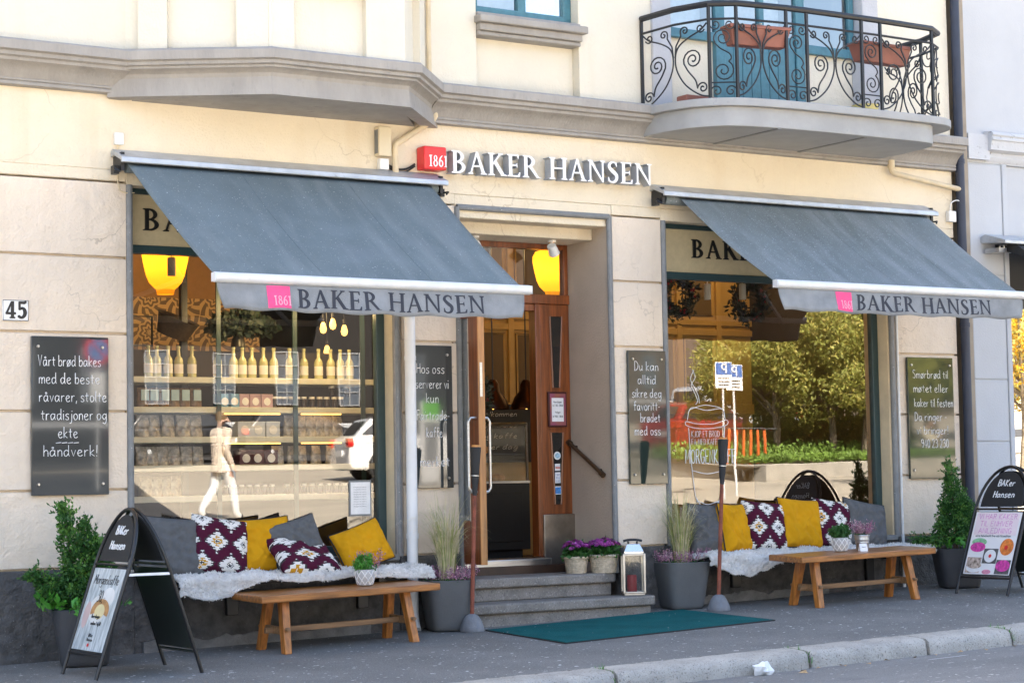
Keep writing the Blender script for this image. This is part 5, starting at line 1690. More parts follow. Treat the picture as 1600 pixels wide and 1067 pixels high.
def disc(b, f, u, s, ru, rs, d, n=28, a0=0, a1=2 * math.pi, inner=0.0):
    th = np.linspace(a0, a1, n)
    if inner:
        vs = [f(u + ru * math.cos(a), s + rs * math.sin(a), d) for a in th] + [f(u + ru * inner * math.cos(a), s + rs * inner * math.sin(a), d) for a in th]
        b.add(vs, [(i, i + 1, n + i + 1, n + i) for i in range(n - 1)])
    else:
        b.add([f(u + ru * math.cos(a), s + rs * math.sin(a), d) for a in th[:-1]], [tuple(range(n - 1))])


def rect(b, f, u0, u1, s0, s1, d):
    b.add([f(u0, s0, d), f(u1, s0, d), f(u1, s1, d), f(u0, s1, d)], [(0, 1, 2, 3)])


coffee = dict(base=mat('pale_blue_grey_photo_print', (.42, .48, .50), .35, var=.3, vs=7, stretch=(1, 5, 1), col2=(.72, .76, .77)), art=[
    ('saucer_picture', mat('white_cup_print', (.74, .74, .72), .4), lambda b, f, L: (disc(b, f, -.01, .40, .15, .085, .0050), disc(b, f, .10, .47, .10, .06, .0052))),
    ('pastry_picture', mat('golden_pastry_print', (.50, .26, .10), .45, var=.3, vs=25), lambda b, f, L: disc(b, f, .03, .385, .145, .075, .0062, a0=-.35, a1=math.pi + .3, inner=.55)),
    ('cream_picture', mat('pale_yellow_print', (.78, .66, .36), .45), lambda b, f, L: disc(b, f, .03, .385, .078, .045, .0064)),
    ('jam_picture', mat('rosy_print', (.62, .45, .43), .45), lambda b, f, L: disc(b, f, -.17, .36, .05, .08, .0060)),
    ('lettering', M['black'], lambda b, f, L: (write('Morgenkaffe', .062, lambda p, r: f(-.20 + p, .545 + r / L, .0075), b, r=.0017, width=.40, slant=.12), write('30,-', .075, lambda p, r: f(-.06 + p, .44 + r / L, .0085), b, r=.0019, width=.12, slant=.1),
                                               write('Hverdager', .024, lambda p, r: f(-.07 + p, .345 + r / L, .0085), b, r=.0016, width=.14, slant=.1), write('mellom 7 og 10', .022, lambda p, r: f(-.05 + p, .305 + r / L, .0085), b, r=.0016, width=.16, slant=.1),
                                               write('BAKer', .02, lambda p, r: f(-.03 + p, .235 + r / L, .0075), b, r=.0015, width=.07), write('Hansen', .02, lambda p, r: f(-.04 + p, .21 + r / L, .0075), b, r=.0015, width=.09))),
    ('red_square', M['red'], lambda b, f, L: rect(b, f, -.012, .018, .178, .196, .0075)),
])


def photo_cells(b, f, cells, d):
    for u0, u1, s0, s1 in cells:
        rect(b, f, u0, u1, s0, s1, d)


cakes = dict(base=mat('white_poster_print', (.84, .82, .82), .35, var=.02), art=[
    ('pink_tint', mat('blush_print', (.86, .72, .74), .4, var=.05), lambda b, f, L: rect(b, f, -.24, .24, .46, .635, .0046)),
    ('lettering', mat('pink_lilac_print', (.62, .22, .50), .5), lambda b, f, L: (write('VI HAR KAKER', .045, lambda p, r: f(-.215 + p, .585 + r / L, .006), b, r=.0020, width=.43), write('TIL ENHVER', .045, lambda p, r: f(-.185 + p, .53 + r / L, .006), b, r=.0020, width=.36), write('ANLEDNING', .045, lambda p, r: f(-.19 + p, .475 + r / L, .006), b, r=.0020, width=.37))),
    ('small_lettering', M['black'], lambda b, f, L: write('ekte håndverk fra vårt konditori', .020, lambda p, r: f(-.21 + p, .446 + r / L, .006), b, r=.0013, width=.40)),
    ('green_cake', mat('mint_green_print', (.25, .52, .30), .4, var=.3, vs=40), lambda b, f, L: disc(b, f, -.15, .405, .085, .030, .0056)),
    ('pink_cake', mat('magenta_print', (.62, .06, .33), .4, var=.4, vs=40), lambda b, f, L: disc(b, f, -.155, .365, .085, .038, .0058)),
    ('berry_cake', mat('raspberry_print', (.62, .06, .33), .4, var=.4, vs=40), lambda b, f, L: disc(b, f, .17, .225, .08, .045, .0064)),
    ('orange_cake', mat('orange_print', (.75, .22, .05), .4, var=.35, vs=30), lambda b, f, L: disc(b, f, .17, .37, .075, .065, .0056)),
    ('dark_photo', mat('dark_photo_print', (.10, .10, .10), .4, var=.5, vs=30), lambda b, f, L: photo_cells(b, f, [(-.075, .085, .24, .355), (.09, .25, .16, .27)], .0054)),
    ('plate_picture', M['white'], lambda b, f, L: (disc(b, f, .005, .298, .066, .05, .0060), disc(b, f, -.15, .205, .09, .038, .0060))),
    ('layer_cake', mat('beige_brown_print', (.35, .24, .17), .4, var=.6, vs=35, col2=(.75, .6, .5)), lambda b, f, L: (photo_cells(b, f, [(-.245, -.085, .165, .285)], .0052), disc(b, f, -.15, .222, .08, .024, .0066))),
    ('berry', M['red'], lambda b, f, L: (disc(b, f, .005, .298, .016, .014, .0068), disc(b, f, .165, .365, .02, .018, .0068))),
    ('rose_cake', mat('rose_print', (.75, .30, .42), .4, var=.3, vs=30), lambda b, f, L: disc(b, f, .0, .175, .05, .018, .0060)),
])
sign_stand('black sign stand with a coffee poster, left of the left bench', -3.62, -1.06, 1.045, .345, .285, coffee, 'a')
sign_stand('black sign stand with a cake poster beside the right shrub, cut by the picture edge', 4.30, -1.13, 1.06, .39, .29, cakes, 'b')

# ================================================================== PLANTERS
def planter(t, rb, rt, h, m, rz, p=5.0):
    def sq(a, i):
        a += rz
        return 1 / ((abs(math.cos(a)) ** p + abs(math.sin(a)) ** p) ** (1 / p))
    b = MB()
    prof = [(rb * .90, 0.0), (rb * .97, .012), (rb, .035)] + [(rb + (rt - rb) * k / 8, .035 + (h - .05) * k / 8) for k in range(1, 9)] + [(rt + .002, h - .006), (rt - .003, h), (rt - .022, h), (rt - .026, h - .035), (.01, h - .036)]
    b.lathe(prof, n=56, fn=sq)
    o = b.build('pot', m, t, smooth=50)
    b = MB()
    b.lathe([(.005, h - .034), (rt - .028, h - .034), (rt - .028, h - .02), (.005, h - .015)], n=40, fn=sq)
    b.build('soil', M['soil'], t)
    return o


def clump_points(clumps, per):
    out = []
    for (x, y, z, rx, rz) in clumps:
        n = int(per * (rx * rx + rx * rz) * 1000)
        d = rng.normal(size=(n, 3))
        d /= np.linalg.norm(d, axis=1)[:, None]
        r = rng.uniform(.35, 1, n) ** .6
        lump = 1 + .22 * np.sin(d[:, 0] * 7 + x * 40) * np.cos(d[:, 2] * 6 + y * 30)
        out.append(np.array([x, y, z]) + d * np.array([rx, rx, rz]) * (r * lump)[:, None])
    return np.vstack(out)


def shrub(t, z0, clumps, per, size):
    b = MB()
    for (x, y, z, rx, rz) in clumps:
        b.tube(smooth_path([(x * .2, y * .2, z0), (x * .6, y * .6, (z0 + z) / 2), (x, y, z)], 4), [.008] + [.005] * 8, 6)
        for k in range(3):
            d = Vector((rnd.uniform(-1, 1), rnd.uniform(-1, 1), rnd.uniform(.0, 1)))
            b.tube([(x, y, z), (x + d.x * rx * .8, y + d.y * rx * .8, z + d.z * rz * .8)], [.004, .0015], 4)
    b.build('stem', M['stem'], t)
    P = clump_points(clumps, per * 1.7)
    sprigs = []
    for (x, y, z, rx, rz) in clumps:
        for k in range(int(6 + 60 * rx)):
            d = Vector((rnd.gauss(0, 1), rnd.gauss(0, 1), rnd.gauss(.35, 1))).normalized()
            q = Vector((x + d.x * rx * .85, y + d.y * rx * .85, z + d.z * rz * .85))
            d = (d + Vector((rnd.uniform(-.5, .5), rnd.uniform(-.5, .5), .5))).normalized()
            ln_ = rnd.uniform(.03, .075)
            sprigs += [tuple(q + d * ln_ * j / 9 + Vector((rnd.uniform(-.006, .006), rnd.uniform(-.006, .006), 0))) for j in range(10)]
    P = np.vstack([P, np.array(sprigs)])
    b = MB()
    c = np.array([0, 0, np.mean([q[2] for q in clumps])])
    nr = P - c
    nr /= np.linalg.norm(nr, axis=1)[:, None] + 1e-9
    cl = np.array([noise.noise(Vector(p) * 14) for p in P.tolist()])
    leaf_cloud(b, P, size, aspect=.55, nrm=nr * .9, mats=(cl + rng.normal(size=len(P)) * .18 > .22).astype(int))
    b.build('foliage', [M['leaf'], M['leaf_hi']], t, smooth=0)


def bright_leaves(t, spots, name='trailing_leaf'):
    for (x, y, z, n, s) in spots:
        b = MB()
        P = np.array([x, y, z]) + rng.normal(size=(n, 3)) * np.array([.03, .03, .022])
        leaf_cloud(b, P, s, aspect=.6, up=.9)
        b.build(name, M['leaf_bright'], t, smooth=0)


cx, cy = -3.68, -.40
pa = thing('potted_shrub', 'bushy box shrub in a charcoal planter behind the left sign stand', 'potted plant', (cx, cy, gz(cx, cy)))
planter(pa, .160, .212, .375, M['potdark'], R(20))
shrub(pa, .36, [(-.02, 0, .62, .13, .14), (-.06, 0, .50, .16, .12), (.07, .02, .56, .14, .14), (-.10, 0, .80, .085, .13), (.04, .0, .78, .09, .11), (-.13, .0, .95, .055, .10), (-.15, 0, 1.03, .035, .05), (.10, 0, .72, .08, .09), (-.25, -.02, .54, .09, .06), (-.36, -.02, .60, .06, .035), (.15, 0, .66, .06, .07), (.0, .0, .90, .05, .06), (-.20, .0, .47, .10, .07)], 26, .026)
bright_leaves(pa, [(-.30, -.06, .42, 16, .075), (-.22, -.1, .40, 16, .07), (-.12, -.16, .38, 14, .06), (.24, -.06, .40, 10, .055)])
cx, cy = 4.36, -.42
pb = thing('potted_shrub', 'neat conical box shrub in a dark planter beside the right sign stand', 'potted plant', (cx, cy, gz(cx, cy)))
planter(pb, .165, .215, .345, M['potdark'], R(30))
shrub(pb, .33, [(-.03, 0, .50, .19, .13), (-.02, 0, .63, .16, .12), (-.03, 0, .76, .12, .11), (-.05, 0, .88, .085, .09), (-.07, 0, .98, .05, .08), (-.08, 0, 1.06, .025, .05), (.10, .02, .58, .12, .12), (.10, 0, .70, .08, .08), (-.17, 0, .55, .07, .07), (-.14, 0, .70, .05, .06), (-.27, .03, .41, .11, .055), (-.38, .05, .40, .08, .045)], 27, .023)
bright_leaves(pb, [(-.20, -.12, .38, 12, .075), (-.12, -.16, .375, 10, .07), (.13, -.16, .385, 16, .075), (.20, -.1, .38, 10, .07), (.0, -.2, .36, 10, .05)])


def heather(mb, cx, cy, z, r, n, hgt, mats=2):
    pts, ms = [], []
    for k in range(n):
        a, q = rnd.uniform(0, 6.28), r * math.sqrt(rnd.uniform(.03, 1))
        x, y = cx + q * math.cos(a), cy + q * math.sin(a)
        lean = q / r * .55
        tip = Vector((x + math.cos(a) * lean * hgt + rnd.uniform(-.02, .02), y + math.sin(a) * lean * hgt + rnd.uniform(-.02, .02), z + hgt * rnd.uniform(.55, 1.05)))
        base = Vector((x, y, z - .01))
        kind = 0 if rnd.random() < .6 else 1
        for j in range(12):
            f = (j + rnd.random()) / 12
            p = base.lerp(tip, f)
            pts.append((p.x + rnd.uniform(-.004, .004), p.y + rnd.uniform(-.004, .004), p.z))
            ms.append(kind if f > .3 else 2)
    leaf_cloud(mb, np.array(pts), .013, aspect=.6, up=.8, mats=ms)


def blade(mb, base, az, lean, length, droop, wd, m, n=9):
    P, d = [Vector(base)], Vector((math.cos(az) * lean, math.sin(az) * lean, 1)).normalized()
    for k in range(n):
        d = (d + Vector((math.cos(az), math.sin(az), -1.0)) * droop * (k / n) ** 2).normalized()
        P.append(P[-1] + d * length / n)
    s = Vector((-math.sin(az), math.cos(az), 0))
    if rnd.random() < .5:
        s = (s + Vector((math.cos(az), math.sin(az), 0)) * rnd.uniform(-1, 1)).normalized()
    vs = []
    for k, p in enumerate(P):
        q = wd * (1 - (k / n) ** 2 * .9)
        vs += [p - s * q, p + s * q]
    mb.add(vs, [(2 * k, 2 * k + 1, 2 * k + 3, 2 * k + 2) for k in range(n)], m)
    return P


def grass_planter(cx, cy, label, rz, seed, hgt):
    rnd.seed(seed)
    t = thing('grass_planter', label, 'potted plant', (cx, cy, gz(cx, cy)), group='charcoal planters with grasses')
    planter(t, .150, .196, .375, M['pot'], rz)
    b = MB()
    for k in range(300):
        az = rnd.uniform(0, 6.283)
        q = .055 * math.sqrt(rnd.random())
        blade(b, (q * math.cos(az), q * math.sin(az), .35), az + rnd.uniform(-.5, .5), rnd.uniform(.01, .20), hgt * rnd.uniform(.45, 1.0), rnd.choice([.0, .06, .2, .45, .8]), rnd.uniform(.0020, .0042), 0 if rnd.random() < .6 else 1)
    b.build('grass', [M['straw'], M['strawgreen']], t, smooth=0)
    b = MB()
    for k in range(11):
        az = rnd.choice([2.6, 3.0, 3.4, .2, 1.2, 4.5]) + rnd.uniform(-.5, .5)
        P = blade(b, (0, 0, .36), az, rnd.uniform(.02, .16), hgt * rnd.uniform(.92, 1.16), rnd.uniform(.35, .7), .0014, 0, 12)
        for i in range(7, 12):
            for j in range(34):
                p = P[i].lerp(P[min(i + 1, 12)], rnd.random())
                e = Vector((rnd.gauss(0, 1), rnd.gauss(0, 1), rnd.gauss(0, 1))).normalized() * .017
                b.add([p, p + e * .5 + Vector((.002, .002, 0)), p + e], [(0, 1, 2)], 0)
    b.build('plume', M['plume'], t, smooth=0)
    b = MB()
    heather(b, 0, 0, .36, .19, 230, .12)
    b.build('heather', [M['heather'], M['heatherpale'], M['leaf']], t, smooth=0)
    return t


grass_planter(-.76, -.24, 'charcoal planter of tall dry grass and heather between left table and steps', R(18), 3, .72)
grass_planter(1.50, -.17, 'charcoal planter of green grass and heather between steps and right bench', R(12), 8, .66)

# ---- plants on the tables
def diamond_pot(t):
    b = MB()
    prof = [(.040, 0), (.052, .006), (.066, .045), (.070, .075), (.066, .105), (.062, .115), (.056, .115), (.054, .095), (.01, .094)]
    b.lathe(prof, n=32)
    b.build('pot', M['ceramic'], t)
    b = MB()
    n = 9
    for sgn in (-1, 1):
        for k in range(n):
            pts = []
            for j in range(13):
                z = .008 + .100 * j / 12
                r = np.interp(z, [0, .006, .045, .075, .105, .115], [.040, .052, .066, .070, .066, .062]) + .0005
                a = 2 * math.pi * (k + sgn * j / 12 * 1.5) / n
                pts.append((r * math.cos(a), r * math.sin(a), z))
            b.tube(pts, .0028, 5)
    b.build('pot_relief', M['ceramicline'], t, smooth=60)


def on_table(cx, cy, tx, ty, h):
    return (cx, cy, gz(tx, ty) + GX * (cx - tx) + GY * (cy - ty) + h)


px_ = thing('potted_plant', 'green plant with heather in a diamond patterned pot on the left table', 'potted plant', on_table(-1.66, -.60, -1.875, -.59, .406))
diamond_pot(px_)
b = MB()
P = clump_points([(-.02, 0, .15, .07, .05), (.0, .0, .17, .06, .05)], 90)
leaf_cloud(b, P, .028, aspect=.25, up=.9)
b.build('foliage', M['leaf_bright'], px_, smooth=0)
b = MB()
heather(b, .045, .02, .11, .05, 60, .14)
b.build('heather', [M['heather'], M['heatherpale'], M['leaf']], px_, smooth=0)
px2 = thing('potted_plant', 'round leaved green plant in a diamond patterned pot on the right table', 'potted plant', on_table(2.685, -.76, 2.80, -.79, .416))
diamond_pot(px2)
b = MB()
P = clump_points([(-.02, 0, .15, .075, .045), (.03, .0, .16, .06, .05)], 62)
leaf_cloud(b, P, .030, aspect=.55, up=.9)
b.build('foliage', [M['leaf']], px2, smooth=0)
bk3 = thing('potted_plant', 'pale heather in a zinc bucket on the right table', 'potted plant', on_table(2.935, -.75, 2.80, -.79, .416))
b = MB()
b.lathe([(.045, 0), (.050, .004), (.0545, .055), (.057, .058), (.0575, .063), (.056, .067), (.0575, .078), (.060, .081), (.0605, .086), (.059, .090), (.063, .118), (.066, .121), (.065, .125), (.061, .122), (.056, .10), (.01, .10)], n=32)
b.build('bucket', M['zinc'], bk3)
b = MB()
heather(b, 0, 0, .115, .05, 130, .125)
b.build('heather', [M['heatherpale'], M['heather'], M['leaf']], bk3, smooth=0)
tc_ = thing('table_card', 'small white card standing by the zinc bucket on the right table', 'card', on_table(2.845, -.87, 2.80, -.79, .416))
b = MB()
b.prism([(-.0, 0), (.014, .062), (.030, 0), (.028, 0), (.014, .058), (.002, 0)], lambda a, q, d: (d, a, q), -.040, .040)
b.build('card', M['white'], tc_, smooth=0)
b = MB()
write('Reservert', .010, lambda p, r: (-.022 + p, .0055 - .0015, .030 + r), b, r=.0007, width=.044, seg=4)
b.build('lettering', M['black'], tc_)

# ---- torches
def torch(cx, cy, label, lean, seed):
    t = thing('torch_stand', label, 'garden torch', (cx, cy, gz(cx, cy)), group='garden torches beside the steps')
    b = MB()
    b.lathe([(.088, 0), (.092, .012), (.086, .04), (.068, .085), (.045, .118), (.022, .130), (.012, .131)], n=28, fn=lambda a, i: 1 + .02 * math.sin(3 * a + seed))
    b.build('foot', M['concrete'], t)
    b = MB()
    P = smooth_path([(0, 0, .12), (lean * .3, 0, .5), (lean * .55, 0, .8), (lean * .75, 0, 1.05)], 4)
    b.tube(P, .016, 10)
    b.build('pole', M['rust'], t)
    x0, x1 = lean * .72, lean
    b = MB()
    b.tube([(x0, 0, 1.00), (x0 + (x1 - x0) * .3, 0, 1.10), (x0 + (x1 - x0) * .5, 0, 1.17), (x1, 0, 1.36)], [.016, .026, .031, .042], 20)
    b.build('torch_head', M['blackmat'], t)
    b = MB()
    b.tube([(x0 + (x1 - x0) * .42, 0, 1.145), (x0 + (x1 - x0) * .44, 0, 1.151)], .0315, 20)
    b.build('silver_band', M['steel'], t)
    b = MB()
    b.tube([(x1, 0, 1.355), (x1 + .002, 0, 1.375)], [.034, .030], 16)
    b.build('wax', mat('orange_wax_top' + str(seed), (.55, .25, .07), .6, var=.2, vs=30), t)


torch(-.69, -.47, 'black garden torch on a rusty pole before the open door', .055, 1)
torch(1.565, -.56, 'black garden torch on a rusty pole before the right bench', .085, 2)

# ---- lantern with its candle
ln = thing('lantern', 'steel lantern with glass sides on the lower step', 'lantern', (1.03, -.15, .156), R(-30))
b = MB()
hw = .082
b.box(-hw, hw, -hw, hw, 0, .016)
for sx in (-1, 1):
    for sy in (-1, 1):
        b.box(sx * hw - .009, sx * hw + .009, sy * hw - .009, sy * hw + .009, .0161, .33)
for s in (-1, 1):
    b.box(-hw + .0091, hw - .0091, s * hw - .008, s * hw + .008, .312, .3299)
    b.box(s * hw - .008, s * hw + .008, -hw + .0091, hw - .0091, .312, .3299)
    b.box(-hw + .0091, hw - .0091, s * hw - .008, s * hw + .008, .0161, .03)
    b.box(s * hw - .008, s * hw + .008, -hw + .0091, hw - .0091, .0161, .03)
b.build('frame', mat('bright_steel_frame', (.50, .485, .46), .3, .9, var=.15, vs=9), ln, bevel=.003)
b = MB()
b.box(-hw + .004, hw - .004, -hw + .004, hw - .004, .3301, .346)
a_, c_ = hw - .004, .052
b.add([(-a_, -a_, .3461), (a_, -a_, .3461), (a_, a_, .3461), (-a_, a_, .3461), (-c_, -c_, .405), (c_, -c_, .405), (c_, c_, .405), (-c_, c_, .405)], [(0, 3, 2, 1), (4, 5, 6, 7), (0, 1, 5, 4), (1, 2, 6, 5), (2, 3, 7, 6), (3, 0, 4, 7)])
b.build('roof', mat('polished_steel_roof', (.74, .75, .76), .18, .95, var=.06, vs=6), ln, bevel=.003)
b = MB()
b.tube([(-.035, 0, .405), (-.035, 0, .425)], .008, 8)
b.tube([(.035, 0, .405), (.035, 0, .425)], .008, 8)
b.tube(smooth_path([(-.075, 0, .428), (-.03, 0, .437), (.03, 0, .437), (.075, 0, .428)], 5), .010, 10)
b.build('handle', M['black'], ln)
b = MB()
for s in (-1, 1):
    b.add([(-hw, s * hw, .03), (hw, s * hw, .03), (hw, s * hw, .312), (-hw, s * hw, .312)], [(0, 1, 2, 3)])
    b.add([(s * hw, -hw, .03), (s * hw, hw, .03), (s * hw, hw, .312), (s * hw, -hw, .312)], [(0, 1, 2, 3)])
b.build('pane', M['clear'], ln, smooth=0)
cd = thing('candle', 'thick red candle standing inside the steel lantern', 'candle', (1.015, -.15, .173))
b = MB()
b.lathe([(.038, 0), (.039, .004), (.039, .135), (.036, .142), (.030, .141), (.010, .132)], n=26, fn=lambda a, i: 1 + (.04 * math.sin(2 * a) if i > 2 else 0))
b.build('wax', M['wax'], cd)
b = MB()
b.tube([(0, 0, .13), (.002, 0, .148)], .0015, 5)
b.build('wick', M['black'], cd)


# ---- baskets of chrysanthemums
def basket(cx, cy, z, r, h, label, seed):
    t = thing('flower_basket', label, 'flower basket', (cx, cy, z), group='wicker baskets of purple flowers')
    rnd.seed(seed)
    b = MB()
    rows, n = 26, 72
    prof = [(r * (.80 + .20 * k / rows), h * k / rows) for k in range(rows + 1)]
    b.lathe(prof, n=n, caps=False, fn=lambda a, i: 1 + .030 * math.sin(a * 18 + math.pi * i) + .012 * math.sin(i * 2.1))
    b.lathe([(.01, .004), (r * .8, .004)], n=n, caps=False)
    for k in range(2):
        b.tube([(r * (1.0) * math.cos(a), r * math.sin(a), h - .004 + .005 * math.sin(a * 16 + k * math.pi)) for a in np.linspace(0, 6.283, 90)[:-1]], .0075, 6, closed=True)
    b.build('basket', M['wicker'], t, smooth=70)
    b = MB()
    b.lathe([(.01, h - .03), (r * .93, h - .03), (r * .9, h - .02), (.01, h - .015)], n=30)
    b.build('soil', M['soil'], t)
    b = MB()
    n = 420
    d = rng.normal(size=(n, 3))
    d[:, 2] = np.abs(d[:, 2])
    d /= np.linalg.norm(d, axis=1)[:, None]
    P = np.array([0, 0, h - .01]) + d * np.array([r * 1.05, r * 1.05, .13]) * rng.uniform(.55, 1, n)[:, None]
    leaf_cloud(b, P, .042, aspect=.6, nrm=d, up=.1)
    b.build('foliage', M['leaf'], t, smooth=0)
    b = MB()
    for k in range(58):
        a, q = rnd.uniform(0, 6.283), math.sqrt(rnd.random())
        c = Vector((r * 1.12 * q * math.cos(a), r * 1.12 * q * math.sin(a), h + .125 - .05 * q * q + rnd.uniform(-.012, .012)))
        up_ = Vector((math.cos(a) * q * .7, math.sin(a) * q * .7, 1)).normalized()
        e1 = up_.orthogonal().normalized()
        e2 = up_.cross(e1)
        R0 = rnd.uniform(.020, .028)
        for ring, (np_, rr, zz) in enumerate(((14, 1.0, .0), (11, .75, .35), (8, .5, .6))):
            for j in range(np_):
                th = 2 * math.pi * (j + rnd.random() * .4) / np_
                dr = e1 * math.cos(th) + e2 * math.sin(th)
                sd_ = up_.cross(dr) * R0 * .18
                p0 = c + up_ * (zz * R0 * .5)
                p1 = c + dr * R0 * rr * .6 + up_ * R0 * (.25 + zz * .5)
                p2 = c + dr * R0 * rr + up_ * R0 * (.18 + zz * .7)
                b.add([p0, p1 - sd_, p2, p1 + sd_], [(0, 1, 2, 3)], 0 if rnd.random() < .6 else 1)
    b.build('blossom', [M['mum'], M['mumpale']], t, smooth=0)


basket(.665, .12, .334, .098, .128, 'smaller left wicker basket of purple chrysanthemums on the upper step', 4)
basket(.865, .02, .334, .118, .140, 'larger right wicker basket of purple chrysanthemums at the corner of the upper step', 5)

# ---- entrance mat
mt = MB()
MC = [(-.59, -.50), (-.66, -1.64), (1.37, -1.47), (1.38, -.33)]
n = 16
V = []
for zl in (.0015, .009):
    for j in range(n + 1):
        for i in range(n + 1):
            u, v = i / n, j / n
            a = Vector(MC[0]).lerp(Vector(MC[3]), u)
            q = Vector(MC[1]).lerp(Vector(MC[2]), u)
            p = a.lerp(q, v)
            V.append((p.x, p.y, GX * p.x + GY * p.y + zl + (.009 * abs(noise.noise(Vector((p.x * 2.3, p.y * 2.3, 0)))) if zl > .002 else 0)))
k = (n + 1) ** 2
F = [(k + j * (n + 1) + i, k + j * (n + 1) + i + 1, k + (j + 1) * (n + 1) + i + 1, k + (j + 1) * (n + 1) + i) for j in range(n) for i in range(n)]
rim = [i for i in range(n + 1)] + [j * (n + 1) + n for j in range(1, n + 1)] + [n * (n + 1) + i for i in range(n - 1, -1, -1)] + [j * (n + 1) for j in range(n - 1, 0, -1)]
F += [(rim[i], rim[(i + 1) % len(rim)], k + rim[(i + 1) % len(rim)], k + rim[i]) for i in range(len(rim))]
mt.add(V, F)
em = mt.build('entrance_mat', M['mat'], smooth=40)
tag(em, 'large teal entrance mat lying askew on the pavement before the steps', 'mat')
b = MB()
b.tube([(V[i][0], V[i][1], V[i][2] + .003) for i in rim], .006, 5, closed=True)
b.build('rubber_rim', M['rubber'], em)

# ---- balcony flower boxes
def flower_box(cx, cy, z, L, label, rz):
    t = thing('flower_box', label, 'flower box', (cx, cy, z), rz)
    b = MB()
    b.add([(-L / 2 + .03, -.05, 0), (L / 2 - .03, -.05, 0), (L / 2 - .03, .05, 0), (-L / 2 + .03, .05, 0), (-L / 2, -.08, .14), (L / 2, -.08, .14), (L / 2, .08, .14), (-L / 2, .08, .14)],
          [(0, 3, 2, 1), (0, 1, 5, 4), (1, 2, 6, 5), (2, 3, 7, 6), (3, 0, 4, 7)])
    b.box(-L / 2 - .008, L / 2 + .008, -.088, -.070, .135, .165)
    b.box(-L / 2 - .008, L / 2 + .008, .070, .088, .135, .165)
    b.box(-L / 2 - .008, -L / 2 + .01, -.07, .07, .135, .165)
    b.box(L / 2 - .01, L / 2 + .008, -.07, .07, .135, .165)
    b.build('box', M['terracotta'], t, bevel=.006)
    MB().box(-L / 2 + .01, L / 2 - .01, -.07, .07, .125, .135).build('soil', M['soil'], t)
    b = MB()
    b.tube([(0, .085, .06), (0, .095, .17), (0, .06, .19), (0, -.09, .175)], .005, 5)
    b.build('hook', M['steel'], t)


flower_box(1.90, -.80, 4.535, .55, 'terracotta flower box hanging before the balcony door', R(-10))
flower_box(3.25, -.80, 4.525, .58, 'terracotta flower box hanging at the right end of the balcony', R(2))
fb = thing('plant_tray', 'low terracotta tray on the left end of the balcony floor', 'tray', (1.62, -.42, 4.096))
MB().box(-.20, .20, -.07, .07, 0, .07).build('tray', M['terracotta'], fb, bevel=.01)
yb_ = thing('yellow_bucket', 'pale yellow bucket on the right end of the balcony floor', 'bucket', (3.30, -.55, 4.096))
b = MB()
b.lathe([(.09, 0), (.095, .005), (.115, .12), (.12, .122), (.112, .118), (.09, .02), (.01, .02)], n=28)
b.build('bucket', plain('pale_yellow_plastic', (.72, .60, .22), .5), yb_)

# ---- litter on the pavement and by the kerb
cp = thing('crumpled_paper', 'crumpled white paper lying against the kerb', 'paper', (-.22, -3.23, gz(-.22, -3.23) + .035))
b = MB()
b.lathe([(.004, -.04), (.045, -.03), (.06, -.005), (.055, .02), (.03, .045), (.004, .05)], n=14)
b.v = [tuple(Vector(p) * (1 + .55 * noise.noise(Vector(p) * 28)) * 1.0) for p in b.v]
b.build('sheet', M['white'], cp, smooth=0)
first = None
for i, (x, y, s) in enumerate([(.05, -3.3, .03), (.45, -3.24, .035), (.62, -3.30, .025), (.86, -3.22, .03), (1.1, -3.23, .028), (1.55, -3.21, .03), (1.75, -3.25, .026), (-.05, -3.42, .04), (2.05, -3.24, .028), (.25, -3.22, .024), (-.9, -3.3, .03), (1.32, -3.2, .022)]):
    if first is None:
        b = MB()
        n = 8
        vs = [(0, 0, .12)] + [(math.cos(a) * (1 if k % 2 else .6), .55 * math.sin(a) * (1 if k % 2 else .7), .15 * math.sin(2 * a) + .15) for k, a in enumerate(np.linspace(0, 6.283, n, endpoint=False))]
        b.add(vs, [(0, k + 1, (k + 1) % n + 1) for k in range(n)])
        first = b.build('fallen_leaf', mat('dry_leaf', (.42, .27, .13), .8, var=.4, vs=2), smooth=0)
        o = first
    else:
        o = copy_tree(first)
    o.location = (x, y, gz(x, y) + .004)
    o.scale = (s, s, s)
    o.rotation_euler = (rnd.uniform(-.3, .3), rnd.uniform(-.3, .3), rnd.uniform(0, 6.28))
    tag(o, 'dry brown leaf lying in the gutter along the kerb', 'leaf', 'dry leaves in the gutter')
b = MB()
for x, n in ((.27, 30), (-1.30, 24), (2.15, 46)):
    for k in range(n):
        y = rnd.uniform(-3.15, -2.9)
        blade(b, (x + rnd.uniform(-.012, .012), y, gz(x, y) - .03 if y > -3.1 else gz(x, -3.1) - .08), rnd.uniform(0, 6.28), rnd.uniform(.1, .8), rnd.uniform(.03, .08), .3, .003, 0, 4)
structure(b.build('weeds', M['leaf_bright'], smooth=0), 'stuff')

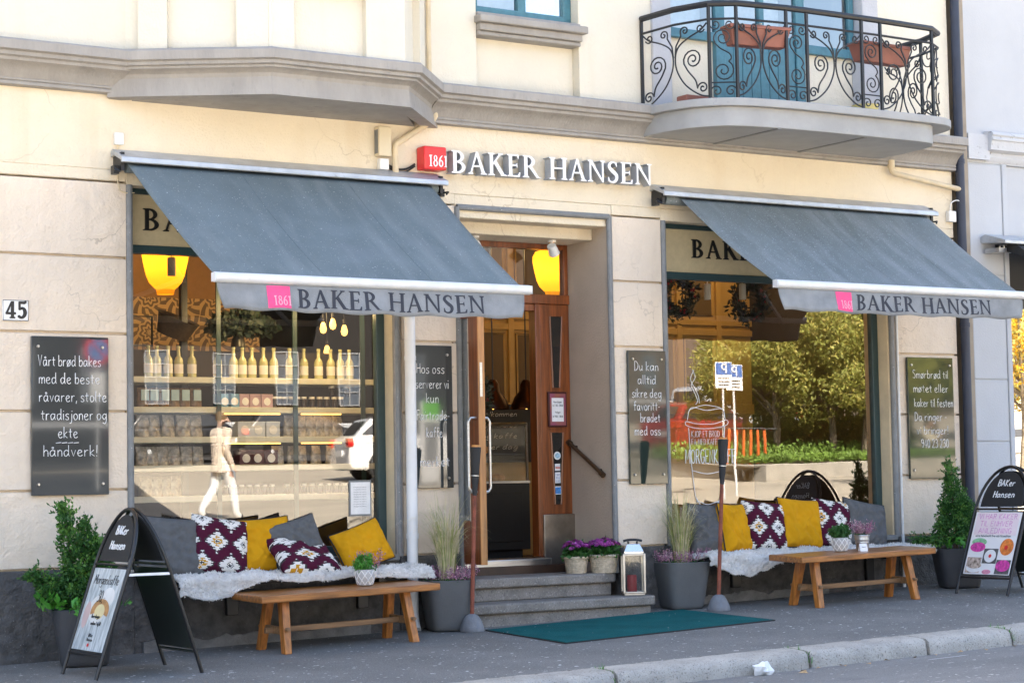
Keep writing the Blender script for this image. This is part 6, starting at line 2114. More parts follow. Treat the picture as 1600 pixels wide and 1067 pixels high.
# ================================================================== INSIDE THE SHOP
def tile_material():
    m = bpy.data.materials.new('patterned_wall_tile')
    m.use_nodes = True
    t = m.node_tree
    p = t.nodes["Principled BSDF"]
    p.inputs["Roughness"].default_value = .45
    tc = N(t, "ShaderNodeTexCoord")
    sx = N(t, "ShaderNodeSeparateXYZ")
    t.links.new(tc.outputs["Object"], sx.inputs[0])

    def op(o, a, b=None):
        n = N(t, "ShaderNodeMath", operation=o)
        for i, q in enumerate((a, b)):
            if q is None:
                continue
            if isinstance(q, (int, float)):
                n.inputs[i].default_value = q
            else:
                t.links.new(q, n.inputs[i])
        return n.outputs[0]
    cells = []
    for ax in ("X", "Z"):
        u = op('MULTIPLY', sx.outputs[ax], 1 / .30)
        cells.append(op('SUBTRACT', op('FRACT', u), .5))
    r = op('SQRT', op('ADD', op('MULTIPLY', cells[0], cells[0]), op('MULTIPLY', cells[1], cells[1])))
    an = op('ARCTAN2', cells[0], cells[1])
    rings = op('SINE', op('ADD', op('MULTIPLY', r, 46.0), op('MULTIPLY', op('SINE', op('MULTIPLY', an, 8.0)), 1.5)))
    petals = op('SINE', op('ADD', op('MULTIPLY', an, 12.0), op('MULTIPLY', r, 14.0)))
    far = op('GREATER_THAN', r, .36)
    v = op('ADD', op('MULTIPLY', rings, op('SUBTRACT', 1.0, far)), op('MULTIPLY', petals, far))
    mask = op('GREATER_THAN', v, .05)
    mx = N(t, "ShaderNodeMix", data_type='RGBA')
    mx.inputs["A"].default_value = (.16, .085, .035, 1)
    mx.inputs["B"].default_value = (.62, .38, .14, 1)
    t.links.new(mask, mx.inputs["Factor"])
    t.links.new(mx.outputs["Result"], p.inputs["Base Color"])
    return m


tw = thing('partition_wall', 'brown shop wall with a band of patterned tiles behind the left window', 'wall', (-2.2, 2.3, .4))
MB().box(-1.1, 1.15, 0, .08, 0, 3.1).build('wall_face', M['tilewall'], tw)
MB().box(-1.1, 1.149, -.012, -.001, 1.35, 2.24).build('tile_band', tile_material(), tw)
b = MB()
write('hyggelig', .16, lambda p, r: (-.72 + p, -.012, 2.50 + r), b, r=.006, width=.62, slant=.25)
b.build('wall_lettering', plain('pale_orange_lettering', (.75, .42, .16), .7), tw)
pw = thing('panelled_wall', 'ochre panelled wall behind the doorway and the right window', 'wall', (2.65, 2.42, .4))
b = MB()
b.box(-2.1, 1.8, .02, .08, 0, 3.1, 0)
b.box(-2.1, 1.8, -.01, .02, 1.30, 1.40, 0)
for i in range(8):
    x = -2.08 + i * .49
    b.box(x, x + .06, -.012, .02, 1.40, 3.08, 0)
for z in (2.10, 2.20, 2.98):
    b.box(-2.1, 1.8, -.008, .02, z - .03, z + .03, 0)
b.build('panel_frame', M['panel'], pw, bevel=.004)
for i in range(7):
    x = -2.08 + i * .49 + .09
    for z0, z1 in ((1.43, 2.04), (2.26, 2.92)):
        b = MB()
        b.box(x, x + .37, .008, .0195, z0, z1, 0)
        b.tube([(x + .01, .012, z0 + .01), (x + .36, .012, z0 + .01), (x + .36, .012, z1 - .01), (x + .01, .012, z1 - .01)], .012, 6, 1, closed=True)
        b.build('wall_panel', [M['panelinset'], M['panel']], pw)
mb_ = thing('menu_blackboard', 'black menu blackboard under the ochre panels, seen through the doorway', 'blackboard', (1.75, 2.36, 1.25))
MB().box(-.9, .9, 0, .03, 0, .53).build('panel', M['blackmat'], mb_)
b = MB()
for k, tx in enumerate(('velkommen', 'nybakt brød', 'og kaffe', 'hver dag')):
    for q in (-.55, .15):
        write(tx, .045, lambda p, r: (q + p, -.004, .42 - k * .10 + r), b, r=.0022, width=.38, slant=.2, seg=4)
b.build('handwriting', M['ceramicline'], mb_)

LPROF = [(.062, 0), (.066, .02), (.068, .035), (.085, .05), (.118, .085), (.142, .14), (.164, .24), (.178, .32), (.176, .36), (.15, .405), (.09, .425), (.03, .43)]
for loc, k, lab in (((-2.645, .60, 2.497), 1.0, 'lit yellow glass lamp behind the left shop window'), ((1.085, 1.0, 2.648), .93, 'lit yellow glass lamp behind the glass over the doorway')):
    t = thing('pendant_lamp', lab, 'lamp', loc, group='yellow pendant lamps')
    b = MB()
    b.lathe([(r * k, z * k) for r, z in LPROF], n=40)
    b.build('lamp_shade', M['lamp'], t)
    b = MB()
    b.lathe([(.055, .425 * k), (.05, .45 * k), (.02, .47 * k)], n=20)
    b.tube([(0, 0, .46 * k), (0, 0, 1.0)], .004, 6)
    b.build('cord', M['black'], t)
    L = bpy.data.lights.new('lamp_light', 'POINT')
    L.energy = .62
    L.color = (1.0, .72, .35)
    L.shadow_soft_size = .04
    o = bpy.data.objects.new('lamp_light', L)
    C.objects.link(o)
    o.location = (loc[0], loc[1], loc[2] + .27 * k)
for (px, py), y, lab in (((268, 410), .40, 'grey track spotlight hanging in front of the left yellow lamp'), ((1105, 450), .30, 'pale track spotlight at the left of the right window'), ((1160, 450), .30, 'pale track spotlight before the middle wreath of the right window')):
    p = at(px, py, y)
    t = thing('track_spotlight', lab, 'spotlight', (p[0], p[1], p[2]))
    b = MB()
    b.lathe([(.028, -.10), (.030, -.098), (.030, .03), (.024, .036)], n=20)
    b.build('lamp_head', M['edge'] if px < 300 else M['whitebox'], t)
    b = MB()
    b.tube([(0, 0, .03), (0, 0, .12)], .007, 8)
    b.box(-.06, .03, -.012, .012, .115, .14)
    b.build('mount', M['edge'] if px < 300 else M['whitebox'], t)
for (px, py), lab in (((770, 604), 'dark copper pendant lamp on a long cord, left of two in the doorway'), ((822, 604), 'dark copper pendant lamp on a long cord, right of two in the doorway')):
    p = at(px, py, 1.75)
    t = thing('copper_pendant', lab, 'lamp', tuple(p), group='copper pendants in the doorway')
    b = MB()
    b.lathe([(.145, -.20), (.14, -.17), (.105, -.09), (.062, -.04), (.055, .02), (.03, .06), (.01, .062)], n=30, caps=False)
    b.build('lamp_shade', M['copper'], t)
    b = MB()
    b.tube([(0, 0, .06), (0, 0, 1.5)], .006, 6)
    b.build('cord', M['black'], t)
    b = MB()
    b.lathe([(.005, -.20), (.028, -.17), (.02, -.12), (.01, -.10)], n=16)
    b.build('bulb', M['bulb'], t)
first = None
for i, (px, py) in enumerate(((505, 512), (520, 506), (538, 516), (511, 548))):
    p = at(px, py, 2.0)
    if first is None:
        first = t = thing('filament_bulb', '', 'bulb', (0, 0, 0))
        b = MB()
        b.lathe([(.004, -.05), (.022, -.04), (.030, -.01), (.020, .03), (.010, .05)], n=16)
        b.build('bulb', M['bulb'], t)
        b = MB()
        b.tube([(0, 0, .045), (0, 0, .09)], .013, 8)
        b.tube([(0, 0, .09), (0, 0, .9)], .0035, 5)
        b.build('cord', M['black'], t)
    else:
        t = copy_tree(first)
    t.location = tuple(p)
    t["group"] = 'filament bulbs deep in the shop'
    t["label"] = ['glowing filament bulb, left of the upper three in the left window', 'glowing filament bulb, highest of the cluster in the left window', 'glowing filament bulb, right of the upper three in the left window', 'glowing filament bulb, lowest of the cluster in the left window'][i]
cl = thing('ceiling_lamp', 'small lit ceiling lamp seen through the glass over the doorway', 'lamp', tuple(at(781, 386, 2.0)))
b = MB()
b.lathe([(.05, 0), (.055, .01), (.05, .03)], n=20)
b.build('lamp_disc', M['bulb'], cl)
for (x, y, z, e) in ((1.35, 1.75, 3.1, .5), (2.7, 1.7, 3.2, 2.6), (3.9, 1.7, 3.2, 2.6), (-.6, 2.0, 2.5, .8), (-2.3, 1.6, 3.1, 1.4), (-1.9, .42, 2.45, 2.8), (-1.2, .42, 2.45, 2.6)):  # unseen point lights added to brighten the panelling, doorway and shelves
    L = bpy.data.lights.new('added_shop_light', 'POINT')
    L.energy = e
    L.color = (1.0, .66, .28)
    L.shadow_soft_size = .08
    o = bpy.data.objects.new('added_shop_light', L)
    C.objects.link(o)
    o.location = (x, y, z)


M['wreathleaf'] = mat('dark_dried_leaf', (.03, .032, .014), .7, var=.4, vs=20)


def wreath(c, R0, label, lit=0):
    t = thing('wreath', label, 'wreath', tuple(c), group='wreaths hung inside the shop')
    n = 620
    a = rng.uniform(0, 6.283, n)
    q = rng.normal(size=(n, 3)) * .035
    P = np.stack([np.cos(a) * R0, np.zeros(n), np.sin(a) * R0], 1) + q
    b = MB()
    b.tube([(R0 * math.cos(k), 0, R0 * math.sin(k)) for k in np.linspace(0, 6.283, 30)[:-1]], .018, 6, closed=True)
    b.build('ring', M['stem'], t)
    b = MB()
    leaf_cloud(b, P, .05, aspect=.5)
    b.build('foliage', M['wreathleaf'], t, smooth=0)
    b = MB()
    for k in range(16):
        z = rnd.uniform(0, 6.28)
        b.lathe([(.003, -.012), (.012, 0), (.003, .012)], (R0 * math.cos(z) + rnd.uniform(-.02, .02), -.035, R0 * math.sin(z) + rnd.uniform(-.02, .02)), 8)
    b.build('berry', M['wax'], t)
    return t


wreath(at(1058, 462, .5), .15, 'dark wreath hanging at the left edge of the right window')
wreath(at(1171, 470, .5), .15, 'dark wreath with red berries hanging in the middle of the right window')
wreath(at(738, 622, 1.1), .13, 'green wreath hanging behind the glass of the open door')
# serving counter
ct = thing('display_counter', 'dark serving counter with a glass display case inside the doorway', 'counter', (.95, 1.7, .4))
MB().box(-.55, .33, 0, .8, .08, .66).box(-.5, .28, .05, .75, 0, .08).box(-.47, .25, -.008, 0, .15, .58).build('base', M['counter'], ct, bevel=.006)
b = MB()
for x in (-.54, .32):
    for y in (.02, .78):
        b.tube([(x, y, .66), (x, y, 1.18)], .012, 8)
for y in (.02, .78):
    b.tube([(-.54, y, 1.18), (.32, y, 1.18)], .012, 8)
for x in (-.54, .32):
    b.tube([(x, .02, 1.18), (x, .78, 1.18)], .012, 8)
b.box(-.55, .33, -.01, .81, .661, .68)
b.build('case_frame', M['steel'], ct)
b = MB()
b.box(-.53, .31, .05, .75, .91, .92)
b.build('glass_shelf', M['clear'], ct, smooth=0)
b = MB()
b.add([(-.54, .02, .68), (.32, .02, .68), (.32, .02, 1.18), (-.54, .02, 1.18)], [(0, 1, 2, 3)])
b.build('pane', M['caseglass'], ct, smooth=0)
fl = None
for i in range(9):
    x, y, z = .50 + (i % 5) * .15, 1.95 + .06 * (i % 2), 1.08 if i < 5 else 1.325
    if fl is None:
        b = MB()
        b.lathe([(.01, 0), (.05, .004), (.062, .03), (.045, .06), (.01, .07)], n=18, fn=lambda a, k: 1 + .25 * abs(math.cos(a)))
        fl = o = b.build('bread_loaf', mat('crusty_bread', (.42, .22, .08), .8, var=.3, vs=18))
    else:
        o = copy_tree(fl)
    o.location = (x, y, z)
    tag(o, 'brown bread loaf lying in the glass display case inside the doorway', 'bread', 'loaves in the display case')

# ---- shelf unit and its goods behind the left window
SH = [1.898, 1.674, 1.450, 1.238, 1.010]
sh = thing('shelf_unit', 'tall shelf unit with grey green shelves behind the left window', 'shelf', (-1.85, .9, .4))
for z in SH:
    MB().box(-1.10, 1.05, -.16, .18, z - .4 - .045, z - .4).build('shelf_board', M['shelf'], sh, bevel=.003)
for x in (-.31, .335, .93):
    MB().box(x - .018, x + .018, -.175, -.161, .0, 2.45).build('upright', M['teal'], sh)
MB().box(-.49, -.44, .10, .15, 0, 2.6).build('upright', M['black'], sh)
MB().box(-1.10, 1.05, .19, .21, 0, 1.72).build('back_panel', M['darkwall'], sh)
for z in (SH[1], SH[2]):
    MB().box(-.25, .22, -.14, -.13, z - .4 - .056, z - .4 - .046).box(.40, .75, -.14, -.13, z - .4 - .056, z - .4 - .046).build('light_strip', M['bulb'], sh)


def goods(name, build, spots, label, cat, group):
    f = None
    for i, (x, z, y, rz, s) in enumerate(spots):
        if f is None:
            f = o = build(name)
        else:
            o = copy_tree(f)
        o.location = (x, y, z)
        o.rotation_euler = (0, 0, rz)
        o.scale = (s, s, s)
        tag(o, label, cat, group)


def mk_bottle(nm):
    b = MB()
    b.lathe([(.030, 0), (.034, .004), (.034, .125), (.028, .145), (.014, .165), (.0125, .215), (.015, .218), (.015, .235), (.012, .237)], n=18, m=0)
    b.lathe([(.0348, .03), (.0348, .10)], n=18, m=1, caps=False)
    return b.build(nm, [mat('pale_bottle_glass', (.46, .46, .24), .12, var=.1, spec=.7), M['ceramicline']])


def xs_at(pxs, z):
    return [float(at(p, 600, .82)[0]) for p in pxs]


goods('bottle', mk_bottle, [(x, SH[0], .82 + .02 * (i % 2), 0, 1) for i, x in enumerate(xs_at([232, 247, 263, 281, 300], 0))], 'pale bottle on the top shelf behind the left window, in the left bay', 'bottle', 'bottles in the left bay')
goods('bottle', mk_bottle, [(x, SH[0], .82, 0, 1) for x in xs_at([340, 365, 379, 394, 412, 428], 0)], 'pale bottle on the top shelf behind the left window, in the middle bay', 'bottle', 'bottles in the middle bay')
goods('bottle', mk_bottle, [(x, SH[0], .82, 0, 1) for x in xs_at([453, 475, 498, 517, 532, 546], 0)], 'pale bottle on the top shelf behind the left window, in the right bay', 'bottle', 'bottles in the right bay')


def mk_tin(c1):
    def f(nm):
        b = MB()
        b.box(-.05, .05, -.05, .05, 0, .085, 0)
        b.box(-.052, .052, -.052, .052, .0851, .10, 0)
        b.lathe([(.030, -.001), (.030, .001)], n=20, m=1)
        k = len(b.v) - 40
        for i in range(40):
            p = b.v[k + i]
            b.v[k + i] = (p[0], -.0515 + p[2], p[1] + .043)
        return b.build(nm, [c1, M['ceramicline']], bevel=.004)
    return f


goods('tea_tin', mk_tin(plain('sky_blue_tin', (.18, .35, .52), .4)), [(x, SH[1], .80, 0, 1) for x in xs_at([345, 360], 0)], 'sky blue square tin on the second shelf behind the left window', 'tin', 'sky blue tins')
goods('tea_tin', mk_tin(plain('dusty_pink_tin', (.45, .30, .33), .4)), [(x, SH[1], .80, .1, 1) for x in xs_at([376, 392, 410], 0)], 'dusty pink square tin on the second shelf behind the left window', 'tin', 'dusty pink tins')
goods('tea_tin', mk_tin(plain('pale_grey_tin', (.55, .58, .62), .4)), [(x, SH[2], .80, 0, 1.15) for x in xs_at([375, 396, 419], 0)], 'pale grey square tin on the third shelf behind the left window', 'tin', 'pale grey tins')
goods('tea_tin', mk_tin(plain('dark_plum_tin', (.08, .02, .03), .4)), [(x, SH[3], .80, 0, 1.1) for x in xs_at([377, 395, 416], 0)], 'dark plum square tin on the fourth shelf behind the left window', 'tin', 'dark plum tins')


def mk_bag(c1, c2, lab):
    def f(nm):
        b = MB()
        n = 10
        V = []
        for j in range(n + 1):
            v = j / n
            for i in range(16):
                a = 2 * math.pi * i / 16
                w_, d_ = .055 * (1 - .15 * v), .035 * (1 - v ** 3)
                V.append((w_ * math.cos(a) * (1 + .10 * noise.noise(Vector((a, v * 4, 1)))), d_ * math.sin(a) * (1 + .2 * noise.noise(Vector((a, v * 5, 2)))), .15 * v))
        b.add(V, [(j * 16 + i, j * 16 + (i + 1) % 16, (j + 1) * 16 + (i + 1) % 16, (j + 1) * 16 + i) for j in range(n) for i in range(16)])
        if lab:
            b.box(-.032, .032, -.045, -.037, .05, .135, 1)
        return b.build(nm, [c1, c2], smooth=40)
    return f


foil = mat('crinkled_clear_bag', (.34, .31, .27), .22, var=.6, vs=22, bump=1.0, bs=40, spec=.9)
goods('paper_bag', mk_bag(mat('brown_muesli_bag', (.16, .10, .06), .4, var=.5, vs=40), plain('pale_blue_label', (.38, .52, .58), .6), 1), [(x, SH[1], .80, rnd.uniform(-.2, .2), .95) for x in xs_at([221, 237, 253, 269, 285, 303], 0)], 'brown bag with pale blue label on the second shelf behind the left window', 'bag', 'labelled bags')
goods('cellophane_bag', mk_bag(foil, foil, 0), [(x, SH[2], .82, rnd.uniform(-.4, .4), 1.1) for x in xs_at([222, 240, 262, 285, 304, 452, 466, 482, 497, 511, 525], 0)], 'crinkled cellophane bag on the third shelf behind the left window', 'bag', 'cellophane bags on the third shelf')
goods('cellophane_bag', mk_bag(foil, foil, 0), [(x, SH[3], .82, rnd.uniform(-.4, .4), .95) for x in xs_at([220, 236, 252, 270, 290, 308, 342, 432, 455, 470, 492, 515], 0)], 'crinkled cellophane bag on the fourth shelf behind the left window', 'bag', 'cellophane bags on the fourth shelf')
goods('cellophane_bag', mk_bag(mat('gold_foil_bag', (.30, .25, .16), .25, .5, var=.6, vs=22, bump=1, bs=40), foil, 0), [(x, SH[4], .82, rnd.uniform(-.4, .4), 1.0) for x in xs_at([226, 242, 257, 272], 0)], 'gold foil bag on the lowest shelf behind the left window', 'bag', 'gold foil bags')


def mk_jar(nm):
    b = MB()
    b.lathe([(.022, 0), (.024, .004), (.024, .06), (.020, .068)], n=16, m=0)
    b.lathe([(.0235, .0681), (.0235, .085)], n=16, m=1)
    return b.build(nm, [plain('dark_jam_glass', (.03, .02, .02), .1), M['ceramicline']])


goods('jam_jar', mk_jar, [(x, SH[1], .80, 0, 1) for x in xs_at([426, 434, 442, 452, 462, 472, 485, 497, 508, 520, 530], 0)] + [(x, SH[1] + .086, .81, 0, 1) for x in xs_at([517, 540], 0)], 'small dark jar with white lid on the second shelf behind the left window', 'jar', 'jars on the second shelf')
goods('jam_jar', mk_jar, [(x, SH[4], .80, 0, .9) for x in xs_at([338, 350, 362, 374, 386, 398, 410, 422, 445, 458, 471, 484, 497, 510, 522, 534], 0)], 'small dark jar with white lid on the lowest shelf behind the left window', 'jar', 'jars on the lowest shelf')
vs_ = thing('vase_plant', 'dark eucalyptus branches in a vase on top of the shelf unit', 'plant', tuple(at(372, 530, .95)))
b = MB()
b.lathe([(.04, -.10), (.06, -.06), (.05, .0), (.03, .03)], n=20)
b.build('vase', M['black'], vs_)
b = MB()
P = clump_points([(-.12, 0, .10, .12, .08), (.05, 0, .13, .14, .10), (.22, .0, .10, .10, .07)], 20)
leaf_cloud(b, P, .05, aspect=.8)
b.build('foliage', mat('dark_eucalyptus_leaf', (.015, .03, .022), .6, var=.4, vs=20), vs_, smooth=0)
bs_ = thing('basket', 'dark wicker basket lying on its side on top of the shelf unit', 'basket', tuple(at(275, 508, 1.0)))
b = MB()
b.lathe([(.01, -.09), (.12, -.09), (.16, .05), (.17, .06), (.15, .05), (.11, -.07), (.01, -.075)], n=36, fn=lambda a, i: 1 + .02 * math.sin(a * 18))
b.build('basket', mat('dark_wicker', (.05, .03, .02), .8, var=.4, vs=40), bs_).rotation_euler = (R(18), R(16), 0)
pf = thing('picture_frame', 'empty black frame standing on top of the shelf unit', 'frame', tuple(at(222, 515, .95)))
b = MB()
b.tube([(-.12, 0, -.12), (.08, 0, -.12), (.08, 0, .10), (-.12, 0, .10)], .011, 4, closed=True)
b.build('frame', M['black'], pf)

# ---- notices and drawing on the glass
nt_ = thing('framed_notice', 'white notice in a grey frame low in the corner of the left window', 'sign', tuple(at(563, 778, .153)))
MB().box(-.095, .095, 0, .006, -.135, .135).build('frame', M['edge'], nt_)
MB().box(-.083, .083, -.003, -.0005, -.12, .12).build('sheet', M['white'], nt_)
b = MB()
for k in range(9):
    write('dagens meny', .008, lambda p, r: (-.06 + p, -.004, .08 - k * .018 + r), b, r=.0006, width=.11, seg=4)
b.build('lettering', M['edge'], nt_)
dc = thing('window_decal', 'white coffee cup drawing lettered MORGENKAFFE on the right window', 'decal', (0, 0, 0))
b = MB()


def D(pts, r=.003, sm=True, cl_=False):
    q = [at(x, y, .154) for x, y in pts]
    b.tube(smooth_path(q, 5) if sm else q, r, 5, closed=cl_ and not sm)


D([(1082, 578), (1086, 590), (1080, 602), (1086, 615), (1090, 626), (1087, 632)])
D([(1084, 578), (1079, 592), (1085, 606), (1091, 618), (1093, 630)], .003)
D([(1077, 640), (1100, 633), (1125, 637), (1132, 645)])
D([(1074, 656), (1080, 637), (1104, 641), (1128, 639), (1133, 655)])
D([(1072, 658), (1090, 662), (1115, 662), (1135, 656), (1135, 664), (1112, 669), (1088, 669), (1072, 664), (1072, 658)])
D([(1076, 668), (1080, 720), (1086, 770), (1090, 785)])
D([(1132, 666), (1131, 715), (1127, 765), (1124, 785)])
D([(1082, 735), (1105, 740), (1130, 735)])
D([(1088, 778), (1098, 792), (1115, 793), (1126, 778)], .004)
D([(1092, 783), (1106, 788), (1122, 783)], .003)
u0, u1 = at(1071, 722, .154), at(1134, 722, .154)
write('MORGENKAFFE', .115, lambda p, r: (u0[0] + p, .154, u0[2] - .01 + r), b, r=.0038, width=u1[0] - u0[0] + .10)
write('KJØP ET BRØD'.replace('Ø', 'O'), .05, lambda p, r: (u0[0] + .07 + p, .154, u0[2] + .21 + r), b, r=.0017, width=.30)
write('FA MED KAFFE', .05, lambda p, r: (u0[0] + .07 + p, .154, u0[2] + .145 + r), b, r=.0017, width=.30)
b.build('drawing', M['chalk'], dc, smooth=60)

# ================================================================== ACROSS THE STREET (behind the camera, seen in the glass)
def refl(px, py, yg=0.16):
    """Point of the rising street that the photograph shows mirrored in a pane at y = yg."""
    d = CM.T @ np.array([px - 800, py - 533.5, FPX])
    c0 = -0.19 - .045 * (3.15 + 2 * yg)
    t = (GX * CAM[0] + .045 * CAM[1] + c0 - CAM[2]) / (d[2] - GX * d[0] - .045 * d[1])
    P = CAM + t * d
    return Vector((P[0], 2 * yg - P[1], gz(P[0], 2 * yg - P[1])))


def refl_d(px, py, t, yg=0.16):
    d = CM.T @ np.array([px - 800, py - 533.5, FPX]) / FPX
    P = CAM + t * d
    return Vector((P[0], 2 * yg - P[1], P[2]))


M['bark'] = mat('tree_bark', (.20, .16, .11), .9, var=.3, vs=12, bump=.8, bs=40)
M['treeleaf'] = mat('sunlit_tree_leaf', (.33, .345, .08), .55, trans=.4, var=.4, vs=3)
M['treeleaf2'] = mat('yellowing_tree_leaf', (.52, .45, .12), .55, trans=.4, var=.3, vs=3)
M['treeyellow'] = mat('autumn_yellow_leaf', (.62, .36, .02), .55, trans=.4, var=.3, vs=3)
M['concretewall'] = mat('low_concrete_wall', (.36, .33, .28), .9, var=.15, vs=4, bump=.4, bs=30)


def tree(loc, h, rc, label, cat_, yellow=.3, n=17000, seed=0, lv=None):
    rnd.seed(seed)
    t = thing('street_tree', label, 'tree', loc, group='trees across the street')
    b = MB()
    top = h * .62
    P = smooth_path([(0, 0, -.1), (.04, .02, h * .2), (-.03, .05, h * .4), (.02, 0, top)], 4)
    b.tube(P, [.11 - .07 * i / (len(P) - 1) for i in range(len(P))], 8)
    cl = []
    for k in range(17):
        a, e = k * 2.4, rnd.uniform(-.7, 1)
        q = rnd.uniform(.25, .85) * rc
        c = Vector((q * math.cos(a), q * math.sin(a), h * .55 + e * h * .30))
        s = Vector((0, 0, h * rnd.uniform(.28, .5)))
        b.tube(smooth_path([s, s.lerp(c, .5) + Vector((0, 0, -.1)), c], 3), [.04, .035, .03, .025, .02, .015, .012], 6)
        cl.append((c.x, c.y, c.z, rc * rnd.uniform(.36, .52), rc * rnd.uniform(.28, .42)))
    b.build('trunk', M['bark'], t)
    out = []
    per = n // len(cl)
    for (x, y, z, r1, r2) in cl:
        d = rng.normal(size=(per, 3))
        d /= np.linalg.norm(d, axis=1)[:, None]
        rr = rng.uniform(.3, 1, per) ** .5
        lump = 1 + .25 * np.sin(d[:, 0] * 6 + x * 9) * np.cos(d[:, 2] * 5 + y * 7)
        out.append(np.array([x, y, z]) + d * np.array([r1, r1, r2]) * (rr * lump)[:, None])
    Q = np.vstack(out)
    b = MB()
    leaf_cloud(b, Q, .095, aspect=.55, up=.1, mats=(rng.random(len(Q)) < yellow).astype(int))
    b.build('crown', lv or [M['treeleaf'], M['treeleaf2']], t, smooth=0)
    return t


# low wall with a planted bed behind it
W0, W1, W2 = refl(1197, 752), refl(1290, 747), refl(1390, 742)
W3 = W2 + (W2 - W1) * 3
lw = MB()
lw.sweep([(W3.x, W3.y), (W2.x, W2.y), (W1.x, W1.y), (W0.x, W0.y), (W0.x - .4, W0.y - 5)], [(0, -.4), (0, 2.4), (.0, 2.4)])
lw = MB()
wp = [W0 + Vector((-.3, -6, .25)), W0, W1, W2, W3]
for a, c in zip(wp[:-1], wp[1:]):
    d = (c - a)
    d.z = 0
    nn = Vector((d.y, -d.x, 0)).normalized() * .14
    if nn.y > 0:
        nn = -nn
    V = [a - Vector((0, 0, .4)), c - Vector((0, 0, .4)), c - Vector((0, 0, .4)) + nn, a - Vector((0, 0, .4)) + nn]
    T = [a + Vector((0, 0, .34)), c + Vector((0, 0, .34)), c + Vector((0, 0, .34)) + nn, a + Vector((0, 0, .34)) + nn]
    lw.add(V + T, [(0, 3, 2, 1), (4, 5, 6, 7), (0, 1, 5, 4), (1, 2, 6, 5), (2, 3, 7, 6), (3, 0, 4, 7)])
tag(lw.build('low_wall', M['concretewall'], bevel=.02), 'low concrete wall edging the planted bed, mirrored in the right window', 'wall')
bed = MB()
bp = [W0 + Vector((-.2, -.15, .30)), W1 + Vector((0, -.15, .30)), W2 + Vector((0, -.15, .30)), W3 + Vector((0, -.15, .30)), W3 + Vector((0, -7, .7)), W0 + Vector((-.2, -7, .7))]
bed.add(bp, [tuple(range(6))])
structure(bed.build('soil_bed', mat('bare_soil', (.10, .075, .045), .95, var=.3, vs=4), smooth=0), 'structure')
gc = MB()
n = 13000
u = rng.random(n)
seg = (W3 - W0)
P = np.array([tuple(W0)]) + u[:, None] * np.array([tuple(W2 + (W2 - W1) - W0)])
dep = rng.random(n) ** 1.4 * 4.5
P[:, 1] -= .2 + dep
P[:, 2] = [gz(a, q) + .36 for a, q in P[:, :2]]
P[:, 2] += rng.random(n) * (.12 + .25 * rng.random(n) * (dep > 1))
leaf_cloud(gc, P, .085, aspect=.5, up=.8)
structure(gc.build('ground_cover', mat('lit_ground_cover_leaf', (.15, .25, .035), .6, var=.4, vs=2), smooth=0), 'stuff')
hs = [('broad tree with two pale trunks over the low wall', 1212, 1.55, 4.3, .35), ('tree standing in the middle of the planted bed', 1300, 1.6, 4.6, .28), ('tree standing at the right of the planted bed', 1352, 1.5, 4.8, .3),
      ('tree mirrored in the right menu board, behind the low wall', 1440, 1.6, 4.8, .15), ('tree furthest along the low wall', 1500, 1.6, 4.8, .2), ('smaller tree leaning over the start of the low wall', 1165, 1.25, 4.0, .4)]
for i, (lab, px, rc, h, yl) in enumerate(hs):
    g0 = refl(px, 738 if i < 3 else 733)
    tree((g0.x, g0.y, g0.z), h, rc, lab, 'tree', yl, seed=20 + i)
g0 = refl_d(1262, 700, 52)
tree((g0.x, g0.y, gz(g0.x, g0.y)), 6.4, 2.3, 'large tree behind the others across the street', 'tree', .35, seed=31)
g0 = refl_d(1345, 700, 54)
tree((g0.x, g0.y, gz(g0.x, g0.y)), 7.0, 2.5, 'tallest tree of the bed across the street', 'tree', .3, seed=32)
g0 = refl_d(1430, 700, 50)
tree((g0.x, g0.y, gz(g0.x, g0.y)), 6.4, 2.3, 'dense dark green tree at the back of the planted bed', 'tree', .1, seed=34)
g0 = refl_d(1600, 690, 40, .23)
tree((g0.x, g0.y, gz(g0.x, g0.y)), 5.2, 2.0, 'golden autumn tree mirrored in the neighbouring shop window', 'tree', .5, seed=33, lv=[M['treeyellow'], M['treeleaf2']])
sb = thing('shrub_bed', 'dense green shrubs mirrored low in the neighbouring shop window', 'shrub', (g0.x + 1, g0.y + 1.5, gz(g0.x, g0.y)))
b = MB()
b.tube([(0, 0, -.1), (0, 0, .6)], .04, 6)
b.build('stem', M['bark'], sb)
b = MB()
leaf_cloud(b, clump_points([(0, 0, .7, 1.1, .6), (1.6, 0, .7, 1.0, .6)], .9), .13, aspect=.6)
b.build('foliage', M['leaf_hi'], sb, smooth=0)


for k, (px, py, r) in enumerate(((1235, 736, .75), (1285, 735, .7), (1335, 733, .8), (1385, 733, .8), (1205, 738, .5))):
    q = refl(px, py)
    t = thing('bed_shrub', ['olive green shrub right of the pale tree trunk in the planted bed', 'olive green shrub between the two middle trunks of the planted bed', 'broad olive shrub at the right of the planted bed', 'olive shrub mirrored at the window frame, furthest right in the bed', 'smallest shrub at the start of the planted bed'][k], 'shrub', (q.x, q.y - .6, q.z + .3), group='shrubs in the planted bed')
    b = MB()
    b.tube([(0, 0, -.1), (0, 0, r)], .03, 6)
    b.build('stem', M['bark'], t)
    b = MB()
    leaf_cloud(b, clump_points([(0, 0, r * .75, r, r * .62), (r * .8, -.3, r * .6, r * .8, r * .5)], 1.5), .11, aspect=.55, mats=None)
    b.build('foliage', M['treeleaf2'] if k % 2 else M['treeleaf'], t, smooth=0)
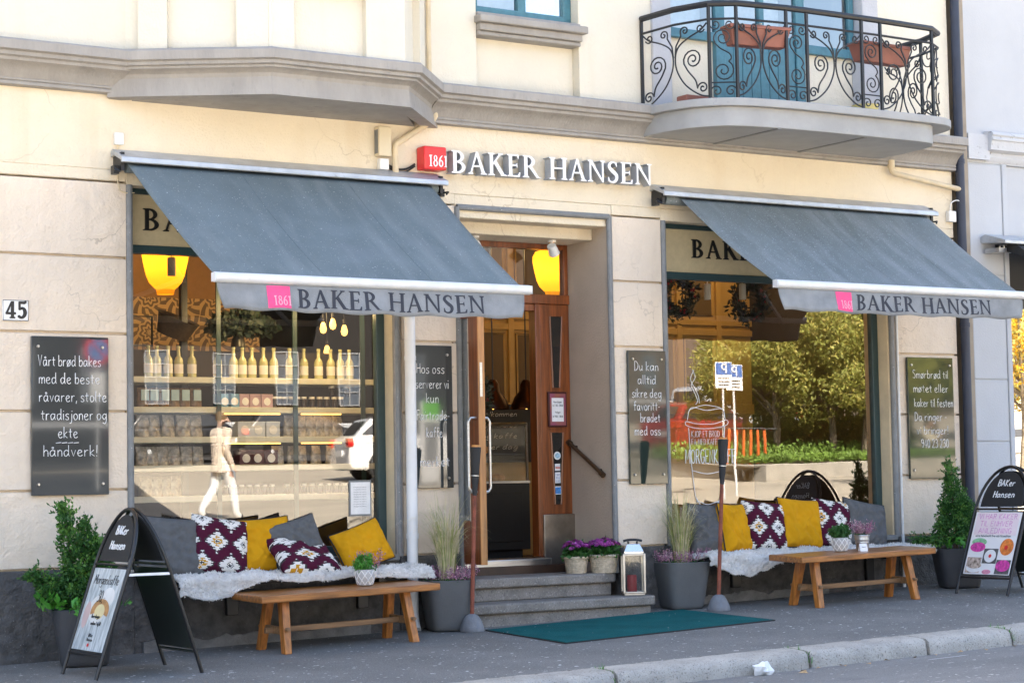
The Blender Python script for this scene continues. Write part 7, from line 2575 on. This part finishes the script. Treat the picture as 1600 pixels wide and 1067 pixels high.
# dark strip of ground before the house, shade put into its colour
sheet([-30, 0, 15, 28, 45, 70], [-44, -40, -37.0], lambda x, y: gz(x, y) + .01, 'painted_shade_strip', mat('painted_shade_ground', (.05, .048, .047), .85, var=.3, vs=3))
dark_add = MB()  # added dark strip that dims what the far left board mirrors
q_ = [(1.2, -17), (5.0, -17), (11.5, -35.5), (7.2, -36.5)]
nn_ = 12
dark_add.add([(a[0] + (b_[0] - a[0]) * i / nn_, a[1] + (b_[1] - a[1]) * i / nn_, gz(a[0] + (b_[0] - a[0]) * i / nn_, a[1] + (b_[1] - a[1]) * i / nn_) + .006) for a, b_ in ((q_[0], q_[3]), (q_[1], q_[2])) for i in range(nn_ + 1)], [(i, i + 1, nn_ + 1 + i + 1, nn_ + 1 + i) for i in range(nn_)])
structure(dark_add.build('added_dark_strip', mat('added_strip_black', (.05, .05, .052), .85, var=.15, vs=2), smooth=0))
# green advertising stand
q = refl(672, 757, -.03)
t = thing('advertising_stand', 'green and white advertising stand across the street, mirrored in the board beside the doorway', 'advertising stand', (q.x, q.y, q.z), R(-25))
MB().box(-.30, .30, -.04, .04, .05, 1.75).build('panel', M['white'], t, bevel=.02)
MB().box(-.295, .295, .0405, .046, 1.40, 1.74).build('green_field', plain('bright_green_print', (.16, .55, .06), .5), t)
MB().box(-.24, .24, .0405, .044, .45, 1.32).build('poster', mat('grey_poster', (.22, .22, .22), .5, var=.5, vs=5), t)
for s in (-1, 1):
    MB().box(s * .27 - .03, s * .27 + .03, -.2, .2, 0, .05).build('foot', M['alu'], t)


# ---- parked cars
def car(loc, rz, L, H, col, label, van=False):
    t = thing('parked_car', label, 'car', loc, rz)
    W = 1.72
    g = .22
    if van:
        low = [(-L / 2, g + .1), (-L / 2 + .02, H * .62), (-L / 2 + .10, H * .64), (L / 2 - .75, H * .60), (L / 2 - .10, H * .46), (L / 2, H * .40), (L / 2 + .02, g + .12), (L / 2 - .1, g), (-L / 2 + .1, g)]
        cab = [(-L / 2 + .06, H * .62), (-L / 2 + .14, H * .95), (-L / 2 + .4, H), (L / 2 - 1.5, H * .98), (L / 2 - .78, H * .60)]
    else:
        low = [(-L / 2, g + .15), (-L / 2 + .02, H * .56), (-L / 2 + .12, H * .64), (L / 2 - 1.35, H * .62), (L / 2 - .35, H * .54), (L / 2 - .05, H * .44), (L / 2 + .02, g + .14), (L / 2 - .1, g), (-L / 2 + .1, g)]
        cab = [(-L / 2 + .16, H * .63), (-L / 2 + .55, H * .93), (-L / 2 + 1.0, H), (L / 2 - 2.1, H * .985), (L / 2 - 1.30, H * .61)]
    b = MB()
    b.prism(low, lambda a, q, d: (a, d, q), -W / 2, W / 2)
    k = len(cab)
    b.add([(a, -W / 2 + .06 + .16 * (q - H * .6) / (H * .4), q) for a, q in cab] + [(a, W / 2 - .06 - .16 * (q - H * .6) / (H * .4), q) for a, q in cab], [tuple(range(k))[::-1], tuple(range(k, 2 * k))] + [(i, (i + 1) % k, k + (i + 1) % k, k + i) for i in range(k)])
    b.build('body', col, t, bevel=.07, seg=3)
    b = MB()
    c = np.mean(cab, axis=0)
    for s in (-1, 1):
        ins = [(a + (c[0] - a) * .16, q + (c[1] - q) * .22) for a, q in cab]
        b.add([(a, s * (W / 2 - .06 - .16 * (q - H * .6) / (H * .4) + .012), q) for a, q in ins], [tuple(range(k))])
    wy = W / 2 - .30
    for (a0, q0), (a1, q1), o in ((cab[0], cab[1], -.02), (cab[4], cab[3], .02)):
        p0, p1 = np.array((a0, q0)), np.array((a1, q1))
        q_ = [p0 + (p1 - p0) * .15, p0 + (p1 - p0) * .88]
        b.add([(q_[0][0] + o, -wy, q_[0][1]), (q_[0][0] + o, wy, q_[0][1]), (q_[1][0] + o, wy - .05, q_[1][1] + .01), (q_[1][0] + o, -wy + .05, q_[1][1] + .01)], [(0, 1, 2, 3)])
    b.build('window', mat('dark_car_glass', (.03, .035, .04), .05, var=.05, spec=.9), t, smooth=0)
    for x in (-L / 2 + .75, L / 2 - .80):
        for s in (-1, 1):
            b = MB()
            b.lathe([(.20, -.10), (.30, -.10), (.315, -.06), (.315, .06), (.30, .10), (.20, .10)], n=28)
            for i in range(len(b.v)):
                p = b.v[i]
                b.v[i] = (x + p[0], s * (W / 2 - .10) + p[2], .315 + p[1])
            w_ = b.build('wheel', M['rubber'], t)
            b = MB()
            b.lathe([(.01, -.09), (.19, -.07), (.20, .07), (.01, .09)], n=20)
            for i in range(len(b.v)):
                p = b.v[i]
                b.v[i] = (x + p[0], s * (W / 2 - .085) + p[2], .315 + p[1])
            b.build('rim', M['alu'], w_)
    for s in (-1, 1):
        MB().box(-L / 2 - .025, -L / 2 + .12, s * (W / 2 - .12) - .12, s * (W / 2 - .12) + .13, H * .48, H * .61).build('tail_light', mat('red_tail_lens', (.45, .01, .01), .2, spec=.7), t, bevel=.02)
        MB().box(L / 2 - .22, L / 2 - .0, s * (W / 2 - .22) - .16, s * (W / 2 - .22) + .16, H * .42, H * .50).build('headlight', M['white'], t, bevel=.02)
    MB().box(-L / 2 - .03, -L / 2 + .1, -.26, .26, H * .36, H * .44).build('number_plate', M['white'], t)
    return t


def paint(nm, c):
    return mat(nm, c, .3, var=.03, coat=.8, cr=.05)


p = refl(300, 724)
car(p, R(4), 4.4, 1.5, paint('dark_blue_grey_paint', (.02, .022, .026)), 'dark grey parked car mirrored in the left end of the left window')
p = refl(668, 748)
car(p, R(14), 4.1, 1.45, paint('white_car_paint', (.75, .75, .75)), 'white hatchback parked across the street, mirrored beside the left window frame')
p = refl(1150, 700)
car(p, R(-10), 4.6, 1.9, paint('silver_van_paint', (.42, .43, .44)), 'silver van parked in front of the red car across the street', True)
p = refl(1195, 697)
car(p, R(-8), 4.3, 1.75, paint('bright_red_paint', (.45, .02, .015)), 'bright red car parked between the silver van and the trees')
p = refl(1105, 712)
car(p, R(-8), 4.2, 1.5, paint('deep_red_paint', (.33, .015, .012)), 'deep red car parked left of the silver van across the street')
p = refl(480, 724)
car(p, R(3), 4.3, 1.45, paint('black_paint_gloss', (.03, .03, .032)), 'black car parked at the foot of the house across the street')


# ---- scooters, signs
def scooter(loc, rz):
    t = thing('electric_scooter', 'orange electric scooter parked in the row beside the low wall', 'scooter', loc, rz, 'electric scooters parked in a row')
    MB().box(-.42, .30, -.08, .08, .13, .19).build('deck', M['blackmat'], t, bevel=.01)
    MB().tube([(.38, 0, .14), (.27, 0, 1.10)], .035, 10).build('stem', mat('orange_scooter_paint', (.62, .14, .03), .4, var=.1), t)
    MB().tube([(.27, -.26, 1.10), (.27, .26, 1.10)], .018, 8).build('handlebar', M['black'], t)
    for x in (-.46, .42):
        b = MB()
        b.lathe([(.05, -.025), (.11, -.03), (.115, 0), (.11, .03), (.05, .025)], n=18)
        for i in range(len(b.v)):
            q = b.v[i]
            b.v[i] = (x + q[0], q[2], .115 + q[1])
        b.build('wheel', M['rubber'], t)
    return t


s0 = None
a0, a1 = refl(1148, 750), refl(1203, 748)
for i in range(6):
    q = a0.lerp(a1, i / 5)
    if s0 is None:
        s0 = scooter(q, R(-70))
    else:
        o = copy_tree(s0)
        o.location = q


def sign_post(loc, h, label, kind):
    t = thing('street_sign', label, 'street sign', loc)
    MB().tube([(0, 0, -.1), (0, 0, h + .1)], .022, 10).build('post', M['bar'], t)
    if kind == 'P':
        MB().box(-.21, .21, .024, .038, h - .24, h + .24).build('panel', M['white'], t, bevel=.01)
        MB().box(-.195, .195, .0385, .041, h + .01, h + .225).build('blue_field', plain('sign_blue', (.03, .14, .42), .4), t)
        b = MB()
        b.tube([(.05, .043, h + .03), (.05, .043, h + .20)], .016, 6)
        b.tube(smooth_path([(.05, .043, h + .195), (-.03, .043, h + .195), (-.06, .043, h + .155), (-.03, .043, h + .11), (.05, .043, h + .11)], 4), .016, 6)
        b.build('letter', M['white'], t)
        b = MB()
        for k in range(3):
            b.box(-.14, .14, .0385, .0395, h - .19 + k * .06, h - .17 + k * .06)
        b.build('text_line', M['black'], t)
    else:
        for nm, r, y, m_ in (('disc', .30, .04, M['red']), ('blue_field', .225, .056, plain('no_parking_blue', (.06, .22, .5), .4))):
            b = MB()
            b.prism([(r * math.cos(a), r * math.sin(a)) for a in np.linspace(0, 6.283, 40)[:-1]], lambda u, v, d: (u, d, h - .15 + v), y, y + .012)
            b.build(nm, m_, t)
        b = MB()
        b.tube([(.17, .069, h - .32), (-.17, .069, h + .02)], .025, 6)
        b.build('slash', M['red'], t)
        MB().box(-.16, .16, .036, .045, h - 1.15, h - .62).build('plate', M['bar'], t)
    return t


g0 = refl_d(1131, 700, 38)
sign_post((g0.x, g0.y, gz(g0.x, g0.y)), 2.25, 'white and blue parking sign on a post, left of two across the street', 'P')
g0 = refl_d(1149, 700, 39)
sign_post((g0.x, g0.y, gz(g0.x, g0.y)), 2.2, 'white and blue parking sign on a post, right of two across the street', 'P')
g0 = refl_d(152, 700, 43, -.03)
sign_post((g0.x, g0.y, gz(g0.x, g0.y)), 3.05, 'round red and blue no parking sign across the street', 'N')


# ---- people
def person(loc, rz, pose, label, jacket, trousers, hairc):
    t = thing('person', label, 'person', loc, rz)
    if pose == 'walk':
        J = dict(pel=(0, 0, .93), sp=(0, .01, 1.12), ch=(0, 0, 1.32), nk=(0, .01, 1.46), hd=(0, -.02, 1.58), tp=(0, -.02, 1.70), sl=(.19, 0, 1.40), el=(.215, .06, 1.13), wl=(.23, -.06, .90), sr=(-.19, 0, 1.40), er=(-.22, -.02, 1.13), wr=(-.20, -.18, .98),
                 hl=(.09, 0, .90), kl=(.10, -.16, .50), al=(.10, -.22, .08), tl=(.10, -.36, .04), hr=(-.09, 0, .90), kr=(-.10, .06, .49), ar=(-.10, .34, .14), tr=(-.10, .24, .03))
    else:
        J = dict(pel=(0, 0, .48), sp=(0, -.06, .66), ch=(0, -.14, .86), nk=(0, -.20, .98), hd=(0, -.27, 1.09), tp=(0, -.31, 1.20), sl=(.19, -.14, .93), el=(.24, -.30, .68), wl=(.10, -.46, .78), sr=(-.19, -.14, .93), er=(-.24, -.32, .66), wr=(-.10, -.44, .70),
                 hl=(.09, -.04, .46), kl=(.13, -.46, .47), al=(.13, -.42, .08), tl=(.13, -.58, .03), hr=(-.09, -.04, .46), kr=(-.15, -.46, .48), ar=(-.17, -.52, .08), tr=(-.17, -.68, .03))
    K = list(J)
    ed_ = [('pel', 'sp'), ('sp', 'ch'), ('ch', 'nk'), ('nk', 'hd'), ('hd', 'tp'), ('ch', 'sl'), ('sl', 'el'), ('el', 'wl'), ('ch', 'sr'), ('sr', 'er'), ('er', 'wr'), ('pel', 'hl'), ('hl', 'kl'), ('kl', 'al'), ('al', 'tl'), ('pel', 'hr'), ('hr', 'kr'), ('kr', 'ar'), ('ar', 'tr')]
    rad = dict(pel=.15, sp=.14, ch=.155, nk=.055, hd=.10, tp=.088, sl=.08, el=.055, wl=.038, sr=.08, er=.055, wr=.038, hl=.115, kl=.085, al=.065, tl=.045, hr=.115, kr=.085, ar=.065, tr=.04)
    # hands: palm, four fingers and a thumb each
    for s in 'lr':
        w_, e_ = Vector(J['w' + s]), Vector(J['e' + s])
        d = (w_ - e_).normalized()
        sd_ = d.orthogonal().normalized()
        K.append('p' + s)
        J['p' + s] = tuple(w_ + d * .07)
        rad['p' + s] = .032
        ed_.append(('w' + s, 'p' + s))
        for f in range(5):
            nm = 'f%d%s' % (f, s)
            K.append(nm)
            J[nm] = tuple(w_ + d * ((.16, .175, .165, .145)[f] if f < 4 else .10) + sd_ * ((f - 1.5) * .018 if f < 4 else -.055))
            rad[nm] = .009
            ed_.append(('p' + s if f < 4 else 'w' + s, nm))
    me = bpy.data.meshes.new('body')
    me.from_pydata([J[k] for k in K], [(K.index(a), K.index(c)) for a, c in ed_], [])
    o = bpy.data.objects.new('body', me)
    C.objects.link(o)
    sk_ = o.modifiers.new('skin', 'SKIN')
    for i, k in enumerate(K):
        me.skin_vertices[0].data[i].radius = (rad[k], rad[k])
        me.skin_vertices[0].data[i].use_root = (k == 'pel')
    o.modifiers.new('sub', 'SUBSURF').render_levels = 2
    o.modifiers['sub'].levels = 2
    dg = bpy.context.evaluated_depsgraph_get()
    m2 = bpy.data.meshes.new_from_object(o.evaluated_get(dg))
    bpy.data.objects.remove(o)
    o = bpy.data.objects.new('body', m2)
    C.objects.link(o)
    o.parent = t
    skin = plain('skin_tone', (.55, .34, .25), .55)
    for q in (skin, jacket, trousers, M['blackmat']):
        m2.materials.append(q)
    idx = []
    for pf_ in m2.polygons:
        c = pf_.center
        names = min(K, key=lambda k: (Vector(J[k]) - c).length - rad[k])
        mi = 1
        if names in ('hd', 'tp', 'nk') or names[0] in 'pf' and names not in ('pel',):
            mi = 0
        if names[0] == 'w':
            mi = 1
        if names in ('hl', 'kl', 'al', 'hr', 'kr', 'ar'):
            mi = 2
        if names == 'pel' and pose == 'sit':
            mi = 2
        if names in ('tl', 'tr'):
            mi = 3
        idx.append(mi)
    m2.polygons.foreach_set("material_index", idx)
    m2.polygons.foreach_set("use_smooth", [True] * len(m2.polygons))
    h, tp = Vector(J['hd']), Vector(J['tp'])
    b = MB()
    b.lathe([(.09, -.05), (.098, .0), (.094, .05), (.07, .095), (.02, .115)], n=18)
    q = h.lerp(tp, .45)
    b.v = [(v[0] + q.x, v[1] + q.y + .022, v[2] + q.z - .0) for v in b.v]
    b.build('hair', hairc, t)
    b = MB()
    for s in (-1, 1):
        b.lathe([(.002, -.009), (.009, 0), (.002, .009)], (q.x + s * .032, q.y - .092, q.z - .02), 8)
    b.build('eye', M['black'], t)
    b = MB()
    b.lathe([(.013, -.02), (.014, -.012), (.004, .02)], (q.x, q.y - .098, q.z - .035), 8)
    b.build('nose', skin, t)
    b = MB()
    b.tube([(q.x - .022, q.y - .085, q.z - .078), (q.x, q.y - .092, q.z - .08), (q.x + .022, q.y - .085, q.z - .078)], .005, 5)
    b.build('mouth', M['palepink'], t)
    if pose == 'walk':
        # quilted jacket with ribs, standing off the body
        b = MB()
        pr = []
        for k in range(37):
            z = .74 + .74 * k / 36
            f = (z - .74) / .74
            rx = np.interp(f, [0, .3, .75, .92, 1], [.175, .165, .185, .135, .065])
            ry = np.interp(f, [0, .3, .75, .92, 1], [.165, .16, .165, .12, .07])
            pr.append((z, rx + .010 * (k % 3 == 1), ry + .010 * (k % 3 == 1)))
        n = 28
        b.add([(rx * math.cos(a), ry * math.sin(a), z) for z, rx, ry in pr for a in np.linspace(0, 2 * math.pi, n, endpoint=False)],
              [(i * n + j, i * n + (j + 1) % n, (i + 1) * n + (j + 1) % n, (i + 1) * n + j) for i in range(36) for j in range(n)])
        for s in 'lr':
            A, B_, W_ = Vector(J['s' + s]), Vector(J['e' + s]), Vector(J['w' + s])
            q_ = [A.lerp(B_, k / 10) for k in range(10)] + [B_.lerp(W_, k / 9) for k in range(10)]
            b.tube(q_, [.068 - .0012 * k + .005 * (k % 2) for k in range(20)], 12)
        b.build('jacket', jacket, t, smooth=60)
        b = MB()
        w_ = Vector(J['wr'])
        b.box(w_.x - .06, w_.x + .06, w_.y - .25, w_.y + .18, w_.z - .36, w_.z - .10)
        hb = b.build('handbag', plain('grey_blue_bag', (.30, .36, .42), .5), None, bevel=.03)
        hb.matrix_world = Matrix.Translation(loc) @ Matrix.Rotation(rz, 4, 'Z')
        tag(hb, 'grey blue handbag carried by the person walking past', 'handbag')
    return t


p = refl(346, 810)
person(p, R(78), 'walk', 'person in a pale ribbed jacket and white trousers walking across the street', mat('pale_quilted_jacket', (.62, .52, .42), .7, var=.3, vs=14, stretch=(.3, .3, 5)), plain('off_white_trousers', (.80, .79, .77), .8), plain('light_brown_hair', (.14, .08, .035), .7))
p = refl(1437, 735, -.03)
person((p.x, p.y, p.z - .02), R(150), 'sit', 'person in a cream jacket sitting bent over on the low wall', plain('cream_jacket', (.62, .56, .45), .8), plain('black_trousers', (.03, .03, .035), .8), plain('grey_brown_hair', (.25, .2, .15), .7))


# ---- houses across the street
def house(x0, x1, y, H, wallm, label, nx, nz, z0=1.0):
    t = thing('town_house', label, 'building', ((x0 + x1) / 2, y, gz((x0 + x1) / 2, y)))
    hw = (x1 - x0) / 2
    MB().box(-hw, hw, -8, 0, -2, H).build('wall', wallm, t)
    b = MB()
    b.add([(-hw - .3, .4, H), (hw + .3, .4, H), (hw + .3, -8.4, H), (-hw - .3, -8.4, H), (-hw - .3, -4, H + 2.6), (hw + .3, -4, H + 2.6)], [(0, 1, 5, 4), (2, 3, 4, 5), (0, 4, 3), (1, 2, 5), (0, 3, 2, 1)])
    b.build('roof', plain('dark_slate_roof', (.06, .055, .055), .7), t)
    b = MB()
    b.sweep([(hw, 0), (-hw, 0)], [(0, .9), (.06, .9), (.08, 1.0), (0, 1.05)])
    b.build('string_course', M['neightrim'], t)
    for j in range(nz):
        for i in range(nx):
            x = -hw + (i + .5) * 2 * hw / nx
            z = z0 + .6 + j * 3.0
            b = MB()
            for u in (-.36, -.01, .34):
                b.box(x + u, x + u + .03, .0, .07, z, z + 1.6)
            for v in (0, .40, .80, 1.2, 1.56):
                b.box(x - .36, x + .37, .001, .069, z + v, z + v + .03)
            f = b.build('window', M['slab'], t)
            b = MB()
            b.add([(x - .34, .03, z), (x + .35, .03, z), (x + .35, .03, z + 1.6), (x - .34, .03, z + 1.6)], [(0, 1, 2, 3)])
            b.build('pane', mat('house_glass', (.09, .11, .14), .06, spec=.8) if 'house_glass' not in bpy.data.materials else bpy.data.materials['house_glass'], f, smooth=0)
    return t


house(4, 27.5, -43, 12, mat('warm_grey_facade', (.022, .019, .017), .9, var=.08, vs=1), 'long warm grey house with white windows across the street', 11, 3)
house(36, 74, -66, 13, mat('dark_brown_facade', (.10, .075, .06), .9, var=.1, vs=1), 'dark brown house behind the trees across the street', 9, 3)
house(-60, 4, -62, 12, mat('grey_green_facade', (.13, .135, .13), .9, var=.08, vs=1), 'grey green house behind the photographer', 14, 3)
